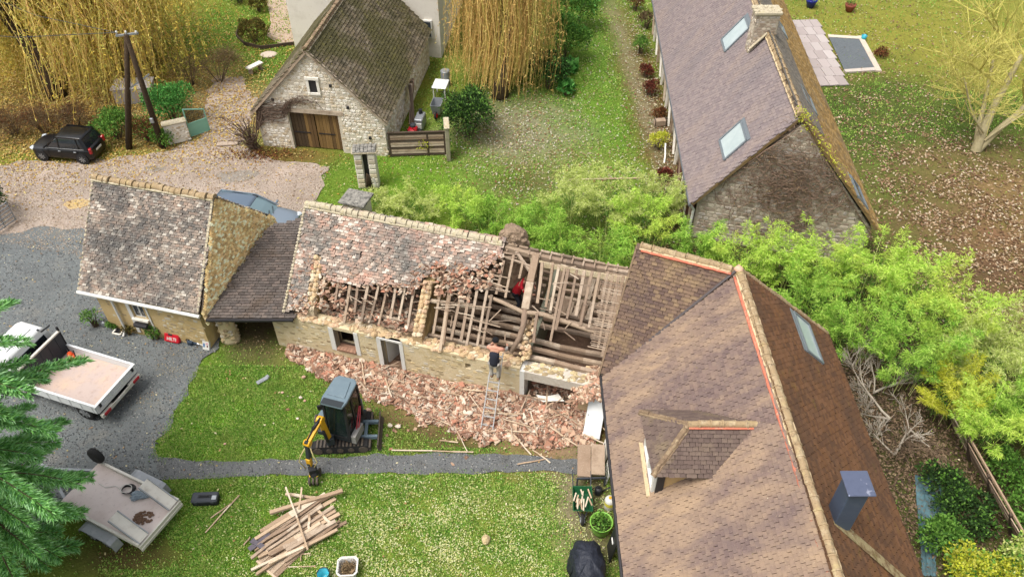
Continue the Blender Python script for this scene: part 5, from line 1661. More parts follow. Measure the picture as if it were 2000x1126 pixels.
# brush: fallen bare branches beside the tiled house
for i,(c,a,l,s)in enumerate((((12.31,17.36),.3,1.5,3),((12.47,16.28),2.2,1.3,9),((13.01,15.86),4.0,1.2,14),((12.16,14.87),1.2,1.1,23))):
 bare_tree('fallen_branch',('bleached fallen branch lying beside the roof edge, nearest the bamboo','forked pale fallen branch in the middle of the brush pile','pale fallen branch on the fence side of the brush pile','short fallen branch at the lower end of the brush pile')[i],(c[0],c[1],.3),[((0,0,.1),(math.cos(a),math.sin(a),.15),l,.045),((0,0,.05),(math.cos(a+.9),math.sin(a+.9),.2),l*.8,.03)],M_twig_pale,M_twig_pale if i!=2 else M_twig_brown,levels=3,seed=s,spread=.8,cat='branch',twig_n=2)
 # ---------------------------------------------------------------- shrubs and hedges
shrub('shrub','bright green ivy-like shrub bulging over the whitewashed gate wall','shrub',(-16.95,35.12),1.25,1.9,M_lf_bright,4200,(.11,.07))
shrub('shrub','low green shrub to the right of the black car','shrub',(-19.22,33.66),1.15,1.3,M_lf_green,3200,(.11,.06))
shrub('shrub','rust-brown shrub between the two legs of the utility pole','shrub',(-17.64,33.43),.75,1.2,M_lf_rust,1700,(.09,.05),m2=M_lf_green,n2=500)
shrub('shrub','dark green bush against the whitewashed wall under the pole','shrub',(-16.68,32.98),.6,.9,M_lf_green,1400,(.09,.05))
shrub('shrub','bare shrub sprinkled with bright yellow leaves behind the utility pole','shrub',(-17.10,38.81),1.3,1.9,M_lf_brown,1400,(.22,.012),shell=.4,m2=M_lf_yellow,n2=420)
shrub('shrub','brown leafless bush to the right of the yellow-leaved shrub','shrub',(-15.66,39.07),1.5,1.7,M_lf_brown,3600,(.26,.012),shell=.35)
shrub('topiary','round clipped bronze-green bush in the gravel bed','bush',(-14.76,43.61),1.0,1.25,M_lf_topiary,4200,(.08,.05),lumps=0,shell=.86)
shrub('topiary','small clipped green bush at the top picture edge above the bronze one','bush',(-15.44,47.62),.62,.9,M_lf_topiary,2000,(.08,.05),lumps=0,shell=.86,m2=M_lf_yellow,n2=60)
shrub('topiary','dark clipped bush cut by the top picture edge','bush',(-16.89,48.78),.6,.8,M_lf_dark,1500,(.08,.05),lumps=0,shell=.86)
for i,(c,r,lab)in enumerate((((-24.46,34.06),1.2,'brown bare hedge shrub at the left picture edge'),((-23.02,34.23),1.1,'brown bare hedge shrub behind the bonnet of the black car'),((-21.60,34.50),1.0,'rusty bare hedge shrub behind the roof of the black car'))):
 shrub('hedge_shrub',lab,'shrub',c,r,1.2,M_lf_brown,2200,(.24,.014),shell=.3,m2=M_lf_rust,n2=700,group='bare hedge behind the black car')
shrub('hedge','dark green clipped hedge cut by the left picture edge','hedge',(-22.45,27.40),1.0,1.7,M_lf_dark,4200,(.08,.05),lumps=2,shell=.85)
shrub('conifer_shrub','dense dark evergreen shrub under the orange willow beside the fence','shrub',(-2.10,33.64),1.55,2.3,M_lf_dark,6800,(.12,.05),m2=M_lf_green,n2=1800)
for i,(c,r,h)in enumerate((((2.91,41.47),1.5,2.4),((3.62,44.88),1.6,2.6),((4.22,48.68),1.7,2.6),((1.94,38.30),1.2,1.9))):
 shrub('hedge',('leafy green hedge shrub beside the willow strands, second from the lawn corner','tall green hedge shrub along the rear lawn under the top picture edge','green hedge shrub cut by the top picture edge','dark hedge shrub at the low end of the hedge by the pebbly patch')[i],'hedge',c,r,h,M_lf_green if i<3 else M_lf_dark,4800,(.11,.07),m2=M_lf_bright,n2=500,group='hedge along the rear lawn')
for c,lab in(((3.18,40.03),'broad-leaved pale green plant by the hedge, upper one'),((2.83,37.61),'broad-leaved pale green plant by the hedge, lower one')):
 shrub('garden_plant',lab,'plant',c,.5,.6,M_lf_bright,110,(.3,.22),lumps=2)
 # planting along the long house
LP=[((7.61,47.57),.6,.9,M_lf_rust,'rust-coloured shrub at the far end of the long house bed'),((8.00,45.17),.6,1.0,M_lf_brown,'brown twiggy shrub by the long house wall below the far rust one'),((7.27,42.03),.6,.9,M_lf_green,'green shrub in the bed along the long house'),((7.30,39.45),.45,.6,M_lf_red,'dark red shrub below the green one along the long house'),((7.23,37.58),.5,.7,M_lf_red,'deep red shrub halfway along the long house wall'),((7.36,35.10),.45,.6,M_lf_rust,'rusty shrub beside the low planter of the long house'),((6.98,32.61),.5,.8,M_lf_yellow,'yellow-green strappy plant by the long house wall'),((7.00,30.13),.4,.5,M_lf_red,'red-leaved low plant near the front end of the long house'),((7.19,28.23),.55,.7,M_lf_green,'green bush at the gutter end of the long house')]
for c,r,h,m,lab in LP:
 shrub('shrub',lab,'shrub',c,r,h,m,900,(.1,.045),lumps=3,group='plants along the long house')
shrub('ivy','green ivy under the lower left corner of the viny gable','ivy',(8.72,27.68),.6,1.1,M_lf_green,1400,(.1,.07))
# cottage front
for c,r,h,m,lab in(((-15.65,21.00),.4,.75,M_lf_green,'green weeds at the left corner of the ochre cottage'),((-14.23,20.62),.32,.4,M_lf_topiary,'brownish weeds between downpipe and window of the cottage'),((-13.18,20.31),.3,.6,M_lf_green,'tall green weed left of the red tool case'),((-14.90,20.89),.22,.3,M_lf_green,'small weed at the foot of the cottage downpipe')):
 shrub('weed',lab,'plant',c,r,h,m,420,(.1,.035),lumps=2)
 # right foreground
for c,r,h,m,lab in(((13.37,13.73),.9,.6,M_lf_dark,'dark ivy mound below the fallen branches'),((13.64,12.84),.9,.6,M_lf_dark,'dark ivy mound beside the plank fence'),((12.55,12.00),.8,.7,M_lf_green,'green ivy mound next to the blue tarpaulin'),((15.44,14.09),.8,1.0,M_lf_green,'green bush behind the plank fence'),((15.19,12.66),.8,1.1,M_lf_green,'green bush at the right picture edge behind the fence'),((12.77,11.04),.7,1.1,M_lf_yellow,'golden-leaved shrub at the bottom edge beside the house'),((14.46,11.04),.7,1.2,M_lf_bamboo_p,'pale gold shrub in the bottom right corner'),((13.65,10.88),.6,.8,M_lf_yellow,'small golden shrub between the two bottom right shrubs')):
 shrub('shrub',lab,'shrub',c,r,h,m,2000,(.1,.06),lumps=4,m2=M_lf_green,n2=300)
 # wispy pale plant in the bottom left corner
shrub('shrub','wispy straw-coloured plant in the bottom left corner','plant',(-14.49,11.15),.7,1.2,M_lf_bamboo_p,900,(.3,.014),lumps=3,shell=.4)
# bare climber on the barn wall and its thick stem at the corner
M_vine=material('grey_vine',C(112,92,78),rough=1,layers=[(6,C(150,132,116),.52,.7,.7)])
def tangle(name,label,base,paths,mat,cat='climber',r=(.006,.03),extra=None):
 o=thing(name,label,cat,base)
 B=Vector(base)
 mb=MB()
 for pts,rr in paths:
  mb.tube([Vector(p)-B for p in pts],[rr*(1-.6*i/(len(pts)-1))for i in range(len(pts))],4,cap=False)
 tag(mb.build('stems',mat,o),kind='stuff')
 if extra:
  extra(o,B)
 return o
rnd=random.Random(4)
paths=[]
vb=Vector(BW(-.35,-.35,0))
for i in range(70):
 a=rnd.uniform(0,6.28);q=rnd.uniform(.2,1.2)
 e=vb+Vector((math.cos(a)*q-.3,math.sin(a)*q*.7-.2,rnd.uniform(.9,2.0)))
 m_=vb.lerp(e,.45)+Vector((rnd.gauss(0,.08),rnd.gauss(0,.08),.2))
 paths.append(([vb+Vector((rnd.gauss(0,.1),rnd.gauss(0,.1),0)),m_,e,e+Vector((rnd.gauss(0,.25),rnd.gauss(0,.25),rnd.gauss(.05,.2)))],rnd.uniform(.008,.03)))
for i in range(60):
 pts=[BW(-.2,-.1,.8)]
 u=-.1
 z=rnd.uniform(1.4,2.2)
 k=rnd.randint(4,9)
 for j in range(k):
  u+=rnd.uniform(.25,.5)
  z=z+rnd.uniform(-.12,.22)if u<1.6 else 2.45+rnd.gauss(0,.16)+.25*math.exp(-((u-2.6)/.9)**2)
  pts.append(BW(u,-.08+rnd.gauss(0,.03),z))
 paths.append((pts,rnd.uniform(.006,.02)))
tangle('climber','leafless grey climber on a thick stem at the barn corner, trained over the doors',tuple(vb),paths,M_vine)
# vine over the gable of the long house
paths=[]
for i in range(420):
 u=rnd.gauss(gl*.5,gl*.16);z=abs(rnd.gauss(3.4,1.1))
 pts=[]
 a=rnd.uniform(0,6.28)
 for j in range(6):
  zt=1.95+4.1*(1-abs(u-gl*.475)/(gl*.5))
  if z>zt+.1:
   z=zt+.05
  if z<.8:
   z=.8
  pts.append(G0+gu*u+gn*(.1+rnd.random()*.1)+Vector((0,0,z)))
  a+=rnd.gauss(0,.7)
  u+=.24*math.cos(a);z+=.24*math.sin(a)
 paths.append((pts,rnd.uniform(.008,.02)))
for i in range(80):
 s=rnd.random()
 u=gl*(.475-.33*s)if i%2 else gl*(.475+.12*s)
 z=1.95+4.15*(1-abs(u-gl*.475)/(gl*.5))+.12
 p=G0+gu*u+Vector((0,0,z))+gn*.1
 e=p-gn*rnd.uniform(.1,.9)+gu*rnd.gauss(0,.3)+Vector((0,0,.12))
 paths.append(([p,p.lerp(e,.5)+Vector((0,0,.15)),e],rnd.uniform(.006,.014)))
def vine_leaves(o,B):
 n=900
 u=RNG.normal(gl*.5,gl*.17,n)
 zt=1.95+4.1*(1-np.abs(u-gl*.475)/(gl*.5))
 z=np.clip(RNG.normal(3.0,1.2,n),.6,zt)
 p=np.array(G0-B)[None]+np.outer(u,gu)+np.outer(z,(0,0,1))+np.outer(RNG.uniform(.08,.25,n),gn)
 v,f=leaf_quads(p,RNG.normal(0,1,(n,3)),RNG.uniform(.06,.16,n),RNG.uniform(.03,.06,n))
 tag(mesh_np('dry_leaves',v,f,M_lf_brown,o),kind='stuff')
 n=420
 t=RNG.random(n)
 p=np.array(Lr0-B)[None]+np.outer(t*t,(Le0-Lr0)*.55)+RNG.normal(0,.12,(n,3))+np.array([0,0,.1])
 v,f=leaf_quads(p,RNG.normal(0,1,(n,3)),RNG.uniform(.07,.16,n),RNG.uniform(.03,.05,n))
 tag(mesh_np('yellow_leaves',v,f,M_lf_yellow,o),kind='stuff')
tangle('climber','brown leafless vine spread over the gable of the long house',tuple(G0+gu*(gl*.5)+gn*.2),paths,material('brown_vine',C(136,112,94),rough=1,layers=[(4,C(162,140,122),.5,.7,.7)]),extra=vine_leaves)
# mound of dry leaves at the climber's foot and before the barn door
n=900
p=np.stack([RNG.normal(vb.x+.5,1.0,n),RNG.normal(vb.y-.5,.3,n),RNG.uniform(.02,.12,n)],1)
v,f=leaf_quads(p,RNG.normal(0,1,(n,3))*np.array([1,1,.3]),RNG.uniform(.06,.12,n),RNG.uniform(.04,.07,n))
tag(mesh_np('leaves',v,f,M_lf_rust),kind='stuff')
# ---------------------------------------------------------------- the feathery conifer in the left foreground
cb=(-14.2,11.5,0)
con=thing('conifer','feathery blue-green conifer in the left foreground, partly hiding the truck','tree',cb)
tr=MB()
CH=11.0
tr.tube([(0,0,0),(.05,.02,3),(-.05,0,7),(0,0,CH)],[.24,.19,.12,.02],8)
tr.build('trunk',M_bark,con,smooth=True)
bm_=MB()
PV,PD,TV,TD=[],[],[],[]
for i in range(120):
 z=.5+(CH-.6)*(i/120)**.95
 rad=float(np.interp(z,[0,1.5,3.5,5.5,7.5,9.5,CH],[1.7,2.1,2.9,3.7,3.7,2.6,.3]))
 a=i*2.399+random.uniform(-.3,.3)
 L0=rad*random.uniform(.6,1.1)
 dirv=Vector((math.cos(a),math.sin(a),0))
 droop_=random.uniform(.75,1.25)
 pts=[Vector((0,0,z))+dirv*(L0*t)+Vector((0,0,L0*droop_*(.16*math.sin(t*2.2)-.22*t*t)))for t in np.linspace(0,1,9)]
 bm_.tube(pts,[.04,.035,.03,.025,.02,.016,.012,.009,.004],4,cap=False)
 k=int(110*L0)
 t=.12+.88*RNG.random(k)**.7
 sgn=RNG.choice([-1,1],k)
 pa=np.array([tuple(q)for q in pts])
 x=t*8;i0=np.minimum(x.astype(int),7);fr=(x-i0)[:,None]
 base=pa[i0]*(1-fr)+pa[i0+1]*fr
 side=np.array([-math.sin(a),math.cos(a),0])
 # sprays: each twig leaves the branch forwards and carries a row of needles to its drooping tip
 sl=(.12+.5*(1-t)**.7*(t>.05))*RNG.uniform(.6,1.1,k)
 tw_d=np.array(dirv)[None]*.85+side[None]*(sgn*.75)[:,None]+np.array([0,0,-.12])+RNG.normal(0,.12,(k,3))
 tw_d/=np.linalg.norm(tw_d,axis=1)[:,None]
 for m in range(5):
  q=(m+RNG.random(k))/5
  p=base+tw_d*(sl*q)[:,None]
  p[:,2]-=.22*(sl*q)**1.5+.02*RNG.random(k)
  d=tw_d+np.array([0,0,-.3])[None]*q[:,None]+RNG.normal(0,.3,(k,3))
  if m<4:
   PV.append(p);PD.append(d)
  else:
   TV.append(p);TD.append(d)
tag(bm_.build('branches',M_bark,con),kind='stuff')
p,d=np.concatenate(PV),np.concatenate(PD)
v,f=leaf_quads(p,d,RNG.uniform(.10,.2,len(p)),RNG.uniform(.022,.042,len(p)))
tag(mesh_np('foliage',v,f,M_lf_conifer,con),kind='stuff')
p,d=np.concatenate(TV),np.concatenate(TD)
v,f=leaf_quads(p,d,RNG.uniform(.1,.2,len(p)),RNG.uniform(.018,.03,len(p)))
tag(mesh_np('foliage',v,f,M_lf_conifer_tip,con),kind='stuff')
# ================================================================ GRASS AND FALLEN LEAVES
def sample(n,x0,x1,y0,y1):
 x,y=RNG.uniform(x0,x1,n),RNG.uniform(y0,y1,n)
 k=in_view(x,y,0,.03)
 return x[k],y[k]
HARD=[ROAD,DRIVE,PATH]
FOOT=[[(3.2,2),(3.2,16.5),(5.2,21),(8,19.8),(10.3,18),(10.3,2)],[tuple(DW(0,0,0)[:2]),tuple(DW(12.2,0,0)[:2]),tuple(DW(12.2,DEP,0)[:2]),tuple(DW(.6,DEP,0)[:2])],[tuple(CW(0,0,0)[:2]),tuple(CW(4.2,0,0)[:2]),tuple(CW(4.2,cd,0)[:2]),tuple(CW(0,cd,0)[:2])],[tuple(BW(0,0,0)[:2]),tuple(BW(bl,0,0)[:2]),tuple(BW(bl,L_,0)[:2]),tuple(BW(0,L_,0)[:2])],[(7.5,26),(14,24.2),(15.2,45),(8.5,46)]]
def ground_rgb(x,y):
 ix=np.clip(np.searchsorted(gx,x)-1,0,len(gx)-2)
 iy=np.clip(np.searchsorted(gy,y)-1,0,len(gy)-2)
 return gcol[iy,ix]
 # grass density falls where the ground is bare earth, pebbles or litter (reads the sheet's own colour)
x,y=(np.concatenate(q)for q in zip(sample(640000,-30,30,10.5,50),sample(620000,-12,5,10.8,19)))
bad=np.zeros(len(x),bool)
wob=.08*vn(x,y,2.5,9)+RNG.normal(0,.09,len(x))
for pl_ in HARD+FOOT:
 bad|=inside(pl_,x+wob,y+wob)
g=ground_rgb(x,y)
green=(g[:,1]/(g[:,0]+1e-4))
dens=np.clip((green-.86)/.5,.05,1)*np.clip(.6+.7*vn(x,y,1.6,2),.2,1.2)*np.clip(26/(y+4),.35,1)
k=(~bad)&(RNG.random(len(x))<dens)
x,y=x[k],y[k]
n=len(x)
p=np.stack([x,y,-.015+0*x],1)
d=RNG.normal(0,.75,(n,3));d[:,2]=1
v,f=leaf_quads(p,d,RNG.uniform(.035,.085,n)*(1+.02*(y-10)),RNG.uniform(.022,.042,n)*(1+.03*(y-10)))
M_grass=leafmat('grass_blade',[C(126,166,68,1.56),C(104,146,56,1.56),C(150,184,84,1.56),C(164,180,92,1.56),C(88,130,48,1.56),C(178,184,114,1.56),C(114,158,64,1.56)],.3,layers=[(.35,C(156,160,84,1.56),.5,.68,.55),(.8,C(98,146,54,1.56),.55,.7,.5)])
tag(mesh_np('grass',v,f,M_grass),kind='stuff')
def litter(name,n,box,dens,cols,size,z=.03,seed=0,hard=True,tilt=.35):
 x,y=sample(n,*box)
 d=dens(x,y)
 k=RNG.random(len(x))<d
 x,y=x[k],y[k]
 bad=np.zeros(len(x),bool)
 for pl_ in FOOT+(HARD if hard else[]):
  bad|=inside(pl_,x,y)
 x,y=x[~bad],y[~bad]
 m=len(x)
 if m==0:
  return
 p=np.stack([x,y,RNG.uniform(.6,1.5,m)*z],1)
 dd=RNG.normal(0,1,(m,3));dd[:,2]*=tilt
 s=RNG.uniform(.6,1.3,m)
 # lying flat: build the leaf in its own near-horizontal plane
 dd/=np.linalg.norm(dd,axis=1)[:,None]
 sd=np.stack([-dd[:,1],dd[:,0],RNG.normal(0,tilt,m)],1)
 L=(s*size[0])[:,None];W=(s*size[1])[:,None]*.5
 vv=np.stack([p,p+dd*L*.5+sd*W,p+dd*L,p+dd*L*.5-sd*W],1).reshape(-1,3)
 tag(mesh_np(name,vv,np.arange(m*4).reshape(m,4),leafmat(name+'_leaf',cols,.1)),kind='stuff')
def gauss(c,rx,ry):
 return lambda x,y:np.exp(-((x-c[0])/rx)**2-((y-c[1])/ry)**2)
def mix(*fs):
 return lambda x,y:np.clip(sum(a*f(x,y)for a,f in fs),0,1)
patchy=lambda x,y:np.clip(.5+.9*vn(x,y,1.1,6),.05,1)
litter('pale_leaves',90000,(-9,4,10.5,15),lambda x,y:mix((.34,gauss((-1.56,12.39),4.0,2.2)),(.2,gauss((-4.49,11.42),3,1.4)),(.03,gauss((-9.10,14.96),5,4)))(x,y)*np.clip(.55+.8*vn(x,y,1.7,6),.12,1.2),[C(212,214,150),C(226,226,176),C(192,196,112),C(206,200,140)],(.06,.032))
litter('fallen_leaves',130000,(8,30,18,50),lambda x,y:mix((.75,gauss((21.65,28.14),5,4)),(.26,gauss((17.79,34.33),5,6)),(.2,gauss((20.72,32.09),4,4)),(.9,gauss((20.05,22.93),4,5)),(.10,gauss((24.91,42.81),11,8)))(x,y)*np.clip(.6+.8*vn(x,y,1.1,6),.15,1.2),[C(186,160,128),C(160,130,98),C(138,106,78),C(212,194,166),C(112,84,62),C(172,146,114),C(120,92,66)],(.13,.08))
litter('willow_leaves',120000,(-30,-5,28,50),mix((.9,gauss((-23.18,38.58),9,7)),(.4,gauss((-23.16,32.80),8,1.3)),(.4,gauss((-14.86,35.97),5,3)),(.10,gauss((-16.36,32.33),4,1.0))),[C(206,176,92),C(190,150,72),C(172,136,76),C(216,196,128),C(150,116,72)],(.13,.06),hard=False)
litter('lawn_leaves',60000,(-6,9,24,50),mix((.16,gauss((4.94,38.38),4,12)),(.7,gauss((0.03,33.99),2.6,3.4)),(.16,gauss((3.59,30.95),6,2)),(.8,gauss((7.46,35.82),.9,11))),[C(186,176,148),C(206,200,178),C(160,140,104),C(136,92,66),C(172,160,110)],(.11,.06))
litter('scattered_leaves',36000,(-22,16,10.5,32),lambda x,y:.16*patchy(x,y),[C(204,190,140),C(190,160,110),C(218,208,170),C(170,132,90)],(.085,.05),hard=False)
litter('straw',30000,(-16,-8,14,20),mix((.5,gauss((-12.55,17.48),.5,.28)),(.45,gauss((-11.98,18.81),.5,.25)),(.4,gauss((-11.59,15.97),.4,.35)),(.3,gauss((-11.74,19.59),1.2,.3))),[C(176,160,120),C(150,138,108),C(196,182,144)],(.05,.02),hard=False)
litter('dark_litter',40000,(9.5,17,10,22),mix((.9,gauss((12.84,15.87),3,6)),(.8,gauss((12.75,18.74),2,2))),[C(96,78,60),C(76,62,50),C(126,104,82),C(150,128,102)],(.12,.05))
# gravel stones lying loose on the drive and path
x,y=sample(120000,-24,4,10.5,26)
k=(inside(DRIVE,x,y)|inside(PATH,x,y))&(RNG.random(len(x))<np.clip(20/(y+6),.3,1)*.6)
for pl_ in FOOT:
 k&=~inside(pl_,x,y)
x,y=x[k],y[k]
m=len(x)
s=RNG.uniform(.012,.034,m)
q=np.array([(1,0,0),(0,1,0),(-1,0,0),(0,-1,0),(0,0,1.0)])
v=np.stack([x,y,.022+0*x],1)[:,None,:]+q[None]*s[:,None,None]*RNG.uniform(.7,1.2,(m,5,1))
f=np.array([(0,1,4),(1,2,4),(2,3,4),(3,0,4)])[None]+(np.arange(m)*5)[:,None,None]
tag(mesh_np('gravel',v.reshape(-1,3),f.reshape(-1,3),material('gravel_stone',C(110,110,110),pieces=[C(120,120,120),C(92,93,96),C(146,146,144),C(74,76,80),C(176,174,168),C(104,102,100),C(84,86,90)])),kind='stuff')
x,y=sample(60000,-32,-2,22,34)
k=inside(ROAD,x,y)
for pl_ in FOOT:
 k&=~inside(pl_,x,y)
x,y=x[k],y[k];m=len(x)
s=RNG.uniform(.015,.04,m)
v=np.stack([x,y,.015+0*x],1)[:,None,:]+q[None]*s[:,None,None]*RNG.uniform(.7,1.2,(m,5,1))
f=np.array([(0,1,4),(1,2,4),(2,3,4),(3,0,4)])[None]+(np.arange(m)*5)[:,None,None]
tag(mesh_np('gravel',v.reshape(-1,3),f.reshape(-1,3),material('track_stone',C(180,164,146),pieces=[C(190,172,152),C(160,142,124),C(206,192,176),C(136,118,100),C(176,156,132)])),kind='stuff')
# ---------------------------------------------------------------- the spill of broken tiles along the wall
WU,WV=[.3,1,2,3,4,5,6,7,8,9,10,11,12],[.35,.6,.95,1.1,1.3,1.5,1.7,1.85,2.0,1.9,1.75,1.6,1.2]
n=12500
t=RNG.random(n)
a_,b_=np.array((-7.59,19.33)),np.array((2.18,15.81))
u=RNG.uniform(.55,12.0,n)
wdt=np.interp(u,WU,WV)*(1+.14*vn(u,u,1.9,2))
vq=-RNG.beta(1.3,1.5,n)*wdt-.05
vq=np.where((u>9.5)&(RNG.random(n)<.4),RNG.uniform(-.4,2.0,n),vq)
ed=np.clip(1-np.abs(vq)/wdt,0,1)
hz=.03+.34*np.interp(u,[.5,3,6,9,12],[.5,.55,.6,.95,.8])*ed**.8*(1+.35*vn(u,vq,2.2,4))
hz=np.where(vq>0,.14,hz)
pos=np.array(D0)[None]+np.outer(u,du)+np.outer(vq,dv)+np.outer(hz*RNG.uniform(.75,1.05,n),(0,0,1))
v,f=shards(n,pos,(.045,.15),.5)
tag(mesh_np('rubble',v,f,M_shard),kind='stuff')
k=RNG.random(n)<.05
v,f=shards(int(k.sum()),pos[k]+np.array([0,0,.03]),(.15,.27),.5)
tag(mesh_np('rubble',v,f,M_shard),kind='stuff')
# body of the heap
uu_=np.linspace(.4,12.1,80);tt_=np.linspace(0,1,16)
UU,TT=np.meshgrid(uu_,tt_)
WD=np.interp(UU,WU,WV)
VV=-TT*WD*.92
HZ=.34*np.interp(UU,[.5,3,6,9,12],[.5,.55,.6,.95,.8])*np.clip(1-TT,0,1)**.8*(1+.35*vn(UU,VV,2.2,4))-.012
PT=np.array(D0)+UU[...,None]*np.array(du)+VV[...,None]*np.array(dv)+HZ[...,None]*np.array([0,0,1.0])
ii=np.arange(UU.size).reshape(UU.shape)
ff=np.stack([ii[:-1,:-1],ii[1:,:-1],ii[1:,1:],ii[:-1,1:]],-1).reshape(-1,4)
tag(mesh_np('rubble',PT.reshape(-1,3),ff,material('brick_dust',C(176,138,116),rough=1,layers=[(3,C(146,112,92),.48,.68,.8),(14,C(206,172,150),.55,.7,.7),(30,C(120,94,78),.58,.7,.6)],bump=(12,1.0,.05)),smooth=True),kind='stuff')
# strays on the grass
n=160
ang=RNG.uniform(0,1,n)
pos=np.stack([RNG.uniform(-7.8,-1,n),RNG.uniform(13.3,18.6,n),0.03+0*ang],1)
k=(pos[:,1]>13.2)&(RNG.random(n)<.5)&(pos[:,1]-(18.2-.33*(pos[:,0]+8))<.2)&(pos[:,1]>16.6-.33*(pos[:,0]+8))
v,f=shards(k.sum(),pos[k],(.07,.15),.25)
tag(mesh_np('rubble',v,f,M_shard),kind='stuff')
# a few leaves and twigs fallen on the tarpaulin and along the foot of the walls
litter('wall_foot_leaves',26000,(-16,4,14,22),lambda x,y:np.exp(-((((x+8.57)*.28644+(y-20.03)*.9581)+.25)/.35)**2)*.5*(x<1),[C(160,130,96),C(186,160,120),C(120,92,70)],(.07,.04),hard=False)
# ================================================================ VEHICLES
def see_glass(name,col,a):
 m=material(name,col,rough=.05,spec=.45)
 m.node_tree.nodes['Principled BSDF'].inputs['Alpha'].default_value=a
 return m
M_tyre=material('tyre_rubber',C(44,43,43),rough=.9,bump=(60,.3,.01))
M_black_paint=material('black_car_paint',C(16,17,22),rough=.3,spec=.4,coat=.25)
M_car_glass=material('car_glass',C(34,40,46),rough=.05,spec=.9)
M_pale_glass=material('sky_lit_windscreen',C(122,146,154),rough=.08,spec=.8)  # paler than the other car glass: sky reflection put into the colour
M_silver=material('silver_blue_paint',C(146,160,174),rough=.3,metal=.45,coat=.5)
M_alloy=material('alloy_rim',C(176,178,180),rough=.35,metal=.6)
M_chrome=material('bright_trim',C(190,194,198),rough=.3,metal=.6)
M_red_lamp=material('red_lamp',C(176,28,36),rough=.2,spec=.6)
M_head_lamp=material('head_lamp',C(206,214,220),rough=.12,spec=.7)
M_plate=material('number_plate',C(224,222,214),rough=.5)
M_truck_white=material('truck_white',C(238,240,240),rough=.35,coat=.4,layers=[(3,C(220,220,216),.55,.75,.5)])
M_bed=material('dusty_bed_floor',C(186,168,160,1.2),rough=.8,pos='object',layers=[(1.2,C(206,176,150,1.2),.45,.7,.8),(5,C(160,142,136,1.2),.52,.72,.7),(16,C(120,98,90,1.2),.64,.76,.6)])
M_galv=material('galvanised_steel',C(160,164,168),rough=.45,metal=.4,pos='object',layers=[(4,C(186,188,190),.5,.7,.6),(9,C(132,134,138),.56,.74,.5)])
M_galv_rail=material('pale_galvanised',C(204,200,190,1.3),rough=.5,metal=.25,pos='object',layers=[(5,C(168,160,146,1.3),.54,.74,.7)])
M_black=material('black_plastic',C(38,39,42),rough=.5)
M_dark_grey=material('dark_grey_plastic',C(66,70,76),rough=.55)
M_orange=material('orange_plastic',C(232,84,34),rough=.45)
M_red=material('red_plastic',C(206,30,46),rough=.4)
M_yellow=material('machine_yellow',C(232,176,40),rough=.38,layers=[(5,C(206,148,40),.58,.76,.5)])
M_mach=material('machine_blue_grey',C(112,130,140),rough=.5,layers=[(4,C(128,144,152),.5,.72,.5)])
M_mach_dark=material('machine_dark',C(50,56,60),rough=.5)
M_steel_dark=material('muddy_steel',C(92,84,76),rough=.7,metal=.2,layers=[(8,C(126,108,88),.5,.7,.7),(20,C(58,54,50),.56,.72,.7)],bump=(20,.5,.01))
def wheel(parent,c,r,w,ax=(0,1,0),spokes=7):
 c,ax=Vector(c),Vector(ax).normalized()
 ref=Vector((0,0,1))
 s=ax.cross(ref).normalized()
 t=s.cross(ax)
 rings=[]
 for o_,rr in((-w/2,r*.62),(-w/2,r*.9),(-w*.38,r),(w*.38,r),(w/2,r*.9),(w/2,r*.62)):
  rings.append([c+ax*o_+(s*math.cos(a)+t*math.sin(a))*rr for a in np.linspace(0,2*math.pi,23)[:-1]])
 mb=MB()
 mb.loft(rings,cap=False)
 ty=mb.build('wheel',M_tyre,parent,smooth=True)
 for sg in(-1,1):
  m=MB()
  k=c+ax*(w*.36*sg)
  m.cyl(k-ax*.02*sg,k+ax*.015*sg,r*.64,18)
  for i in range(spokes):
   a=2*math.pi*i/spokes
   d=s*math.cos(a)+t*math.sin(a)
   m.bar(k+d*r*.1+ax*.03*sg,k+d*r*.6+ax*.03*sg,r*.14,.03,up=ax)
  m.build('rim',M_alloy,ty)
 return ty
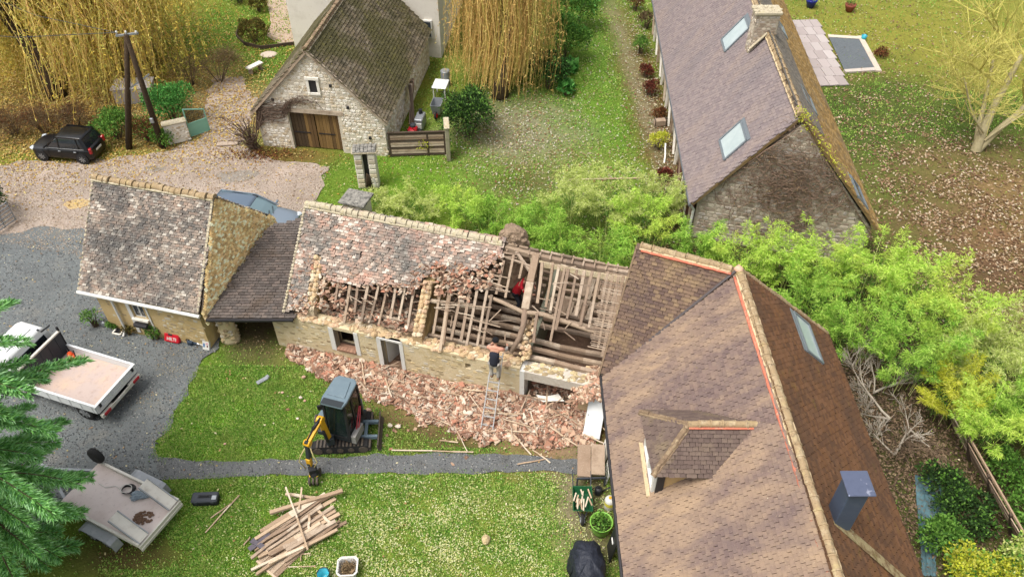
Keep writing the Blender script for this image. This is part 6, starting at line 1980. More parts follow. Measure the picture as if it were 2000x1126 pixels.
def car(name,label,loc,rz,L,W,H,paint,hatch=True,clear=.17,wb=None,glass_roof=None):
 """a five-door car; local x points to the front."""
 o=thing(name,label,'car',loc,rz)
 h=L/2
 wb=wb or L*.655
 belt=H*.6
 w=W/2
 hood=.82 if hatch else .8
 # (x, half width, bottom, top-of-body, shoulder drop)
 st=[(h,w*.52,clear+.10,belt*.74),(h-.05,w*.72,clear+.04,belt*.80),(h-.16,w*.88,clear+.01,belt*.85),(h-.42,w*.96,clear,belt*.90),(h*.40,w,clear,belt*.985),(h*.2,w,clear,belt),(-h*.4,w,clear,belt*1.02),(-h+.32,w*.98,clear,belt*1.03),(-h+.1,w*.92,clear+.03,belt*1.02),(-h+.02,w*.8,clear+.08,belt*.96)]
 rings=[]
 for x,hw,zb,zt in st:
  rings.append([(x,-hw*.9,zb),(x,-hw*.99,zb+.12),(x,-hw,(zb+zt)*.5),(x,-hw*.97,zt-.09),(x,-hw*.86,zt-.015),(x,-hw*.45,zt+.02),(x,hw*.45,zt+.02),(x,hw*.86,zt-.015),(x,hw*.97,zt-.09),(x,hw,(zb+zt)*.5),(x,hw*.99,zb+.12),(x,hw*.9,zb)])
 mb=MB()
 mb.loft(rings)
 body=mb.build('body',paint,o,smooth=True)
 md=body.modifiers.new('subsurf','SUBSURF');md.levels=1;md.render_levels=1
 # greenhouse
 xf,xr=h*.46,-h+(.16 if hatch else .25)
 tf,trr=h*.02,-h+(.46 if hatch else .7)
 g=[]
 for t,zz in((0,belt-.03),(.45,belt+(H-belt)*.5),(.85,H-.07),(1,H-.025)):
  a,b=xf+(tf-xf)*t,xr+(trr-xr)*t
  hw=w*(.93-.17*t)
  k=.06+.04*t
  g.append([(b,-hw+k,zz),(b+k,-hw,zz),(a-k*2,-hw,zz),(a,-hw+k*2.2,zz),(a,hw-k*2.2,zz),(a-k*2,hw,zz),(b+k,hw,zz),(b,hw-k,zz)])
 mb=MB()
 mb.loft(g)
 gl_=mb.build('windows',M_pale_glass if glass_roof else M_car_glass,o)
 # roof skin
 mb=MB()
 hw=w*.765
 rr=[]
 for x,dz in((tf+.10,-.035),(tf-.05,0),((tf+trr)/2,.018),(trr+.1,0),(trr-.06,-.03)):
  rr.append([(x,-hw,H-.045+dz),(x,-hw*.8,H+dz),(x,0,H+.015+dz),(x,hw*.8,H+dz),(x,hw,H-.045+dz),(x,0,H-.05+dz)])
 mb.loft(rr)
 mb.build('roof',glass_roof or paint,o,smooth=True)
 # pillars
 mb=MB()
 for sg in(-1,1):
  p=lambda x,t:(x,sg*w*(.935-.165*t),belt+(H-belt)*t)
  mb.bar(p(xf-.02,0),p(tf+.02,.97),.07,.05)
  mb.bar(p(xr+.08,0),p(trr,.97),.16,.05)
  mb.bar(p(-.02,0),p(-.04,.97),.07,.04)
  mb.bar(p(xr+.45,0),p(trr+.25,.97),.07,.04)
  mb.bar(p(tf+.02,.99),p(trr,.99),.05,.05)
 mb.build('pillars',paint,o)
 mb=MB()
 for sg in(-1,1):
  mb.bar((xf-.1,sg*w*.965,belt+.0),(xr+.15,sg*w*.965,belt+.03),.02,.02)
 mb.build('belt_trim',M_chrome,o)
 # doors as seams and handles
 for sg in(-1,1):
  mb=MB()
  for x in(xf-.18,-.05,xr+.62):
   mb.bar((x,sg*w*1.0,clear+.16),(x,sg*w*.985,belt-.06),.014,.014)
  d=mb.build('door_seam',M_black,o)
  for x in(.12,-h*.42):
   mb=MB()
   mb.rbox((x-.14,sg*w*1.0,belt-.14),(.16,.03,.035),.008)
   mb.build('door_handle',M_chrome,o)
 for sg in(-1,1):
  mb=MB();mb.rbox((xf-.12,sg*(w+.07),belt+.1),(.1,.17,.12),.03)
  mb.build('mirror',paint,o)
  mb=MB();mb.rbox((h-.13,sg*w*.68,belt*.74),(.26,w*.36,.15),.04,rz=-sg*.45)
  mb.build('headlight',M_head_lamp,o)
  mb=MB();mb.rbox((-h+.08,sg*w*.80,belt*.90),(.15,.2,.34),.04,rz=sg*.4)
  mb.build('tail_light',M_red_lamp,o)
 mb=MB();mb.rbox((-h+.02,0,belt*.72),(.03,.5,.11),.008)
 mb.build('number_plate',M_plate,o)
 mb=MB();mb.rbox((h-.04,0,belt*.52),(.05,w*.9,.12),.02)
 mb.build('grille',M_black,o)
 mb=MB()
 mb.bar((xf+.03,-.35,belt+.03),(xf-.18,.2,belt+.14),.02,.02)
 mb.bar((xf+.03,.15,belt+.03),(xf-.18,.55,belt+.14),.02,.02)
 mb.build('wiper',M_black,o)
 r=H*.205
 for sx in(wb/2,-wb/2):
  for sg in(-1,1):
   m=MB()
   m.cyl((sx,sg*(w-.25),r+.02),(sx,sg*(w+.004),r+.02),r*1.16,20)
   m.build('wheel_arch',M_black,o)
   wheel(o,(sx,sg*(w-.095),r),r,.2)
 return o
car('hatchback','small black hatchback parked under the willow, nose to the left',(-20.95,32.28,.02),math.atan2(31.77-31.43,-22.12+19.88),3.6,1.6,1.46,M_black_paint,wb=2.32).scale=(.88,.88,.88)
car('car','silver-blue car with dark glass roof parked behind the ochre cottage',(-10.95,26.75,.02),R(-12),4.35,1.76,1.5,M_silver,hatch=True,glass_roof=material('sky_lit_roof_glass',C(96,112,130),rough=.12,spec=.8),wb=2.65).scale=(.9,.9,.88)  # blackish roof glass coloured grey-blue to carry the sky's reflection
# ---------------------------------------------------------------- tipper truck
trk=thing('flatbed_truck','white flatbed truck with dropside bed and dark headboard, half hidden by the conifer','truck',(-13.28,17.24,.02),math.atan2(.332,-.943))
bw_,bz,bl_=.96,.74,2.78
mb=MB()
mb.box((bl_/2,0,bz),(bl_,2*bw_-.06,.08))
mb.build('bed_floor',M_bed,trk)
for sg in(-1,1):
 mb=MB()
 mb.box((bl_/2,sg*bw_,bz+.14),(bl_-.02,.05,.36))
 for x in np.arange(.15,bl_,.45):
  mb.box((x,sg*(bw_+.03),bz+.14),(.05,.02,.34))
 mb.box((bl_/2,sg*bw_,bz+.33),(bl_,.075,.035))
 mb.build('dropside',M_truck_white,trk)
mb=MB()
mb.box((0,0,bz+.12),(.06,2*bw_-.02,.34));mb.box((-.01,0,bz+.31),(.09,2*bw_+.08,.04))
for y in(-.62,0,.62):
 mb.box((-.045,y,bz+.1),(.03,.5,.05));mb.box((-.045,y,bz+.22),(.03,.5,.03))
tg=mb.build('tailgate',M_truck_white,trk)
mb=MB()
for y in(-.8,.8):
 mb.box((-.06,y,bz+.24),(.05,.08,.14))
mb.build('latch',M_black,tg)
mb=MB()
mb.box((-.08,0,.56),(.1,1.9,.14))
bp_=mb.build('bumper',M_galv_rail,trk)
for sg in(-1,1):
 mb=MB();mb.rbox((-.14,sg*.72,.58),(.05,.3,.12),.015)
 mb.build('tail_light',M_red_lamp,trk)
mb=MB();mb.rbox((-.145,.1,.58),(.02,.48,.11),.006)
mb.build('number_plate',M_plate,trk)
mb=MB()
mb.box((bl_+.02,0,bz+.5),(.05,2*bw_-.04,.95))
for y in np.linspace(-.7,.7,5):
 mb.box((bl_-.01,y,bz+.55),(.02,.04,.8))
hb=mb.build('headboard',M_dark_grey,trk)
mb=MB()
mb.box((bl_+.02,0,bz+1.0),(.09,2*bw_+.02,.06))
mb.build('top_rail',M_galv_rail,hb)
mb=MB()
for sg in(-1,1):
 mb.bar((bl_+.02,sg*bw_,bz+.35),(bl_+.02,sg*bw_,bz+1.2),.06,.06)
mb.bar((bl_+.3,-bw_*.98,bz+1.2),(bl_+.3,-bw_*.6,bz+1.25),.04,.04)
mb.build('stake',M_black,trk)
# cab
cabx=bl_+.35
mb=MB()
rg=[]
for z,x0,x1,hw in((.45,0,1.9,.93),(.95,0,1.95,.97),(1.22,0,1.78,.96),(1.72,.05,1.28,.86),(1.94,.12,1.12,.80),(2.0,.2,1.0,.7)):
 rg.append([(cabx+x0,-hw,z),(cabx+x0+.05,-hw-.0,z),(cabx+x1-.12,-hw,z),(cabx+x1,-hw*.82,z),(cabx+x1,hw*.82,z),(cabx+x1-.12,hw,z),(cabx+x0+.05,hw,z),(cabx+x0,hw,z)])
mb.loft(rg)
mb.build('cab',M_truck_white,trk,bevel=.03)
for sg in(-1,1):
 mb=MB()
 mb.hexa([(cabx+.25,sg*.955,1.25),(cabx+1.35,sg*.955,1.25),(cabx+1.35,sg*.975,1.25),(cabx+.25,sg*.975,1.25),(cabx+.3,sg*.862,1.7),(cabx+1.08,sg*.862,1.7),(cabx+1.08,sg*.885,1.7),(cabx+.3,sg*.885,1.7)])
 mb.build('side_window',M_car_glass,trk)
mb=MB()
mb.hexa([(cabx-.012,-.7,1.3),(cabx+.02,-.7,1.3),(cabx+.02,.7,1.3),(cabx-.012,.7,1.3),(cabx+.03,-.66,1.74),(cabx+.06,-.66,1.74),(cabx+.06,.66,1.74),(cabx+.03,.66,1.74)])
mb.build('rear_window',M_car_glass,trk)
mb=MB()
mb.box((cabx+.35,-.62,1.97),(.5,.06,.03));
mb.build('roof_vent',M_black,trk)
mb=MB()
mb.box((cabx+.6,0,2.02),(.5,1.1,.05))
mb.build('roof_panel',M_truck_white,trk,bevel=.02)
mb=MB()
mb.box((bl_/2+.8,0,.55),(bl_+1.8,.8,.16))
mb.build('chassis',M_black,trk)
for x in(.75,cabx+1.1):
 for sg in(-1,1):
  wheel(trk,(x,sg*.8,.34),.34,.24)
  # things in the truck bed
cs=thing('chainsaw','orange chainsaw lying in the corner of the truck bed','chainsaw',tuple(trk.location+Matrix.Rotation(trk.rotation_euler.z,3,'Z')@Vector((2.3,-.62,bz+.04))),2.2)
mb=MB();mb.rbox((0,0,.13),(.36,.24,.24),.05);mb.rbox((.1,.02,.27),(.2,.16,.1),.04)
mb.build('body',M_orange,cs)
mb=MB();mb.rbox((-.26,0,.1),(.2,.16,.16),.03);mb.tube([(-.12,-.1,.24),(-.05,-.12,.34),(.1,-.12,.34),(.14,-.1,.22)],.02,6)
mb.build('handle',M_black,cs)
mb=MB();mb.rbox((.42,.06,.1),(.5,.012,.07),.004)
mb.build('guide_bar',M_chrome,cs)
cn=thing('fuel_can','orange-red fuel can behind the truck headboard','can',tuple(trk.location+Matrix.Rotation(trk.rotation_euler.z,3,'Z')@Vector((bl_+.19,.1,.72))),.4)
mb=MB();mb.rbox((0,0,.32),(.22,.42,.62),.05)
mb.build('body',M_orange,cn)
mb=MB();mb.tube([(0,-.12,.62),(0,-.1,.72),(0,.1,.72),(0,.12,.62)],.02,6)
mb.build('handle',M_black,cn)
# ---------------------------------------------------------------- plant trailer with ramps
tr_=thing('plant_trailer','galvanised flat trailer with two folded loading ramps, standing half on the grass','trailer',(-10.37,12.385,.02),math.atan2(.43,-.9))
tw,tz,tl=.79,.5,3.3
mb=MB();mb.box((tl/2,0,tz),(tl,2*tw,.05))
mb.build('deck',material('trailer_deck',C(222,208,202,1.15),rough=.8,layers=[(1.5,C(206,188,180,1.15),.45,.7,.7),(9,C(160,144,136),.58,.74,.6)]),tr_)
for sg in(-1,1):
 mb=MB()
 mb.box((tl/2,sg*(tw+.02),tz+.09),(tl,.045,.2));mb.box((tl/2,sg*(tw+.02),tz+.2),(tl,.07,.025))
 mb.build('side_rail',M_galv_rail,tr_)
 # mudguard: long folded sheet over the twin wheels
 mb=MB()
 y0,y1=sg*(tw+.06),sg*(tw+.36)
 pf=[(.75,.22),(.86,.48),(1.0,.54),(1.95,.54),(2.1,.48),(2.2,.24)]
 for(a,za),(b,zb)in zip(pf,pf[1:]):
  mb.hexa([(a,y0,za),(b,y0,zb),(b,y1,zb),(a,y1,za),(a,y0,za+.02),(b,y0,zb+.02),(b,y1,zb+.02),(a,y1,za+.02)])
 mb.build('mudguard',M_galv,tr_)
 for x in(1.17,1.78):
  wheel(tr_,(x,sg*(tw+.2),.26),.26,.17,spokes=5)
mb=MB()
mb.box((0,0,tz+.05),(.06,2*tw+.1,.14));mb.box((-.03,0,tz-.06),(.05,2*tw+.1,.1))
mb.build('rear_beam',M_galv_rail,tr_)
for y0 in(-.60,.60):
 rp=MB()
 a,b=Vector((.03,y0,tz+.16)),Vector((.98,y0,tz+.72))
 d=(b-a).normalized();n_=Vector((-d.z,0,d.x));s_=Vector((0,1,0))
 rp.hexa([a-s_*.17,b-s_*.17,b+s_*.17,a+s_*.17,a-s_*.17+n_*.03,b-s_*.17+n_*.03,b+s_*.17+n_*.03,a+s_*.17+n_*.03])
 ro=rp.build('loading_ramp',M_galv_rail,tr_)
 m=MB()
 for sg in(-1,1):
  m.bar(a+s_*.18*sg+n_*.03,b+s_*.18*sg+n_*.03,.03,.09,up=n_)
 m.build('ramp_edge',M_galv,ro)
 m=MB()
 for i in range(9):
  c=a.lerp(b,(i+.5)/9)+n_*.036
  m.bar(c-s_*.16,c+s_*.16,.018,.012,up=n_)
 m.build('ramp_tread',M_galv_rail,ro)
mb=MB()
mb.bar((tl,-.55,tz-.05),(tl+1.3,0,tz-.05),.08,.1);mb.bar((tl,.55,tz-.05),(tl+1.3,0,tz-.05),.08,.1)
mb.box((tl+1.4,0,tz-.02),(.4,.1,.1))
mb.build('drawbar',M_galv,tr_)
sw=MB()
c=Vector((tl-.05,-tw-.05,tz+.42))
rings=[[c+Vector((.0,o_,0))+Vector((math.cos(a)*r_,0,math.sin(a)*r_))for a in np.linspace(0,2*math.pi,21)[:-1]]for o_,r_ in((-.1,.16),(-.1,.25),(-.05,.29),(.05,.29),(.1,.25),(.1,.16))]
sw.loft(rings)
sw.build('spare_wheel',M_tyre,tr_,smooth=True)
T2=Matrix.Rotation(tr_.rotation_euler.z,3,'Z')
at_tr=lambda x,y,z:tuple(Vector(tr_.location)+T2@Vector((x,y,z)))
mb=MB()
for i in range(60):
 a=random.uniform(0,6.28);q=.22*math.sqrt(random.random())
 mb.lump((q*math.cos(a)*1.3,q*math.sin(a),.02),(.05,.04,.03),i)
so=mb.build('soil',material('clod_soil',C(122,96,78),rough=1,bump=(20,.8,.02)))
so.location=at_tr(.62,.05,tz+.03)
tag(so,'patch of brown soil on the trailer deck near its rear beam','soil')
cb_=thing('cable_coil','coil of black and white cable on the trailer deck','cable',at_tr(1.75,-.45,tz+.03))
mb=MB()
for k in range(5):
 mb.tube([(math.cos(a)*(.16+.012*k)+.02*k,math.sin(a)*(.13+.01*k),.02+.018*k)for a in np.linspace(0,6.28,19)],.012,5)
mb.build('coil',M_black,cb_)
mb=MB()
mb.tube([(.17*math.cos(a),.14*math.sin(a),.12)for a in np.linspace(0,6.28,19)],.012,5)
mb.tube([(-.16,0,.03),(-.4,.15,.02),(-.7,.1,.02),(-.95,.25,.02)],.012,5)
mb.build('lead',M_plate,cb_)
gb=MB()
for i in range(9):
 gb.lump((random.uniform(-.2,.2),random.uniform(-.12,.12),.06),(.14,.1,.07),i,.3,2)
gbo=gb.build('plastic_sheet',material('blue_grey_sheet',C(136,150,160),rough=.4,bump=(9,.8,.03)))
gbo.location=at_tr(1.25,-.5,tz+.03)
tag(gbo,'crumpled grey plastic sheet beside the cable on the trailer deck','sheet')
# ---------------------------------------------------------------- mini excavator
ex=thing('mini_excavator','mini excavator with blue-grey cab, yellow boom and a grab, on the lawn before the ruin','excavator',(-5.6,15.92,0))
eo=Vector((-5.6,15.92,0))
et=R(3)
ef,er=Vector((math.cos(et),math.sin(et),0)),Vector((-math.sin(et),math.cos(et),0))
for sg in(-1,1):
 m=MB()
 pf=[(-.86,.1),(-.95,.22),(-.86,.36),(-.7,.4),(.7,.4),(.88,.36),(.97,.22),(.88,.08),(.72,.02),(-.72,.02)]
 m.prism([ef*x+er*(sg*.55-.15)+Vector((0,0,z))for x,z in pf],er*.3)
 tk=m.build('track',M_tyre,ex)
 m=MB()
 for k in range(13):
  x=-.72+k*.12
  m.bar(ef*x+er*(sg*.55-.16)+Vector((0,0,.415)),ef*x+er*(sg*.55+.16)+Vector((0,0,.415)),.06,.035)
 for z,x in((.3,-.93),(.15,-.93),(.3,.95),(.15,.95)):
  m.bar(ef*x+er*(sg*.55-.16)+Vector((0,0,z)),ef*x+er*(sg*.55+.16)+Vector((0,0,z)),.06,.06)
 tag(m.build('track_pads',M_steel_dark,tk),kind='stuff')
 m=MB()
 for x,r_ in((-.72,.15),(.74,.15),(-.35,.1),(0,.1),(.35,.1)):
  m.cyl(ef*x+er*(sg*.55+.17)+Vector((0,0,.2)),ef*x+er*(sg*.55-.17)+Vector((0,0,.2)),r_,14)
 m.build('roller',M_steel_dark,tk)
m=MB()
m.box((0,0,.3),(.9,.8,.26),et);m.cyl((0,0,.4),(0,0,.58),.38,18)
m.build('undercarriage',M_mach_dark,ex)
m=MB()
for sg in(-1,1):
 m.bar(ef*.45+er*.3*sg+Vector((0,0,.34)),ef*1.18+er*.3*sg+Vector((0,0,.3)),.1,.12)
m.bar(ef*.8-er*.3+Vector((0,0,.33)),ef*.8+er*.3+Vector((0,0,.33)),.1,.08)
m.build('blade_arm',M_mach,ex)
m=MB()
rg=[]
for z,x in((.03,1.3),(.12,1.23),(.25,1.21),(.38,1.24)):
 rg.append([ef*x-er*.68+Vector((0,0,z)),ef*x+er*.68+Vector((0,0,z)),ef*(x-.04)+er*.68+Vector((0,0,z)),ef*(x-.04)-er*.68+Vector((0,0,z))])
m.loft(rg)
m.build('dozer_blade',M_steel_dark,ex)
# upper structure: facing the camera, a little to the left
uf=Vector((-.29,-.957,0)).normalized()
ur=Vector((-.957,.29,0)).normalized()
UC=Vector((.22,-.07,0))
X=lambda a,b,z:UC+uf*a+ur*b+Vector((0,0,z))
def ubox(m,a0,a1,b0,b1,z0,z1):
 return m.hexa([X(a0,b0,z0),X(a1,b0,z0),X(a1,b1,z0),X(a0,b1,z0),X(a0,b0,z1),X(a1,b0,z1),X(a1,b1,z1),X(a0,b1,z1)])
m=MB()
ubox(m,-.75,.5,-.38,.8,.56,.74)
m.build('turntable',M_mach_dark,ex,bevel=.02)
m=MB()
m.prism([X(a,b,.74)for a,b in((-.5,-.38),(-.72,-.3),(-.92,-.05),(-.95,.3),(-.85,.6),(-.6,.8),(.3,.8),(.42,.7),(.42,.38),(-.5,.38))],(0,0,.52))
m.build('engine_cover',M_mach,ex,bevel=.03)
# cab frame, glass, roof
cw2,cl2=.37,.47
m=MB()
for a,b,lean in((cl2,-cw2,-.06),(cl2,cw2,-.06),(-cl2,-cw2,.0),(-cl2,cw2,.0),(.02,-cw2,0)):
 m.bar(X(a+.06 if a>.1 else a,b,.74),X(a+lean,b*.97,2.3),.075,.075,up=uf)
for a in(cl2+.04,-cl2):
 m.bar(X(a,-cw2,.78),X(a,cw2,.78),.07,.09)
for b in(-cw2,cw2):
 m.bar(X(-cl2,b,.80),X(cl2+.05,b,.80),.07,.14)
 m.bar(X(-cl2,b*.97,2.27),X(cl2-.04,b*.97,2.27),.07,.08)
m.bar(X(cl2-.03,-cw2,2.27),X(cl2-.03,cw2,2.27),.07,.08)
m.build('cab_frame',M_black,ex)
m=MB()
m.hexa([X(cl2+.05,-cw2+.03,.84),X(cl2+.06,-cw2+.03,.84),X(cl2+.06,cw2-.03,.84),X(cl2+.05,cw2-.03,.84),X(cl2-.05,-cw2+.04,2.25),X(cl2-.04,-cw2+.04,2.25),X(cl2-.04,cw2-.04,2.25),X(cl2-.05,cw2-.04,2.25)])
m.build('windscreen',see_glass('cab_glass',(.012,.022,.02),.6),ex)
M_side=see_glass('cab_side_glass',(.01,.013,.014),.75)
for b in(-cw2,cw2):
 m=MB()
 ubox(m,-cl2+.05,cl2,b-.006,b+.006,.9,2.2)
 m.build('side_glass',M_side,ex)
m=MB()
ubox(m,-cl2-.02,-cl2+.0,-cw2+.05,cw2-.05,1.2,2.2)
m.build('rear_glass',M_side,ex)
m=MB()
m.prism([X(a,b,2.31)for a,b in((-.62,-.26),(-.62,.26),(-.5,.38),(.3,.42),(.56,.36),(.56,-.36),(.3,-.42),(-.5,-.38))],(0,0,.1))
rf=m.build('cab_roof',M_mach,ex,bevel=.03)
m=MB()
m.prism([X(a,b,2.412)for a,b in((-.45,-.2),(-.45,.2),(.2,.3),(.2,-.3))],(0,0,.025))
m.build('roof_panel',M_mach,rf,bevel=.012)
m=MB()
ubox(m,.34,.56,-.34,.34,2.412,2.425)
m.build('roof_visor',M_mach_dark,rf)
m=MB()
ubox(m,-.1,.3,-.2,.2,.74,1.15);ubox(m,-.22,-.1,-.2,.2,.9,1.6)
m.build('seat',M_black,ex)
m=MB()
m.rbox(X(.42,.52,1.95),(.16,.06,.24),.02,rz=.3);m.bar(X(.42,.38,1.9),X(.42,.52,1.9),.03,.03)
m.build('mirror',M_black,ex)
m=MB()
m.tube([X(-.3,-.42,1.5),X(.0,-.46,1.2),X(.2,-.46,.85),X(.4,-.44,.66)],.022,6)
m.tube([X(-.34,-.44,1.45),X(-.05,-.5,1.12),X(.15,-.5,.8),X(.35,-.48,.62)],.022,6)
m.build('grab_rail',material('red_rail',C(176,62,70),rough=.4),ex,smooth=True)
m=MB()
ubox(m,-.1,.5,-.56,-.4,.56,.9)
m.build('step_panel',material('pale_grey_panel',C(150,148,144),rough=.5),ex)
# boom, arm and grab: profile in the vertical plane of the boom
B_=[Vector((-5.86,15.30,.72))-eo,Vector((-5.90,15.12,1.95))-eo,Vector((-6.24,14.50,1.62))-eo]
m=MB()
m.rbox(Vector((-5.84,15.33,.66))-eo,(.26,.3,.34),.03,rz=.4)
m.build('boom_swing',M_mach_dark,ex)
m=MB()
for a,b,h0 in((B_[0],B_[1],.17),(B_[1],B_[2],.2)):
 m.bar(a,b,.15,h0,up=(.4,.8,.3))
m.cyl(B_[1]-Vector((.09,-.03,0)),B_[1]+Vector((.09,-.03,0)),.13,14)
m.cyl(B_[2]-Vector((.1,-.04,0)),B_[2]+Vector((.1,-.04,0)),.11,12)
m.build('boom',M_yellow,ex,bevel=.015)
m=MB()
m.cyl(B_[1]+Vector((.03,.0,.1)),B_[1].lerp(B_[2],.55)+Vector((0,0,.16)),.05,10)
m.cyl(B_[1].lerp(B_[2],.5)+Vector((0,0,.16)),B_[2]+Vector((0,0,.1)),.028,8)
m.cyl(B_[0]+Vector((0,-.14,.05)),B_[0].lerp(B_[1],.6)+Vector((0,-.13,0)),.05,10)
m.build('hydraulic_ram',M_black,ex,smooth=True)
A2=Vector((-6.30,14.36,.70))-eo
m=MB()
m.bar(B_[2]+Vector((0,0,.12)),A2,.12,.16,up=(.3,.9,0))
m.build('arm',M_mach_dark,ex,bevel=.012)
m=MB()
m.bar(A2+Vector((0,0,.32)),A2+Vector((0,0,-.02)),.15,.13,up=(.3,.9,0))
m.build('arm_end',M_yellow,ex,bevel=.012)
m=MB()
for sg in(-1,1):
 m.tube([B_[2]+Vector((.06*sg,-.06,-.1)),A2+Vector((.2*sg,-.05,.5)),A2+Vector((.28*sg,-.08,.25)),A2+Vector((.12*sg,-.1,-.08))],.018,6)
m.build('hose',material('pale_hose',C(206,190,136),rough=.5),ex,smooth=True)
m=MB()
gp_=A2+Vector((.08,-.1,-.14))
m.rbox(gp_,(.26,.22,.24),.03,rz=.3)
m.cyl(gp_+Vector((0,0,-.12)),gp_+Vector((.03,-.05,-.22)),.15,14)
m.build('rotator',M_black,ex)
m=MB()
for k in range(3):
 c=gp_+Vector((-.1+.1*k,-.08,-.2))
 m.rbox(c,(.07,.14,.08),.015,rz=.3)
m.build('grab_bracket',M_yellow,ex)
for sg in(-1,1):
 m=MB()
 for k in(-.12,0,.12):
  q0=gp_+Vector((k,-.02+.1*sg,-.2))
  m.tube([q0,q0+Vector((0,.16*sg,-.12)),q0+Vector((0,.14*sg,-.26)),q0+Vector((0,.02*sg,-.34))],[.04,.045,.035,.015],6)
 m.build('grab_claw',M_steel_dark,ex,smooth=True)
 # ================================================================ PEOPLE
M_skin=material('skin',C(196,146,122),rough=.6,spec=.3)
M_navy=material('dark_navy_cloth',C(42,44,56),rough=.9,bump=(14,.4,.01))
M_pinkorange=material('pale_orange_cloth',C(220,158,134),rough=.9,bump=(14,.4,.01))
M_grey_cloth=material('light_grey_cloth',C(178,172,164),rough=.95,layers=[(6,C(150,142,132),.5,.7,.6)],bump=(12,.5,.01))
M_red_cloth=material('red_cloth',C(178,24,38),rough=.85,bump=(14,.4,.01))
M_darktrouser=material('dark_trouser',C(40,42,52),rough=.95)
M_boot=material('brown_boot',C(112,92,70),rough=.8)
M_hat=material('black_knit',C(24,24,28),rough=1,bump=(60,.5,.01))
def skin_obj(name,chains,mat,parent,root=0,sub=1):
 """chains: list of [(point, radius), ...]; a chain may start from an existing point (joined by position)."""
 bm=bmesh.new()
 layer=bm.verts.layers.skin.verify()
 idx={}
 def vert(p,r):
  k=tuple(round(c,3)for c in p)
  if k not in idx:
   v=bm.verts.new(p)
   v[layer].radius=(r,r)
   idx[k]=v
  return idx[k]
 first=None
 for ch in chains:
  prev=None
  for p,r in ch:
   v=vert(p,r)
   if first is None:
    first=v
   if prev is not None and bm.edges.get((prev,v))is None and prev is not v:
    bm.edges.new((prev,v))
   prev=v
 first[layer].use_root=True
 me=bpy.data.meshes.new(name)
 bm.to_mesh(me)
 bm.free()
 me.materials.append(mat)
 o=link(name,me,None,parent)
 md=o.modifiers.new('skin','SKIN')
 md.use_smooth_shade=True
 md.branch_smoothing=.4
 s=o.modifiers.new('subsurf','SUBSURF')
 s.levels=sub
 s.render_levels=sub
 return o
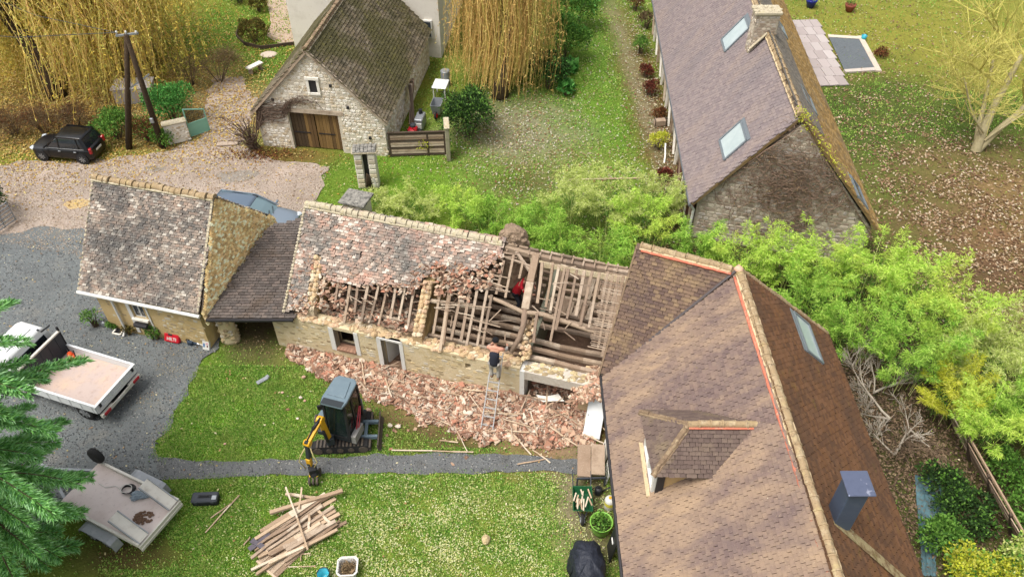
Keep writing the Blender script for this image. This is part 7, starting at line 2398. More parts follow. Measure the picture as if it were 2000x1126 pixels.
def person(name,label,loc,face,J,tops,trousers,hatm,hair=True):
 """J: joint positions in local metres; face: yaw of +Y local (the way the person faces)."""
 o=thing(name,label,'person',loc,face)
 V3=Vector
 j={k:V3(v)for k,v in J.items()}
 ch=[[(j['pelvis'],.115),(j['waist'],.105),(j['chest'],.135),(j['neck'],.055),(j['head0'],.06),(j['head1'],.092),(j['head2'],.085)]]
 for s in 'LR':
  ch.append([(j['chest'],.135),(j['sh'+s],.06),(j['el'+s],.043),(j['wr'+s],.028),(j['ha'+s],.034)])
  ch.append([(j['pelvis'],.115),(j['hip'+s],.092),(j['kn'+s],.06),(j['an'+s],.042),(j['to'+s],.036)])
  # five short finger chains leave the palm
  d=(j['ha'+s]-j['wr'+s]).normalized()
  sd=d.cross(V3((0,0,1)))
  sd=sd.normalized()if sd.length>.1 else V3((1,0,0))
  dn=sd.cross(d)
  for k in range(4):
   b=j['ha'+s]+sd*(k-1.5)*.019
   L_f=(.058,.07,.066,.05)[k]
   ch.append([(j['ha'+s],.034),(b+d*.03,.0095),(b+d*(.03+L_f*.5)-dn*.012,.009),(b+d*(.03+L_f*.75)-dn*.04,.0075)])
  tb_=j['wr'+s].lerp(j['ha'+s],.5)+sd*.03
  ch.append([(j['wr'+s],.028),(tb_,.011),(tb_+sd*.02+d*.03-dn*.015,.0095)])
 skin_obj('body',ch,M_skin,o,sub=2)
 # face: nose, ears, eyes, mouth
 hd=j['head1']
 fw=V3((0,1,0))if 'look' not in j else j['look'].normalized()
 rt=fw.cross(V3((0,0,1))).normalized()
 m=MB()
 m.lump(hd+fw*.098+V3((0,0,-.005)),(.014,.02,.022),1,.05)
 for sg in(-1,1):
  m.lump(hd+rt*.09*sg,(.012,.02,.03),2,.05)
 m.build('face',M_skin,o,smooth=True)
 m=MB()
 for sg in(-1,1):
  m.lump(hd+fw*.088+rt*.033*sg+V3((0,0,.02)),(.012,.008,.008),3,.02)
 m.bar(hd+fw*.092-rt*.02+V3((0,0,-.045)),hd+fw*.092+rt*.02+V3((0,0,-.045)),.01,.008)
 m.build('eyes_and_mouth',M_boot,o)
 for nm,mt,kind in tops:
  if kind=='torso':
   skin_obj(nm,[[(j['pelvis']-V3((0,0,.13)),.19),(j['pelvis']+V3((0,0,.04)),.185),(j['waist'],.185),(j['chest']-V3((0,0,.02)),.2),(j['chest']+V3((0,-.01,.1)),.15)],[(j['chest']-V3((0,0,.02)),.2),(j['shL'].lerp(j['chest'],.35)-V3((0,0,.03)),.1)],[(j['chest']-V3((0,0,.02)),.2),(j['shR'].lerp(j['chest'],.35)-V3((0,0,.03)),.1)]],mt,o)
  elif kind=='yoke':
   cc=[[(j['chest']+V3((0,.03,.12)),.09),(j['neck']-V3((0,0,.0)),.076)]]
   for s in 'LR':
    cc.append([(j['chest']+V3((0,.03,.12)),.09),(j['sh'+s],.074),(j['sh'+s].lerp(j['el'+s],.5),.066)])
   skin_obj(nm,cc,mt,o)
  elif kind=='sleeves':
   for s in 'LR':
    skin_obj(nm,[[(j['sh'+s].lerp(j['el'+s],.4),.06),(j['el'+s],.054),(j['el'+s].lerp(j['wr'+s],.9),.042)]],mt,o)
 cc=[]
 for s in 'LR':
  cc.append([(j['pelvis']+V3((0,0,.02)),.13),(j['hip'+s],.107),(j['kn'+s],.076),(j['an'+s].lerp(j['kn'+s],.12),.062)])
 skin_obj('trousers',cc,trousers,o)
 for s in 'LR':
  skin_obj('boot',[[(j['an'+s]+V3((0,0,.05)),.055),(j['an'+s],.055),(j['to'+s],.046)]],M_boot,o)
  # hat or hair: a cap over the upper half of the skull
 m=MB()
 rg=[]
 for z,r_ in((.0,.112),(.03,.115),(.07,.102),(.1,.075),(.118,.03)):
  rg.append([hd+V3((math.cos(a)*r_,math.sin(a)*r_-.008,z+.012+(.02 if False else 0)))for a in np.linspace(0,2*math.pi,17)[:-1]])
 m.loft(rg)
 m.build('hat' if hatm is not M_boot else 'hair',hatm,o,smooth=True)
 return o
 # ladder against the wall
lad_b,lad_t=Vector((-.85,16.08,.12)),Vector((-.46,17.66,2.2))
lad=thing('ladder','aluminium ladder leaning on the ruin wall, its foot in the rubble','ladder',tuple(lad_b))
ld=(lad_t-lad_b)
ls=Vector((ld.y,-ld.x,0)).normalized()
M_alu=material('aluminium',C(206,204,202),rough=.4,metal=.5)
for sg in(-1,1):
 m=MB();m.bar(ls*.2*sg,ld+ls*.17*sg,.028,.065,up=(0,0,1))
 m.build('rail',M_alu,lad)
for i in range(9):
 t=(i+.5)/9
 m=MB();w=.2-.03*t
 m.bar(ld*t-ls*w,ld*t+ls*w,.04,.035)
 m.build('rung',M_alu,lad)
 # man on the ladder (his back to the camera)
ft=lad_b+ld*.70
J1=dict(pelvis=(0,-.08,.84),waist=(0,-.06,1.02),chest=(0,.02,1.27),neck=(0,.1,1.45),head0=(0,.13,1.52),head1=(.0,.16,1.6),head2=(0,.16,1.67),shL=(-.2,.05,1.37),elL=(-.31,.22,1.14),wrL=(-.24,.42,1.1),haL=(-.2,.48,1.1),shR=(.2,.05,1.37),elR=(.33,.24,1.16),wrR=(.3,.45,1.12),haR=(.28,.51,1.11),hipL=(-.1,-.07,.78),knL=(-.13,.02,.42),anL=(-.11,-.06,.07),toL=(-.11,.12,.02),hipR=(.1,-.07,.78),knR=(.12,.0,.42),anR=(.11,-.08,.02),toR=(.12,.1,-.03),look=(0,1,-.2))
person('person','worker in dark vest, pale orange shoulders and black woolly hat standing on the ladder',(ft.x+.02,ft.y-.1,ft.z+.02),math.atan2(ld.y,ld.x)-math.pi/2,J1,[('vest',M_navy,'torso'),('shirt',M_pinkorange,'yoke'),('sleeve',M_grey_cloth,'sleeves')],M_grey_cloth,M_hat)
# man in red among the rafters
J2=dict(pelvis=(0,-.1,.86),waist=(0,-.02,1.04),chest=(0,.1,1.27),neck=(0,.2,1.42),head0=(0,.25,1.48),head1=(0,.3,1.55),head2=(0,.31,1.62),shL=(-.19,.12,1.36),elL=(-.28,.34,1.18),wrL=(-.16,.52,1.1),haL=(-.12,.58,1.1),shR=(.19,.12,1.36),elR=(.28,.32,1.15),wrR=(.18,.5,1.06),haR=(.14,.57,1.05),hipL=(-.1,-.1,.8),knL=(-.12,0,.44),anL=(-.12,-.04,.08),toL=(-.12,.12,.03),hipR=(.1,-.1,.8),knR=(.14,.06,.44),anR=(.13,-.1,.08),toR=(.13,.06,.03),look=(0,1,-.4))
pr=DW(8.42,2.62,1.665)
person('person','worker in red jacket and dark trousers working inside the open roof beside the truss',tuple(pr),-1.9,J2,[('jacket',M_red_cloth,'torso'),('jacket_shoulder',M_red_cloth,'yoke'),('sleeve',M_red_cloth,'sleeves')],M_darktrouser,M_boot)
# ================================================================ YARD OBJECTS IN FRONT
def plank_thing(name,label,cat,a,b,w,h,mat,group=None,wob=.015):
 a,b=Vector(a),Vector(b)
 m=MB()
 n=4
 pts=[a.lerp(b,i/n)+Vector((random.uniform(-wob,wob),random.uniform(-wob,wob),random.uniform(-wob,wob)*.5))for i in range(n+1)]
 for p,q in zip(pts,pts[1:]):
  m.bar(p-a,q-a,w*random.uniform(.92,1.05),h)
 o=m.build(name,mat)
 o.location=a
 return tag(o,label,cat,group)
GRP='old roof timbers heaped on the lawn'
pc_=Vector((*(-6.44,12.41),0))
ua=Vector((.80,.60,0)).normalized()
ub=Vector((-ua.y,ua.x,0))
for i in range(30):
 row=i%10
 lay=i//10
 off=-.62+row*.135+random.uniform(-.04,.04)
 l=random.uniform(1.5,2.6)
 s=random.uniform(-.35,.3)
 an=random.gauss(0,.09)
 d=(ua*math.cos(an)+ub*math.sin(an))
 c=pc_+ub*off+ua*s+Vector((0,0,.05+.075*lay))
 plank_thing('roof_timber',('weathered roof timber in the bottom layer of the heap on the lawn','weathered roof timber in the middle layer of the heap on the lawn','weathered roof timber lengthwise on top of the heap on the lawn')[lay],'timber',c-d*l/2+Vector((0,0,random.uniform(-.01,.03))),c+d*l/2+Vector((0,0,random.uniform(-.01,.05))),random.uniform(.07,.13),random.uniform(.05,.08),M_wood_grey if random.random()<.5 else M_wood_pale,GRP)
for a,b,z,w,lab in[((-7.00,13.78),(-5.94,11.67),.34,.05,'thin pale lath laid crosswise on top of the timber heap'),((-7.03,13.67),(-5.91,13.49),.12,.09,'short bent timber at the far end of the heap'),((-6.54,13.78),(-6.46,13.05),.3,.05,'short lath poking up at the far end of the heap'),((-7.34,12.93),(-5.24,13.67),.27,.11,'longest timber of the heap, sticking out towards the rubble'),((-7.35,11.03),(-6.37,11.91),.14,.09,'timber sticking out of the heap towards the bottom edge'),((-5.93,13.05),(-5.42,12.58),.2,.08,'short timber lying across the right side of the heap'),((-6.14,12.89),(-6.07,12.41),.25,.07,'stubby block on the right side of the heap'),((-6.34,11.72),(-5.92,11.72),.04,.03,'thin stick lying beside the lower end of the heap'),((-6.25,11.88),(-6.17,11.49),.03,.03,'thin stick crossing another below the heap'),((-6.68,11.32),(-5.73,11.33),.03,.025,'thin straight lath on the grass below the heap')]:
 plank_thing('roof_timber',lab,'timber',(*a,z),(*b,z+random.uniform(-.03,.03)),w,w*.8,M_wood_pale,GRP)
M_slate_board=material('grey_board',C(104,98,106),rough=.8,layers=[(5,C(84,78,84),.5,.7,.7)])
for a,b,z,w,lab in[((-7.73,11.79),(-7.21,12.28),.16,.16,'dark grey board, outermost at the low end of the timber heap'),((-7.71,12.08),(-7.22,11.79),.2,.15,'dark grey board crossing another at the low end of the heap'),((-7.32,11.75),(-6.95,12.16),.12,.16,'dark grey board half under the pale timbers')]:
 plank_thing('board',lab,'board',(*a,z),(*b,z+.02),w,.03,M_slate_board,'dark boards under the timber heap',wob=.004)
pal=thing('pallet','brown plank panel lying on the grass under the timber heap','panel',(*(-6.80,11.62),0),.9)
for i in range(5):
 m=MB();m.box((0,-.34+i*.17,.035),(.95,.155,.03))
 m.build('plank',M_wood_grey,pal)
m=MB();m.box((-.5,0,.03),(.06,.9,.05))
m.build('batten',M_wood_pale,pal)
for a,b,lab in[((-9.20,12.42),(-8.49,13.68),'thin pale stick lying on the lawn, inner of two beside the toolbox'),((-9.17,12.90),(-8.67,13.37),'short thin stick lying by the longer one near the toolbox'),((-7.96,11.99),(-7.81,12.25),'tiny pale stick on the grass left of the timber heap')]:
 plank_thing('stick',lab,'stick',(*a,.05),(*b,.06),.035,.03,M_wood_pale,'sticks on the lawn')
 # loose laths strewn over the rubble
for i in range(60):
 u=random.uniform(3.2,11.8)
 wd=np.interp(u,WU,WV)
 t=random.betavariate(1.5,1.6)
 hz_=.05+.34*np.interp(u,[.5,3,6,9,12],[.5,.55,.6,.95,.8])*(1-t)**.8+random.uniform(.0,.06)
 a=DW(u,-t*wd*.97,hz_+.02)
 an=random.choice([random.gauss(-.29,.35),random.gauss(-1.0,.4),random.gauss(.8,.4)])
 l=random.uniform(.4,1.25)
 b=a+Vector((math.cos(an)*l,math.sin(an)*l,random.uniform(-.06,.08)))
 plank_thing('lath',('splintered lath on the broken tiles below the window and door' if u<5.5 else 'splintered lath on the broken tiles between door and ladder' if u<8.3 else 'splintered lath on the broken tiles right of the ladder'),'lath',a,b,random.uniform(.025,.05),.022,M_wood_pale if random.random()<.6 else M_wood_grey,'laths strewn over the rubble',wob=.008)
for a,b,lab in[((-3.94,15.33),(-1.27,15.24),'long lath lying in the grass between rubble and gravel path'),((0.65,15.31),(1.21,14.82),'lath lying across the end of the gravel path'),((0.14,14.77),(1.05,14.96),'lath crossing another on the gravel path'),((-2.38,15.69),(-1.78,15.60),'dark broken board at the foot of the ladder rubble')]:
 plank_thing('lath',lab,'lath',(*a,.06),(*b,.07),.04,.025,M_wood_pale,'laths strewn over the rubble')
 # loose pale stones and tile chunks one can pick out
M_chunk=material('pale_chunk',C(222,206,186),pieces=[C(226,212,194),C(212,176,154),C(200,160,136)],bump=(20,.5,.01))
CH_=[((-7.85,19.40),.09,'pale chunk at the far left tip of the rubble'),((-7.35,18.41),.08,'pinkish tile piece on the grass left of the excavator cab'),((-7.31,18.79),.07,'pale tile piece on the grass by the rubble tip'),((-7.29,17.50),.07,'tile piece on the grass left of the cab mirror'),((-7.13,17.36),.06,'small tile piece beside another left of the mirror'),((-7.97,17.73),.06,'lone white chunk on the lawn'),((-4.89,16.94),.1,'squarish tile block between cab and dozer blade'),((-4.09,16.31),.1,'pale block on the grass right of the dozer blade, left one'),((-3.81,16.27),.1,'pale block on the grass right of the dozer blade, right one'),((-1.43,16.68),.12,'white stone in the rubble left of the ladder foot'),((1.13,16.72),.14,'big white stone in the rubble right of the ladder'),((0.88,16.50),.09,'smaller white stone next to the big one in the rubble'),((-9.42,15.60),.05,'small white chunk on the lawn by the path')]
for i,(c,r_,lab)in enumerate(CH_):
 m=MB();m.lump((0,0,r_*.5),(r_,r_*.8,r_*.6),i,.22)
 o=m.build('rubble_chunk',M_chunk);o.location=(*c,.03 if i<9 or i==12 else .2)
 tag(o,lab,'stone','loose chunks around the rubble')
 # white plaster slab in the cart opening
m=MB();m.prism([(0,0,0),(.35,-.08,0),(.75,.0,0),(.95,-.3,0),(.6,-.28,0),(.15,-.3,0)],(0,0,.03))
o=m.build('plaster_slab',M_white_render);o.location=DW(9.75,.15,.3);o.rotation_euler=(.1,-.05,0)
tag(o,'broken white plaster slab lying in the open cart bay','plaster')
# grey plastic scrap, stone block
m=MB();m.rbox((0,0,.03),(.42,.16,.05),.015);m.rbox((.22,.02,.05),(.1,.13,.06),.015);m.box((-.05,0,.06),(.2,.08,.02))
o=m.build('plastic_scrap',material('grey_plastic',C(156,162,164),rough=.5));o.location=(*(-8.79,18.28),.03);o.rotation_euler=(0,0,.7)
tag(o,'grey plastic scrap lying on the lawn left of the excavator','scrap')
m=MB();m.lump((0,0,.1),(.13,.15,.13),3,.12,2)
o=m.build('stone_block',M_stone);o.location=(*(-0.80,12.12),0)
tag(o,'single squarish stone standing on the leaf-flecked lawn','stone')
# black toolbox
tb=thing('toolbox','black toolbox with rounded lid lying on the lawn beside the trailer','toolbox',(*(-9.46,13.50),0),.04)
m=MB();m.rbox((0,0,.1),(.78,.34,.2),.03);m.build('body',M_black,tb)
m=MB();m.rbox((0,0,.23),(.8,.36,.1),.035);ld_=m.build('lid',M_dark_grey,tb)
m=MB();m.rbox((0,.0,.285),(.4,.1,.03),.01);m.tube([(-.14,-.02,.28),(-.12,-.02,.34),(.12,-.02,.34),(.14,-.02,.28)],.016,6);m.build('handle',M_black,ld_)
for x in(-.25,.25):
 m=MB();m.rbox((x,-.18,.2),(.09,.03,.1),.01);m.build('latch',M_dark_grey,tb)
m=MB();m.rbox((.3,-.05,.285),(.14,.14,.015),.005);m.build('lid_tray',M_chrome,ld_)
# red machine case against the cottage, with white lettering
rc=thing('tool_case','red tool case with white lettering leaning on the ochre cottage wall','case',(*(-12.50,20.15),0),-.2556)
tilt=Matrix.Rotation(-.5,3,'X')
m=MB();m.rbox((0,.06,.2),(.62,.17,.36),.04,m=tilt);cs_=m.build('body',M_red,rc)
m=MB();m.rbox(Vector((0,.06,.2))+tilt@Vector((0,0,.2)),(.2,.09,.05),.015,m=tilt);m.build('handle',M_black,rc)
m=MB();m.rbox(Vector((0,.06,.2))+tilt@Vector((-.04,-.06,.12)),(.2,.07,.07),.015,m=tilt);m.build('catch',M_black,rc)
def lettering(text,size,mat,parent,loc,rot,name='lettering'):
 cu_=bpy.data.curves.new(name,'FONT')
 cu_.body=text
 cu_.size=size
 cu_.align_x='CENTER'
 cu_.align_y='CENTER'
 cu_.extrude=.002
 cu_.offset=.004
 cu_.materials.append(mat)
 o=bpy.data.objects.new(name,cu_)
 COL.objects.link(o)
 me=bpy.data.meshes.new_from_object(o.evaluated_get(bpy.context.evaluated_depsgraph_get()))
 me.materials.clear()
 bpy.data.objects.remove(o)
 o=link(name,me,mat,parent)
 o.location=loc
 o.rotation_euler=rot
 return o
lettering('HILTI',.17,M_plate,cs_,Vector((.02,.06,.2))+tilt@Vector((0,-.089,-.04)),(math.pi/2-.5,0,0))
dr=thing('drill','dark blue-grey power tool lying between the red case and the white box','tool',(*(-11.71,20.02),0),-.3)
m=MB();m.rbox((-.08,0,.12),(.24,.2,.22),.04);m.rbox((.1,.02,.12),(.2,.12,.13),.03);m.build('body',material('tool_blue',C(52,66,82),rough=.45),dr)
m=MB();m.cyl((.2,.02,.12),(.52,.03,.05),.025,8);m.cyl((.18,.02,.12),(.27,.02,.1),.05,10);m.build('bit',M_chrome,dr)
m=MB();m.tube([(-.18,0,.1),(-.26,0,.2),(-.2,0,.26),(-.08,0,.24)],.025,6);m.build('handle',M_black,dr)
wb_=thing('box','white printed cardboard box leaning on the corner of the cottage','box',(*(-11.15,19.81),0),-.2)
t2=Matrix.Rotation(-.42,3,'X')
m=MB();m.box((0,.05,.2),(.26,.1,.4),m=t2);bo=m.build('carton',M_plate,wb_)
for(x,z,w,h,mt)in((-.07,-.02,.07,.15,material('blue_print',C(96,128,170))),(.05,.05,.09,.06,material('pink_print',C(214,150,160))),(.06,-.05,.05,.08,material('dark_red_print',C(110,40,56)))):
 m=MB();m.box(Vector((0,.05,.2))+t2@Vector((x,-.0525,z)),(w,.003,h),m=t2);m.build('print',mt,bo)
for c,lab,s in(((-15.32,21.00),'grey plastic can at the left foot of the cottage',1.0),):
 o=thing('can',lab,'can',(*c,0))
 m=MB();m.lathe([(.09,0),(.1,.02),(.1,.18),(.07,.22),(.03,.24)],n=14);m.build('body',M_galv,o,smooth=True)
 m=MB();m.tube([(-.06,0,.22),(-.03,0,.3),(.03,0,.3),(.06,0,.22)],.01,5);m.build('handle',M_black,o)
o=thing('drain_grate','small square drain cover at the foot of the cottage downpipe','drain cover',(*(-14.67,20.68),.01),-.25)
m=MB()
for a,b in(((-.16,-.16),(.16,-.16)),((.16,-.16),(.16,.16)),((.16,.16),(-.16,.16)),((-.16,.16),(-.16,-.16))):
 m.bar((*a,.05),(*b,.05),.05,.05)
m.build('frame',M_white_render,o)
m=MB()
for k in range(5):
 m.box((-.1+k*.05,0,.05),(.02,.26,.03))
m.build('bar',M_dark_gutter,o)
# plastic basket and turquoise bucket at the bottom edge
bk=thing('basket','white plastic laundry-like basket full of dry stalks at the bottom edge','basket',(*(-4.73,11.17),0),.05)
rg_=lambda hx,hy,z,k:[(hx-k,-hy,z),(hx,-hy+k,z),(hx,hy-k,z),(hx-k,hy,z),(-hx+k,hy,z),(-hx,hy-k,z),(-hx,-hy+k,z),(-hx+k,-hy,z)]
m=MB()
o_,i_=[rg_(.22,.22,.0,.06),rg_(.27,.27,.34,.08)],[rg_(.25,.25,.34,.075),rg_(.2,.2,.03,.055)]
m.loft([o_[0],o_[1],i_[0],i_[1]],cap=True)
m.build('tub',M_white_paint,bk)
m=MB()
n8=rg_(.285,.285,.345,.085)
for k in range(8):
 m.bar(n8[k],n8[(k+1)%8],.035,.03)
m.build('rim',M_plate,bk)
p_=np.stack([RNG.uniform(-.2,.2,260),RNG.uniform(-.2,.2,260),RNG.uniform(.2,.33,260)],1)
v,f=leaf_quads(p_,RNG.normal(0,1,(260,3))*np.array([1,1,.2]),RNG.uniform(.08,.2,260),RNG.uniform(.015,.03,260))
tag(mesh_np('dry_stalks',v,f,M_lf_brown,bk),kind='stuff')
m=MB();m.lathe([(.0,.16),(.18,.2),(.2,.2)],n=12,cap=False);m.build('stalk_bed',M_ochre_rubble,bk)
bu_=thing('bucket','turquoise bucket with a dark rim cut by the bottom edge','bucket',(*(-5.40,10.99),0))
m=MB();m.lathe([(.13,0),(.17,.3),(.155,.3),(.12,.04)],n=20);m.build('pail',material('turquoise_plastic',C(64,180,200),rough=.35),bu_,smooth=True)
m=MB();m.tube([(.18*math.cos(a),.18*math.sin(a),.3)for a in np.linspace(0,6.28,21)],.012,5);m.tube([(-.18,0,.3),(-.1,.12,.36),(.1,.12,.36),(.18,0,.3)],.008,5);m.build('handle',M_black,bu_)
# ---- along the west wall of the tiled house
pn=thing('door_panel','white flat door panel leaning against the house below the wing valley','panel',(2.5,15.8,.1))
a0,a1,a2,a3=Vector((2.32,15.86,.15)),Vector((2.85,15.66,.15)),Vector((3.1,16.55,1.42)),Vector((2.57,16.75,1.42))
ba=Vector((2.5,15.8,.1))
nn=(a1-a0).cross(a3-a0).normalized()*.045
m=MB();m.hexa([a0-ba,a1-ba,a2-ba,a3-ba,a0+nn-ba,a1+nn-ba,a2+nn-ba,a3+nn-ba])
m.build('leaf',M_truck_white,pn)
m=MB();m.lump((a0.lerp(a3,.45)+(a1-a0)*.12+nn*1.3)-ba,(.02,.03,.02),1);m.build('handle',M_chrome,pn)
# trestle of weathered boards
tt=thing('work_table','low table of two weathered boards on dark legs beside the house','table',(*(2.44,14.81),0))
tl0=Vector((*(2.44,14.81),0))
for i,(pa,pb,z,w)in enumerate((((2.29,15.19,0.50),(2.21,14.01,0.50),.5,.42),((2.72,15.11,0.62),(2.63,14.00,0.62),.62,.42))):
 m=MB();m.bar(Vector(pa)-tl0,Vector(pb)-tl0,w,.05)
 m.build('board',M_wood_grey,tt)
m=MB()
for pa in((2.01,13.97,0.45),(2.87,14.00,0.45),(2.12,15.27,0.45),(2.97,15.26,0.45)):
 q_=Vector(pa)-tl0
 m.bar(q_,(q_.x,q_.y,0),.05,.05)
m.bar(Vector((1.98,13.97,0.45))-tl0,Vector((2.90,14.00,0.45))-tl0,.05,.06)
m.build('leg',M_dark_grey,tt)
bwl=thing('wheelbarrow','green wheelbarrow loaded with broken wood beside the lime-green tub','wheelbarrow',(*(2.11,13.24),0),R(-92))
m=MB()
m.loft([[(.3,-.2,.3),(.3,.2,.3),(-.3,.2,.3),(-.3,-.2,.3)],[(.46,-.3,.56),(.46,.3,.56),(-.4,.3,.56),(-.4,-.3,.56)],[(.44,-.28,.56),(.44,.28,.56),(-.38,.28,.56),(-.38,-.28,.56)],[(.28,-.18,.33),(.28,.18,.33),(-.28,.18,.33),(-.28,-.18,.33)]])
m.build('tray',material('barrow_green',C(34,92,56),rough=.45),bwl)
m=MB()
for sg in(-1,1):
 m.tube([(.5,.05*sg,.2),(.2,.2*sg,.3),(-.45,.27*sg,.42),(-.95,.29*sg,.56)],.018,6)
 m.tube([(-.25,.2*sg,.32),(-.35,.24*sg,0)],.016,6)
m.build('handle',M_dark_grey,bwl)
wheel(bwl,(.52,0,.18),.18,.09,spokes=4)
for i in range(12):
 m=MB();a=Vector((random.uniform(-.3,.1),random.uniform(-.2,.2),.54+random.uniform(0,.06)))
 m.bar(a,a+Vector((random.uniform(.2,.5),random.uniform(-.12,.12),random.uniform(-.02,.08))),.04,.03)
 o=m.build('broken_wood',M_wood_pale);o.matrix_world=Matrix.Translation(bwl.location)@Matrix.Rotation(bwl.rotation_euler.z,4,'Z')
 tag(o,'short broken wood stick heaped in the green wheelbarrow','wood','broken wood in the wheelbarrow')
tub=thing('tub','lime-green flexible tub filled with green cuttings','tub',(2.62,12.45,0))
m=MB();m.lathe([(.24,0),(.29,.2),(.33,.5),(.35,.52),(.33,.53),(.31,.5),(.26,.2)],n=26);m.build('bowl',material('lime_plastic',C(142,200,84),rough=.4),tub,smooth=True)
m=MB()
for sg in(-1,1):
 m.tube([(.1,.33*sg,.5),(.06,.37*sg,.58),(-.06,.37*sg,.58),(-.1,.33*sg,.5)],.016,6)
m.build('handle',material('lime_handle',C(120,180,70),rough=.4),tub,smooth=True)
m=MB();m.lathe([(.0,.40),(.31,.36)],n=16,cap=False);m.build('fill',M_bark_dark,tub)
a_=RNG.uniform(0,6.28,300);q_=.28*np.sqrt(RNG.random(300))
v,f=leaf_quads(np.stack([q_*np.cos(a_),q_*np.sin(a_),RNG.uniform(.38,.55,300)],1),RNG.normal(0,1,(300,3)),RNG.uniform(.07,.13,300),RNG.uniform(.04,.07,300))
tag(mesh_np('cuttings',v,f,M_lf_green,tub),kind='stuff')
yc=thing('canister','white and yellow canister between the green tub and the house wall','canister',(2.95,13.25,0))
m=MB();m.lathe([(.15,0),(.16,.03),(.16,.4),(.12,.48),(.05,.5)],n=18);m.build('body',M_plate,yc,smooth=True)
m=MB();m.lathe([(.162,.2),(.163,.21),(.163,.36),(.162,.37)],n=18,cap=False);m.build('label_band',material('lemon_label',C(230,220,90)),yc,smooth=True)
m=MB();m.cyl((0,0,.5),(0,0,.55),.045,10);m.build('cap',M_yellow,yc)
bp=thing('watering_can','small black watering can behind the canister','can',(2.66,13.75,0))
m=MB();m.lathe([(.12,0),(.13,.02),(.12,.22),(.08,.26)],n=16);m.build('body',M_black,bp,smooth=True)
m=MB();m.tube([(.1,0,.06),(.24,0,.2),(.34,0,.3)],[.03,.022,.03],7);m.build('spout',M_black,bp,smooth=True)
m=MB();m.tube([(-.1,0,.08),(-.2,0,.2),(-.1,0,.34),(.03,0,.27)],.014,6);m.build('handle',M_black,bp,smooth=True)
rk=thing('folding_rack','white folded clothes rack leaning on the house wall above the canister','rack',(2.92,14.3,0))
m=MB()
for y in(-.25,.25):
 m.bar((0,y,0),(.16,y,1.2),.03,.03)
m.build('upright',M_white_paint,rk)
for k in range(7):
 m=MB();t=.1+k*.14;m.bar((.16*t,-.25,1.2*t),(.16*t,.25,1.2*t),.018,.018);m.build('rung',M_white_paint,rk)
pw=thing('board','pale board leaning on the house wall beside the work table','board',(2.95,15.1,0))
m=MB();m.hexa([(-.05,-.3,0),(-.01,-.3,0),(-.01,.3,0),(-.05,.3,0),(.16,-.3,1.25),(.2,-.3,1.25),(.2,.3,1.25),(.16,.3,1.25)]);m.build('sheet',M_white_render,pw)
# black cover over a barbecue
bq=thing('covered_barbecue','bulky barbecue under a black wrinkled cover by the house wall','barbecue cover',(2.12,11.05,0),.1)
rings=[]
for z,sx_,sy_,k in((0,.52,.8,.09),(.12,.5,.78,.11),(.4,.48,.74,.08),(.7,.46,.7,.07),(.9,.4,.6,.07),(1.04,.27,.44,.09),(1.1,.14,.26,.12),(1.14,.02,.06,.1)):
 rings.append([(sx_*(1+k*math.sin(9*t+z*3))*math.copysign(abs(math.cos(t))**.65,math.cos(t)),sy_*(1+k*math.sin(7*t+1))*math.copysign(abs(math.sin(t))**.65,math.sin(t)),z)for t in np.linspace(0,2*math.pi,41)[:-1]])
m=MB();m.loft(rings);m.build('cover',material('black_tarp',C(40,44,56),rough=.55,spec=.3,bump=(4,1.0,.12)),bq,smooth=True)
m=MB()
for k in range(10):
 a=k*.63
 m.tube([(.5*math.cos(a),.76*math.sin(a),.1),(.47*math.cos(a+.08),.71*math.sin(a+.08),.55),(.37*math.cos(a-.06),.56*math.sin(a-.06),.92),(.1*math.cos(a),.2*math.sin(a),1.08)],[.02,.035,.03,.01],5)
m.build('cover_fold',bq.children[0].data.materials[0],bq,smooth=True)
bd=thing('door','dark narrow panel standing behind the covered barbecue','panel',(2.82,11.7,0))
m=MB();m.hexa([(-.04,-.28,0),(0,-.28,0),(0,.28,0),(-.04,.28,0),(.1,-.28,1.1),(.14,-.28,1.1),(.14,.28,1.1),(.1,.28,1.1)]);m.build('leaf',M_black,bd)
m=MB();m.box((.03,0,.75),(.03,.2,.06));m.build('handle',M_white_paint,bd)
# ================================================================ BACK OF THE PLACE
# utility pole (A-frame)
pb_=Vector((*(-16.81,32.85),0))
pt_=Vector((-16.44,32.41,6.00))
p2_=Vector((*(-18.42,32.77),0))
up_=thing('utility_pole','dark wooden A-frame utility pole with crossarm and insulators','pole',tuple(pb_))
for a,nm in((pb_,'pole'),(p2_,'strut')):
 m=MB();m.tube([a-pb_,(pt_-pb_)+Vector((0,.05 if nm=='strut' else 0,0))],[.15,.1],10);m.build(nm,M_bark_dark,up_,smooth=True)
m=MB()
q0,q1=p2_.lerp(pt_,.55)-pb_,pb_.lerp(pt_,.6)-pb_
m.bar(q0-Vector((.1,0,.1)),q1+(q1-q0).normalized()*.5+Vector((0,0,.25)),.07,.07)
m.build('brace',M_galv,up_)
m=MB();tq=pt_-pb_
m.bar(tq+Vector((-.45,0,-.05)),tq+Vector((.5,.1,.02)),.07,.08)
m.build('crossarm',M_galv,up_)
for x in(-.4,0,.44):
 m=MB();m.lathe([(.02,0),(.05,.03),(.04,.06),(.05,.09),(.03,.13)],c=tuple(tq+Vector((x,.05,0.02))),n=10);m.build('insulator',M_plate,up_,smooth=True)
m=MB();m.rbox(pb_.lerp(pt_,.28)-pb_+Vector((-.02,-.17,0)),(.16,.1,.26),.02);m.build('junction_box',M_galv,up_)
wire=thing('power_cable','thin overhead cable running left from the utility pole','cable',tuple(pt_))
m=MB();m.tube([(-.4,0,.1),(-5,.5,-.35),(-10,1.0,-.2),(-16,1.8,.6)],.014,5);m.tube([(-.4,.1,.05),(-5,2.5,-.3),(-11,6,0.1)],.012,5)
m.build('strand',M_dark_grey,wire)
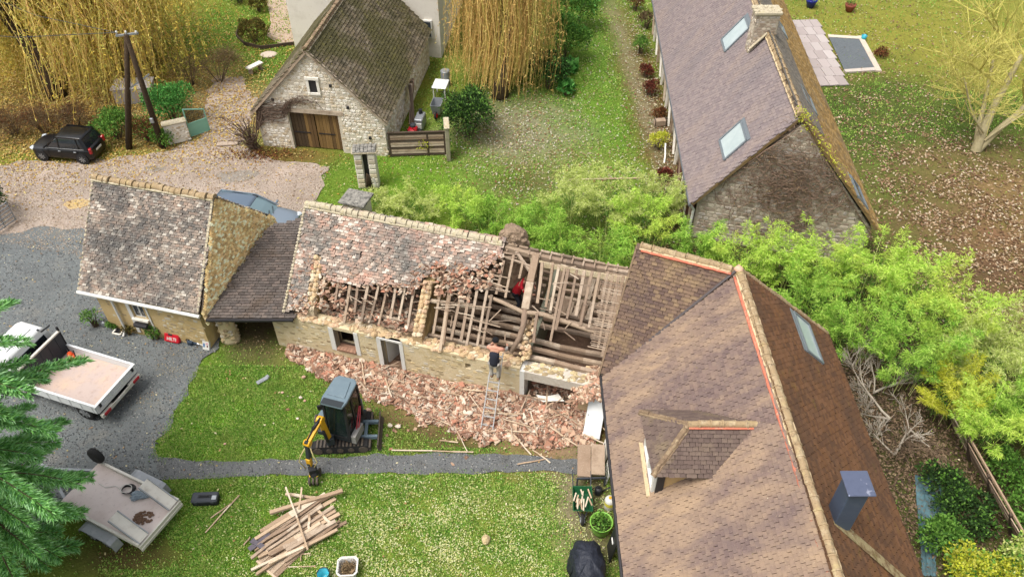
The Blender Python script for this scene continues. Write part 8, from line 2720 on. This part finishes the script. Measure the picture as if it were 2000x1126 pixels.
# whitewashed wall and green gate
gw_=thing('garden_wall','short whitewashed rubble wall carrying the green gate','wall',(*(-16.10,33.28),0),.42)
m=MB();m.rbox((0,.15,.5),(1.05,.34,1.05),.04);wl_=m.build('masonry',M_white_render,gw_)
m=MB()
for i in range(46):
 m.lump((random.uniform(-.48,.48),-.03,random.uniform(.08,.95)),(random.uniform(.05,.1),.03,random.uniform(.04,.07)),i)
tag(m.build('stone',M_stone_pale,wl_),kind='stuff')
m=MB();m.rbox((0,.15,1.06),(1.15,.44,.09),.03);m.build('coping',M_lichen_mortar,gw_)
gt=thing('garden_gate','open pale green metal gate with solid lower panel and mesh top','gate',(*(-15.68,33.73),0),math.atan2(.55,.69))
gL,gH=.95,1.55
M_gate=material('pale_green_paint',C(150,208,186),rough=.45)
m=MB()
for a,b in(((0,.05),(0,gH)),((gL,.05),(gL,gH*.78)),((0,.05),(gL,.05)),((0,gH),(gL,gH*.78)),((0,.72),(gL,.72))):
 m.bar((a[0],0,a[1]),(b[0],0,b[1]),.05,.04,up=(0,1,0))
m.build('frame',M_gate,gt)
m=MB();m.box((gL/2,0,.38),(gL-.06,.02,.62));m.build('panel',M_gate,gt)
m=MB()
for k in range(1,12):
 x=gL*k/12
 m.bar((x,0,.72),(x,0,gH-.34*x/gL),.01,.01)
for k in range(1,7):
 z=.72+k*.1
 m.bar((0,0,z),(gL,0,z),.008,.008)
m.build('mesh',M_dark_gutter,gt)
# concrete tank
tk_=thing('water_tank','pale concrete tank behind the utility pole','tank',(*(-19.56,37.41),0),.12)
m=MB();m.loft([rg_(.95,.55,0,.1),rg_(.95,.55,.8,.1),rg_(.84,.44,.8,.08),rg_(.82,.42,.55,.08)]);m.build('shell',material('pale_concrete',C(196,188,186),bump=(10,.5,.02),layers=[(3,C(166,152,148),.5,.7,.7)]),tk_)
m=MB();m.rbox((0,.02,.84),(2.0,1.16,.07),.03);m.build('lid',material('dusty_lid',C(206,198,194),bump=(10,.4,.02)),tk_)
# lattice fence between barn and post
fn=thing('fence_panel','weathered horizontal slat fence between barn corner and concrete post','fence',tuple(BW(bl+.12,-.05,0)),math.atan2(.12,2.5))
FL,FH=2.62,1.3
for x in(0,FL*.68,FL-.04):
 m=MB();m.box((x+.03,.03,FH/2),(.09,.07,FH+.05));m.build('post',M_wood_dark,fn)
for k in range(10):
 m=MB()
 zz=.09+k*.127
 m.hexa([(.05,-.005,zz-.05),(FL-.03,-.005,zz-.05),(FL-.03,.012,zz-.05),(.05,.012,zz-.05),(.05,.012,zz+.052),(FL-.03,.012,zz+.052),(FL-.03,.03,zz+.052),(.05,.03,zz+.052)])
 m.build('slat',M_wood_grey if k%3 else M_wood_dark,fn)
m=MB();m.box((FL/2,.02,FH+.01),(FL+.06,.1,.05));m.build('top_rail',M_wood_dark,fn)
cp=thing('concrete_post','tall mossy concrete post at the right end of the slat fence','post',tuple(BW(bl+2.86,.3,0)),.1)
m=MB();m.rbox((0,.1,.9),(.2,.9,1.8),.03);m.build('shaft',material('mossy_concrete',C(172,164,140),layers=[(4,C(126,124,86),.48,.68,.8)],bump=(16,.6,.02)),cp)
m=MB();m.rbox((0,.1,1.82),(.26,.96,.06),.02);m.build('cap',M_lichen_mortar,cp)
# gate pillars with tiled caps
M_whitewash=material('whitewashed_stone',C(226,218,206),layers=[(3,C(200,188,170),.5,.7,.7),(10,C(168,150,128),.6,.74,.7)],bump=(10,.8,.03))
M_cap_tile=material('lichen_cap',C(150,146,138),layers=[(5,C(86,86,82),.46,.6,.9),(14,C(216,210,196),.58,.7,.8)],bump=(14,.8,.02))
gp1=thing('gate_pillar','tall whitewashed gate pillar with tiled cap before the barn corner','pillar',(*(-6.45,29.74),0),.05)
for x in(-.29,.29):
 m=MB();m.rbox((x,0,.95),(.36,.5,1.9),.04);ps=m.build('shaft',M_whitewash,gp1)
 for k in range(7):
  m=MB();m.rbox((x,-.25,.2+k*.25),(.3,.06,.2),.02);m.build('stone',M_stone_pale,ps)
m=MB();m.box((0,.05,.9),(.22,.3,1.75));m.build('gap_shade_block',M_dark_gutter,gp1)  # dark filler between the shafts, standing for the shade in the gap
m=MB();m.rbox((0,.0,1.94),(1.1,.66,.08),.02);m.build('cap_slab',M_lichen_mortar,gp1)
for k in range(6):
 for r_ in range(2):
  m=MB();m.rbox((-.43+k*.172,-.16+r_*.32,2.02+.02*r_),(.16,.32,.05),.015,m=Matrix.Rotation(.18 if r_==0 else-.18,3,'X'));m.build('tile',M_cap_tile,gp1)
for k in range(3):
 m=MB();m.tube([(-.05+k*.09,-.3,0),(-.04+k*.05,-.28,.5+.12*k),(-.02,-.26,.85)],[.07,.05,.02],6);m.build('old_root',M_bark_dark,gp1,smooth=True)
m=MB();m.bar((.33,-.3,.2),(.25,-.29,.62),.06,.03);m.build('white_stick',M_plate,gp1)
gp2=thing('gate_pillar','lower square gate pillar with big lichened slab cap behind the ruin ridge','pillar',tuple(Vector((-6.45,26.75,0))),-.32)
m=MB();m.rbox((0,0,.75),(.92,.8,1.5),.04);ps=m.build('shaft',M_whitewash,gp2)
stones(ps,(0,0,0),(-.44,-.4,.02),(1,0,0),(0,0,1),[(0,0),(.88,0),(.88,1.4),(0,1.4)],M_stone_pale,(.22,.14),.02)
m=MB();m.rbox((0,0,1.56),(1.16,1.02,.1),.02);m.build('cap_slab',M_cap_tile,gp2)
# dark iron rail behind the ridge
ir=thing('iron_trough','dark iron trough rail behind the ridge of the half-stripped roof','trough',tuple(DW(3.0,6.5,0)),DZ)
m=MB()
for y in(-.15,.15):
 m.bar((0,y,.75),(2.2,y,.75),.06,.06)
for x in np.linspace(0,2.2,12):
 m.bar((x,-.15,.75),(x,.15,.75),.03,.03)
m.build('rail',M_black,ir)
m=MB()
for x in(.05,2.15):
 for y in(-.15,.15):
  m.bar((x,y,0),(x,y,.75),.05,.05)
m.build('leg',M_black,ir)
# garden corner at the top: gravel bed, edging, stones, bench slab
gbx=[(-13.38,43.41),(-12.53,43.60),(-13.47,47.04),(-14.09,49.20),(-15.38,49.21),(-14.38,46.02),(-14.33,44.37)]
sheet('gravel_path',gbx,.016,material('pink_gravel',C(190,168,148),rough=1,layers=[(20,C(160,138,118),.5,.7,.6)],bump=(40,.5,.02)),.05,7)
eg=thing('bed_edging','dark board edging around the clipped bronze bush','edging',(*(-14.57,42.81),0))
eb=Vector((*(-14.57,42.81),0))
e_pts=[(-16.15,45.70),(-16.04,44.26),(-15.32,43.24),(-14.27,42.74),(-13.29,42.98),(-12.46,43.22)]
for a,b in zip(e_pts,e_pts[1:]):
 m=MB();m.bar(Vector((*a,.1))-eb,Vector((*b,.1))-eb,.06,.2);m.build('board',M_wood_dark,eg)
for i,(c,s,lab)in enumerate((((-13.69,42.07),.45,'flat pinkish stepping stone in the lawn by the bronze bush'),)):
 m=MB();m.lump((0,0,.02),(s,s*.8,.06),i,.1,2);o=m.build('stepping_stone',M_stone_grey);o.location=(*c,0);tag(o,lab,'stone')
bn=thing('stone_bench','small white stone bench on the grass left of the barn roof','bench',(*(-13.98,40.16),0),.9)
m=MB();m.rbox((0,0,.38),(.95,.34,.09),.02);m.build('seat',M_white_render,bn)
for x in(-.32,.32):
 m=MB();m.rbox((x,0,.17),(.12,.28,.34),.02);m.build('leg',M_stone_grey,bn)
ss=thing('stone_sill','flat pale stone threshold set in the track by the climber stem','stone',(*(-13.73,33.05),.02),.1)
m=MB();m.rbox((0,0,.05),(1.0,.28,.1),.03);m.build('block',M_stone_grey,ss)
# gate at the left edge
lg=thing('field_gate','grey metal bar gate cut by the left picture edge','gate',(*(-21.82,26.22),0),1.15)
for a,b,nm in[((0,0,.1),(0,0,1.1),'upright'),((1.1,0,.1),(1.1,0,1.1),'upright')]+[((0,0,.15+.18*k),(1.1,0,.15+.18*k),'bar')for k in range(6)]+[((.55,0,.1),(.55,0,1.1),'upright')]:
 m=MB();m.bar(a,b,.035,.035,up=(0,1,0));m.build(nm,M_galv,lg)
 # clutter along the barn side
cl0=lambda u,v,z=0:tuple(BW(bl+u,v,z))
ang=math.atan2(bv.y,bv.x)
for i in range(6):
 plank_thing('plank',('dark plank leaning on the barn side wall, nearest the slat fence','second dark plank on the barn side wall','brown plank of the stack on the barn side wall','grey plank of the stack on the barn side wall','upper grey plank on the barn side wall','topmost plank of the stack on the barn side wall')[i],'plank',cl0(.7-.07*i,2.4+.1*i,.05),cl0(.25,3.9+.12*i,1.6),.16,.04,(M_wood_dark,M_wood_grey,M_plank_dark)[i%3],'planks stacked on the barn side')
mwr=thing('mower','red and grey garden machine leaning on the barn side wall','mower',cl0(.75,1.9),ang)
m=MB();m.rbox((0,0,.3),(.5,.42,.3),.06);m.build('housing',M_red,mwr)
m=MB();m.rbox((.1,0,.52),(.26,.26,.16),.04);m.build('engine',M_dark_grey,mwr)
for y in(-.2,.2):
 m=MB();m.tube([(-.2,y,.35),(-.75,y,.95)],.018,6);m.build('handle',M_black,mwr)
for x in(-.2,.22):
 for y in(-.26,.26):
  wheel(mwr,(x,y,.13),.13,.07,spokes=4)
frz=thing('machine_block','grey metal machine with white front standing by the barn side wall','machine',cl0(.95,2.7),ang)
m=MB();m.rbox((0,0,.35),(.8,.42,.6),.04);m.build('casing',M_galv,frz)
m=MB();m.rbox((-.42,0,.3),(.06,.34,.3),.02);m.build('front_plate',M_plate,frz)
m=MB();m.cyl((.2,0,.66),(.2,0,.86),.1,12);m.build('stack_pipe',M_black,frz)
gbn=thing('garden_cart','grey bin cart with a red-hubbed wheel beside the barn clutter','cart',cl0(1.55,3.9),ang)
m=MB();m.loft([rg_(.3,.2,.2,.04),rg_(.42,.27,.75,.05),rg_(.4,.25,.75,.05),rg_(.28,.18,.25,.04)]);m.build('tray',M_galv,gbn)
m=MB();m.tube([(.4,-.2,.7),(.75,-.2,.9),(.75,.2,.9),(.4,.2,.7)],.018,6);m.build('handle',M_black,gbn)
tw_=wheel(gbn,(-.4,0,.2),.2,.1,spokes=4)
tw_.children[0].data.materials[0]=M_red
tw_.children[1].data.materials[0]=M_red
wt=thing('garden_table','white garden table behind the barn clutter','table',cl0(1.35,5.7),ang)
m=MB();m.rbox((0,0,.72),(.95,.75,.05),.02);m.build('top',M_truck_white,wt)
for x in(-.4,.4):
 for y in(-.3,.3):
  m=MB();m.box((x,y,.35),(.05,.05,.7));m.build('leg',M_white_paint,wt)
brl=thing('barrel','grey metal barrel standing behind the white garden table','barrel',cl0(1.35,6.9))
m=MB();m.lathe([(.24,0),(.25,.04),(.25,.4),(.26,.42),(.25,.44),(.25,.8),(.24,.84)],n=20);m.build('drum',M_galv,brl,smooth=True)
m=MB();m.lathe([(.22,.842),(.22,.85)],n=20);m.build('lid',M_chrome,brl)
tp=thing('tarpaulin','crumpled turquoise tarpaulin heap behind the slat fence','tarpaulin',cl0(.95,.65))
m=MB()
for i in range(8):
 m.lump((random.uniform(-.25,.25),random.uniform(-.2,.2),.18+random.uniform(0,.18)),(.3,.26,.2),i+3,.3,2)
m.build('heap',material('turquoise_tarp',C(56,168,150),rough=.45,bump=(8,.8,.04)),tp)
shrub('garden_plant','yellowish plant growing behind the slat fence next to the tarpaulin','plant',cl0(1.7,.45),.4,.9,M_lf_yellow,260,(.16,.06),lumps=2)
# patio and covered pool, top right
po=thing('patio','pale stone patio strip behind the long house','patio',(*(17.43,41.66),0))
pb0=Vector((*(17.43,41.66),0))
c00,c10,c01=Vector((*(15.81,38.31),.02)),Vector((*(17.90,38.40),.02)),Vector((*(16.33,45.98),.02))
for i in range(4):
 for j in range(8):
  a=c00+(c10-c00)*(i+.5)/4+(c01-c00)*(j+.5)/8-pb0
  m=MB();m.box(a+Vector((0,0,.03+random.uniform(-.006,.008))),((c10-c00).length/4-.02,(c01-c00).length/8-.02,.06),math.atan2((c10-c00).y,(c10-c00).x)+.04)
  m.build('paving_slab',material('patio_slab',C(182,170,166),pieces=[C(188,176,172),C(170,158,154),C(198,188,184)],bump=(20,.4,.01))if i+j==0 else bpy.data.materials['patio_slab'],po)
pool=thing('pool_cover','grey slatted pool cover with pale stone border beside the patio','pool',(*(19.27,41.76),0))
q0=Vector((*(19.27,41.76),0))
k0,k1,k2=Vector((*(18.18,40.04),0))-q0,Vector((*(20.02,40.02),0))-q0,Vector((*(18.43,43.86),0))-q0
nsl=26
for i in range(nsl):
 a=k0+(k1-k0)*(i+.5)/nsl
 m=MB();m.bar(a+Vector((0,0,.05)),a+(k2-k0)+Vector((0,0,.05)),(k1-k0).length/nsl-.012,.03)
 m.build('slat',bpy.data.materials.get('cover_slat')or material('cover_slat',C(112,118,122),rough=.5,layers=[(6,C(92,98,100),.5,.7,.6)]),pool)
for zi,(a,b)in enumerate(((k0,k1),(k1,k1+k2-k0),(k1+k2-k0,k2))):
 m=MB();m.bar(a+Vector((0,-.15,.03+.006*zi)),b+Vector((0,.1,.03+.006*zi)),.3,.1);m.build('border',M_stone_grey,pool)
shrub('shrub','low dark plants along the right border of the pool cover','plant',(20.78,41.63),.5,.3,M_lf_rust,500,(.1,.06),lumps=3)
for c,r_,h_,mt,lab in(((18.45,47.91),.34,.5,material('cobalt_glaze',C(40,48,140),rough=.2),'cobalt blue glazed plant pot at the top edge'),((20.67,47.32),.32,.45,material('terracotta',C(150,82,66),rough=.8),'reddish terracotta pot near the top right pool')):
 o=thing('plant_pot',lab,'pot',(*c,0))
 m=MB();m.lathe([(r_*.6,0),(r_,h_*.8),(r_*1.06,h_),(r_*.9,h_),(r_*.8,h_*.7)],n=18);m.build('pot',mt,o,smooth=True)
 v,f=leaf_quads(np.stack([RNG.normal(0,r_*.5,80),RNG.normal(0,r_*.5,80),RNG.uniform(h_,h_*1.4,80)],1),RNG.normal(0,1,(80,3)),RNG.uniform(.08,.16,80),RNG.uniform(.04,.06,80))
 tag(mesh_np('plant',v,f,M_lf_green,o),kind='stuff')
o=thing('bucket','small turquoise bucket at the corner of the pool cover','bucket',(*(20.36,43.59),0))
m=MB();m.lathe([(.12,0),(.16,.28),(.15,.28),(.11,.03)],n=14);m.build('pail',bpy.data.materials['turquoise_plastic'],o,smooth=True)
m=MB();m.tube([(-.16,0,.28),(0,0,.4),(.16,0,.28)],.01,5);m.build('handle',M_black,o)
# beds and odd things along the long house
plr=thing('planter','low wooden planter on the bed beside the long house','planter',(*(7.38,34.63),0),.1)
m=MB();m.rbox((0,0,.2),(.6,.3,.3),.02);m.build('box',M_wood_grey,plr)
for x in(-.27,.27):
 m=MB();m.box((x,0,.2),(.04,.32,.36));m.build('batten',M_wood_dark,plr)
tc=thing('plant_pot','orange terracotta pot by the rust-brown boards of the long house','pot',(*(7.11,30.52),0))
m=MB();m.lathe([(.1,0),(.17,.24),(.19,.28),(.16,.28),(.14,.2)],n=14);m.build('pot',bpy.data.materials['terracotta'],tc,smooth=True)
m=MB();m.lathe([(0,.24),(.15,.22)],n=10,cap=False);m.build('earth',M_bark_dark,tc)
plank_thing('board','thin pale board lying across the rear lawn','board',(*(2.55,30.08),.05),(*(6.00,30.17),.05),.07,.04,M_wood_pale)
plank_thing('pipe','white pipe standing against the front end of the long house','pipe',(*(7.15,31.34),.05),(7.26,32.14,0.60),.07,.07,M_white_paint)
# plank fence on the right
pf_=thing('plank_fence','weathered sagging plank fence running down the right side','fence',(14.6,13.0,0))
f0_,f1_=Vector((14.35,16.2,0)),Vector((14.75,9.6,0))
fd=(f1_-f0_).normalized()
for i in range(5):
 for k in range(4):
  a=f0_+fd*(i*1.32)
  m=MB();lean_=Vector((.22-.12*k,0,.2+k*.24))
  m.bar(a+lean_-Vector((14.6,13.0,0)),a+fd*1.3+lean_+Vector((random.uniform(-.03,.03),0,random.uniform(-.04,.04)))-Vector((14.6,13.0,0)),.03,.21,up=(-.45,0,.9))
  m.build('plank',M_wood_grey,pf_)
for i in range(6):
 a=f0_+fd*(i*1.31)-Vector((14.6,13.0,0))
 m=MB();m.bar(a+Vector((.26,0,0)),a+Vector((-.2,0,1.15)),.1,.1);m.build('post',M_wood_dark,pf_)
m=MB();m.bar(f0_-Vector((14.75,13.0,-1.14)),f1_-Vector((14.75,13.0,-1.14)),.05,.07);m.build('top_rail',M_wood_pale,pf_)
tq_=thing('tarpaulin','faded blue tarpaulin lying on the ground beside the house eave','tarpaulin',(*(12.40,12.85),0))
tb0=Vector((*(12.40,12.85),0))
nx2,ny2=26,60
UU2,VV2=np.meshgrid(np.linspace(0,1,nx2),np.linspace(0,1,ny2))
A_=np.array([*(12.69,14.29),0]);B2=np.array([*(13.50,14.29),0]);C2=np.array([*(11.70,10.95),0])
PTS=A_+UU2[...,None]*(B2-A_)*(.8+.3*np.sin(VV2*5)[...,None])+VV2[...,None]*(C2-A_)
PTS[...,2]=.08+.05*vn(UU2*4,VV2*9,2,1)+.03*vn(UU2*9,VV2*20,2,4)
ii=np.arange(nx2*ny2).reshape(ny2,nx2)
mesh_np('sheet',PTS.reshape(-1,3)-np.array(tb0),np.stack([ii[:-1,:-1],ii[1:,:-1],ii[1:,1:],ii[:-1,1:]],-1).reshape(-1,4),material('faded_blue_tarp',C(88,122,130),rough=.7,layers=[(2,C(62,84,90),.45,.7,.8),(9,C(104,94,76),.50,.66,.9)],bump=(12,.6,.03)),tq_,smooth=True)
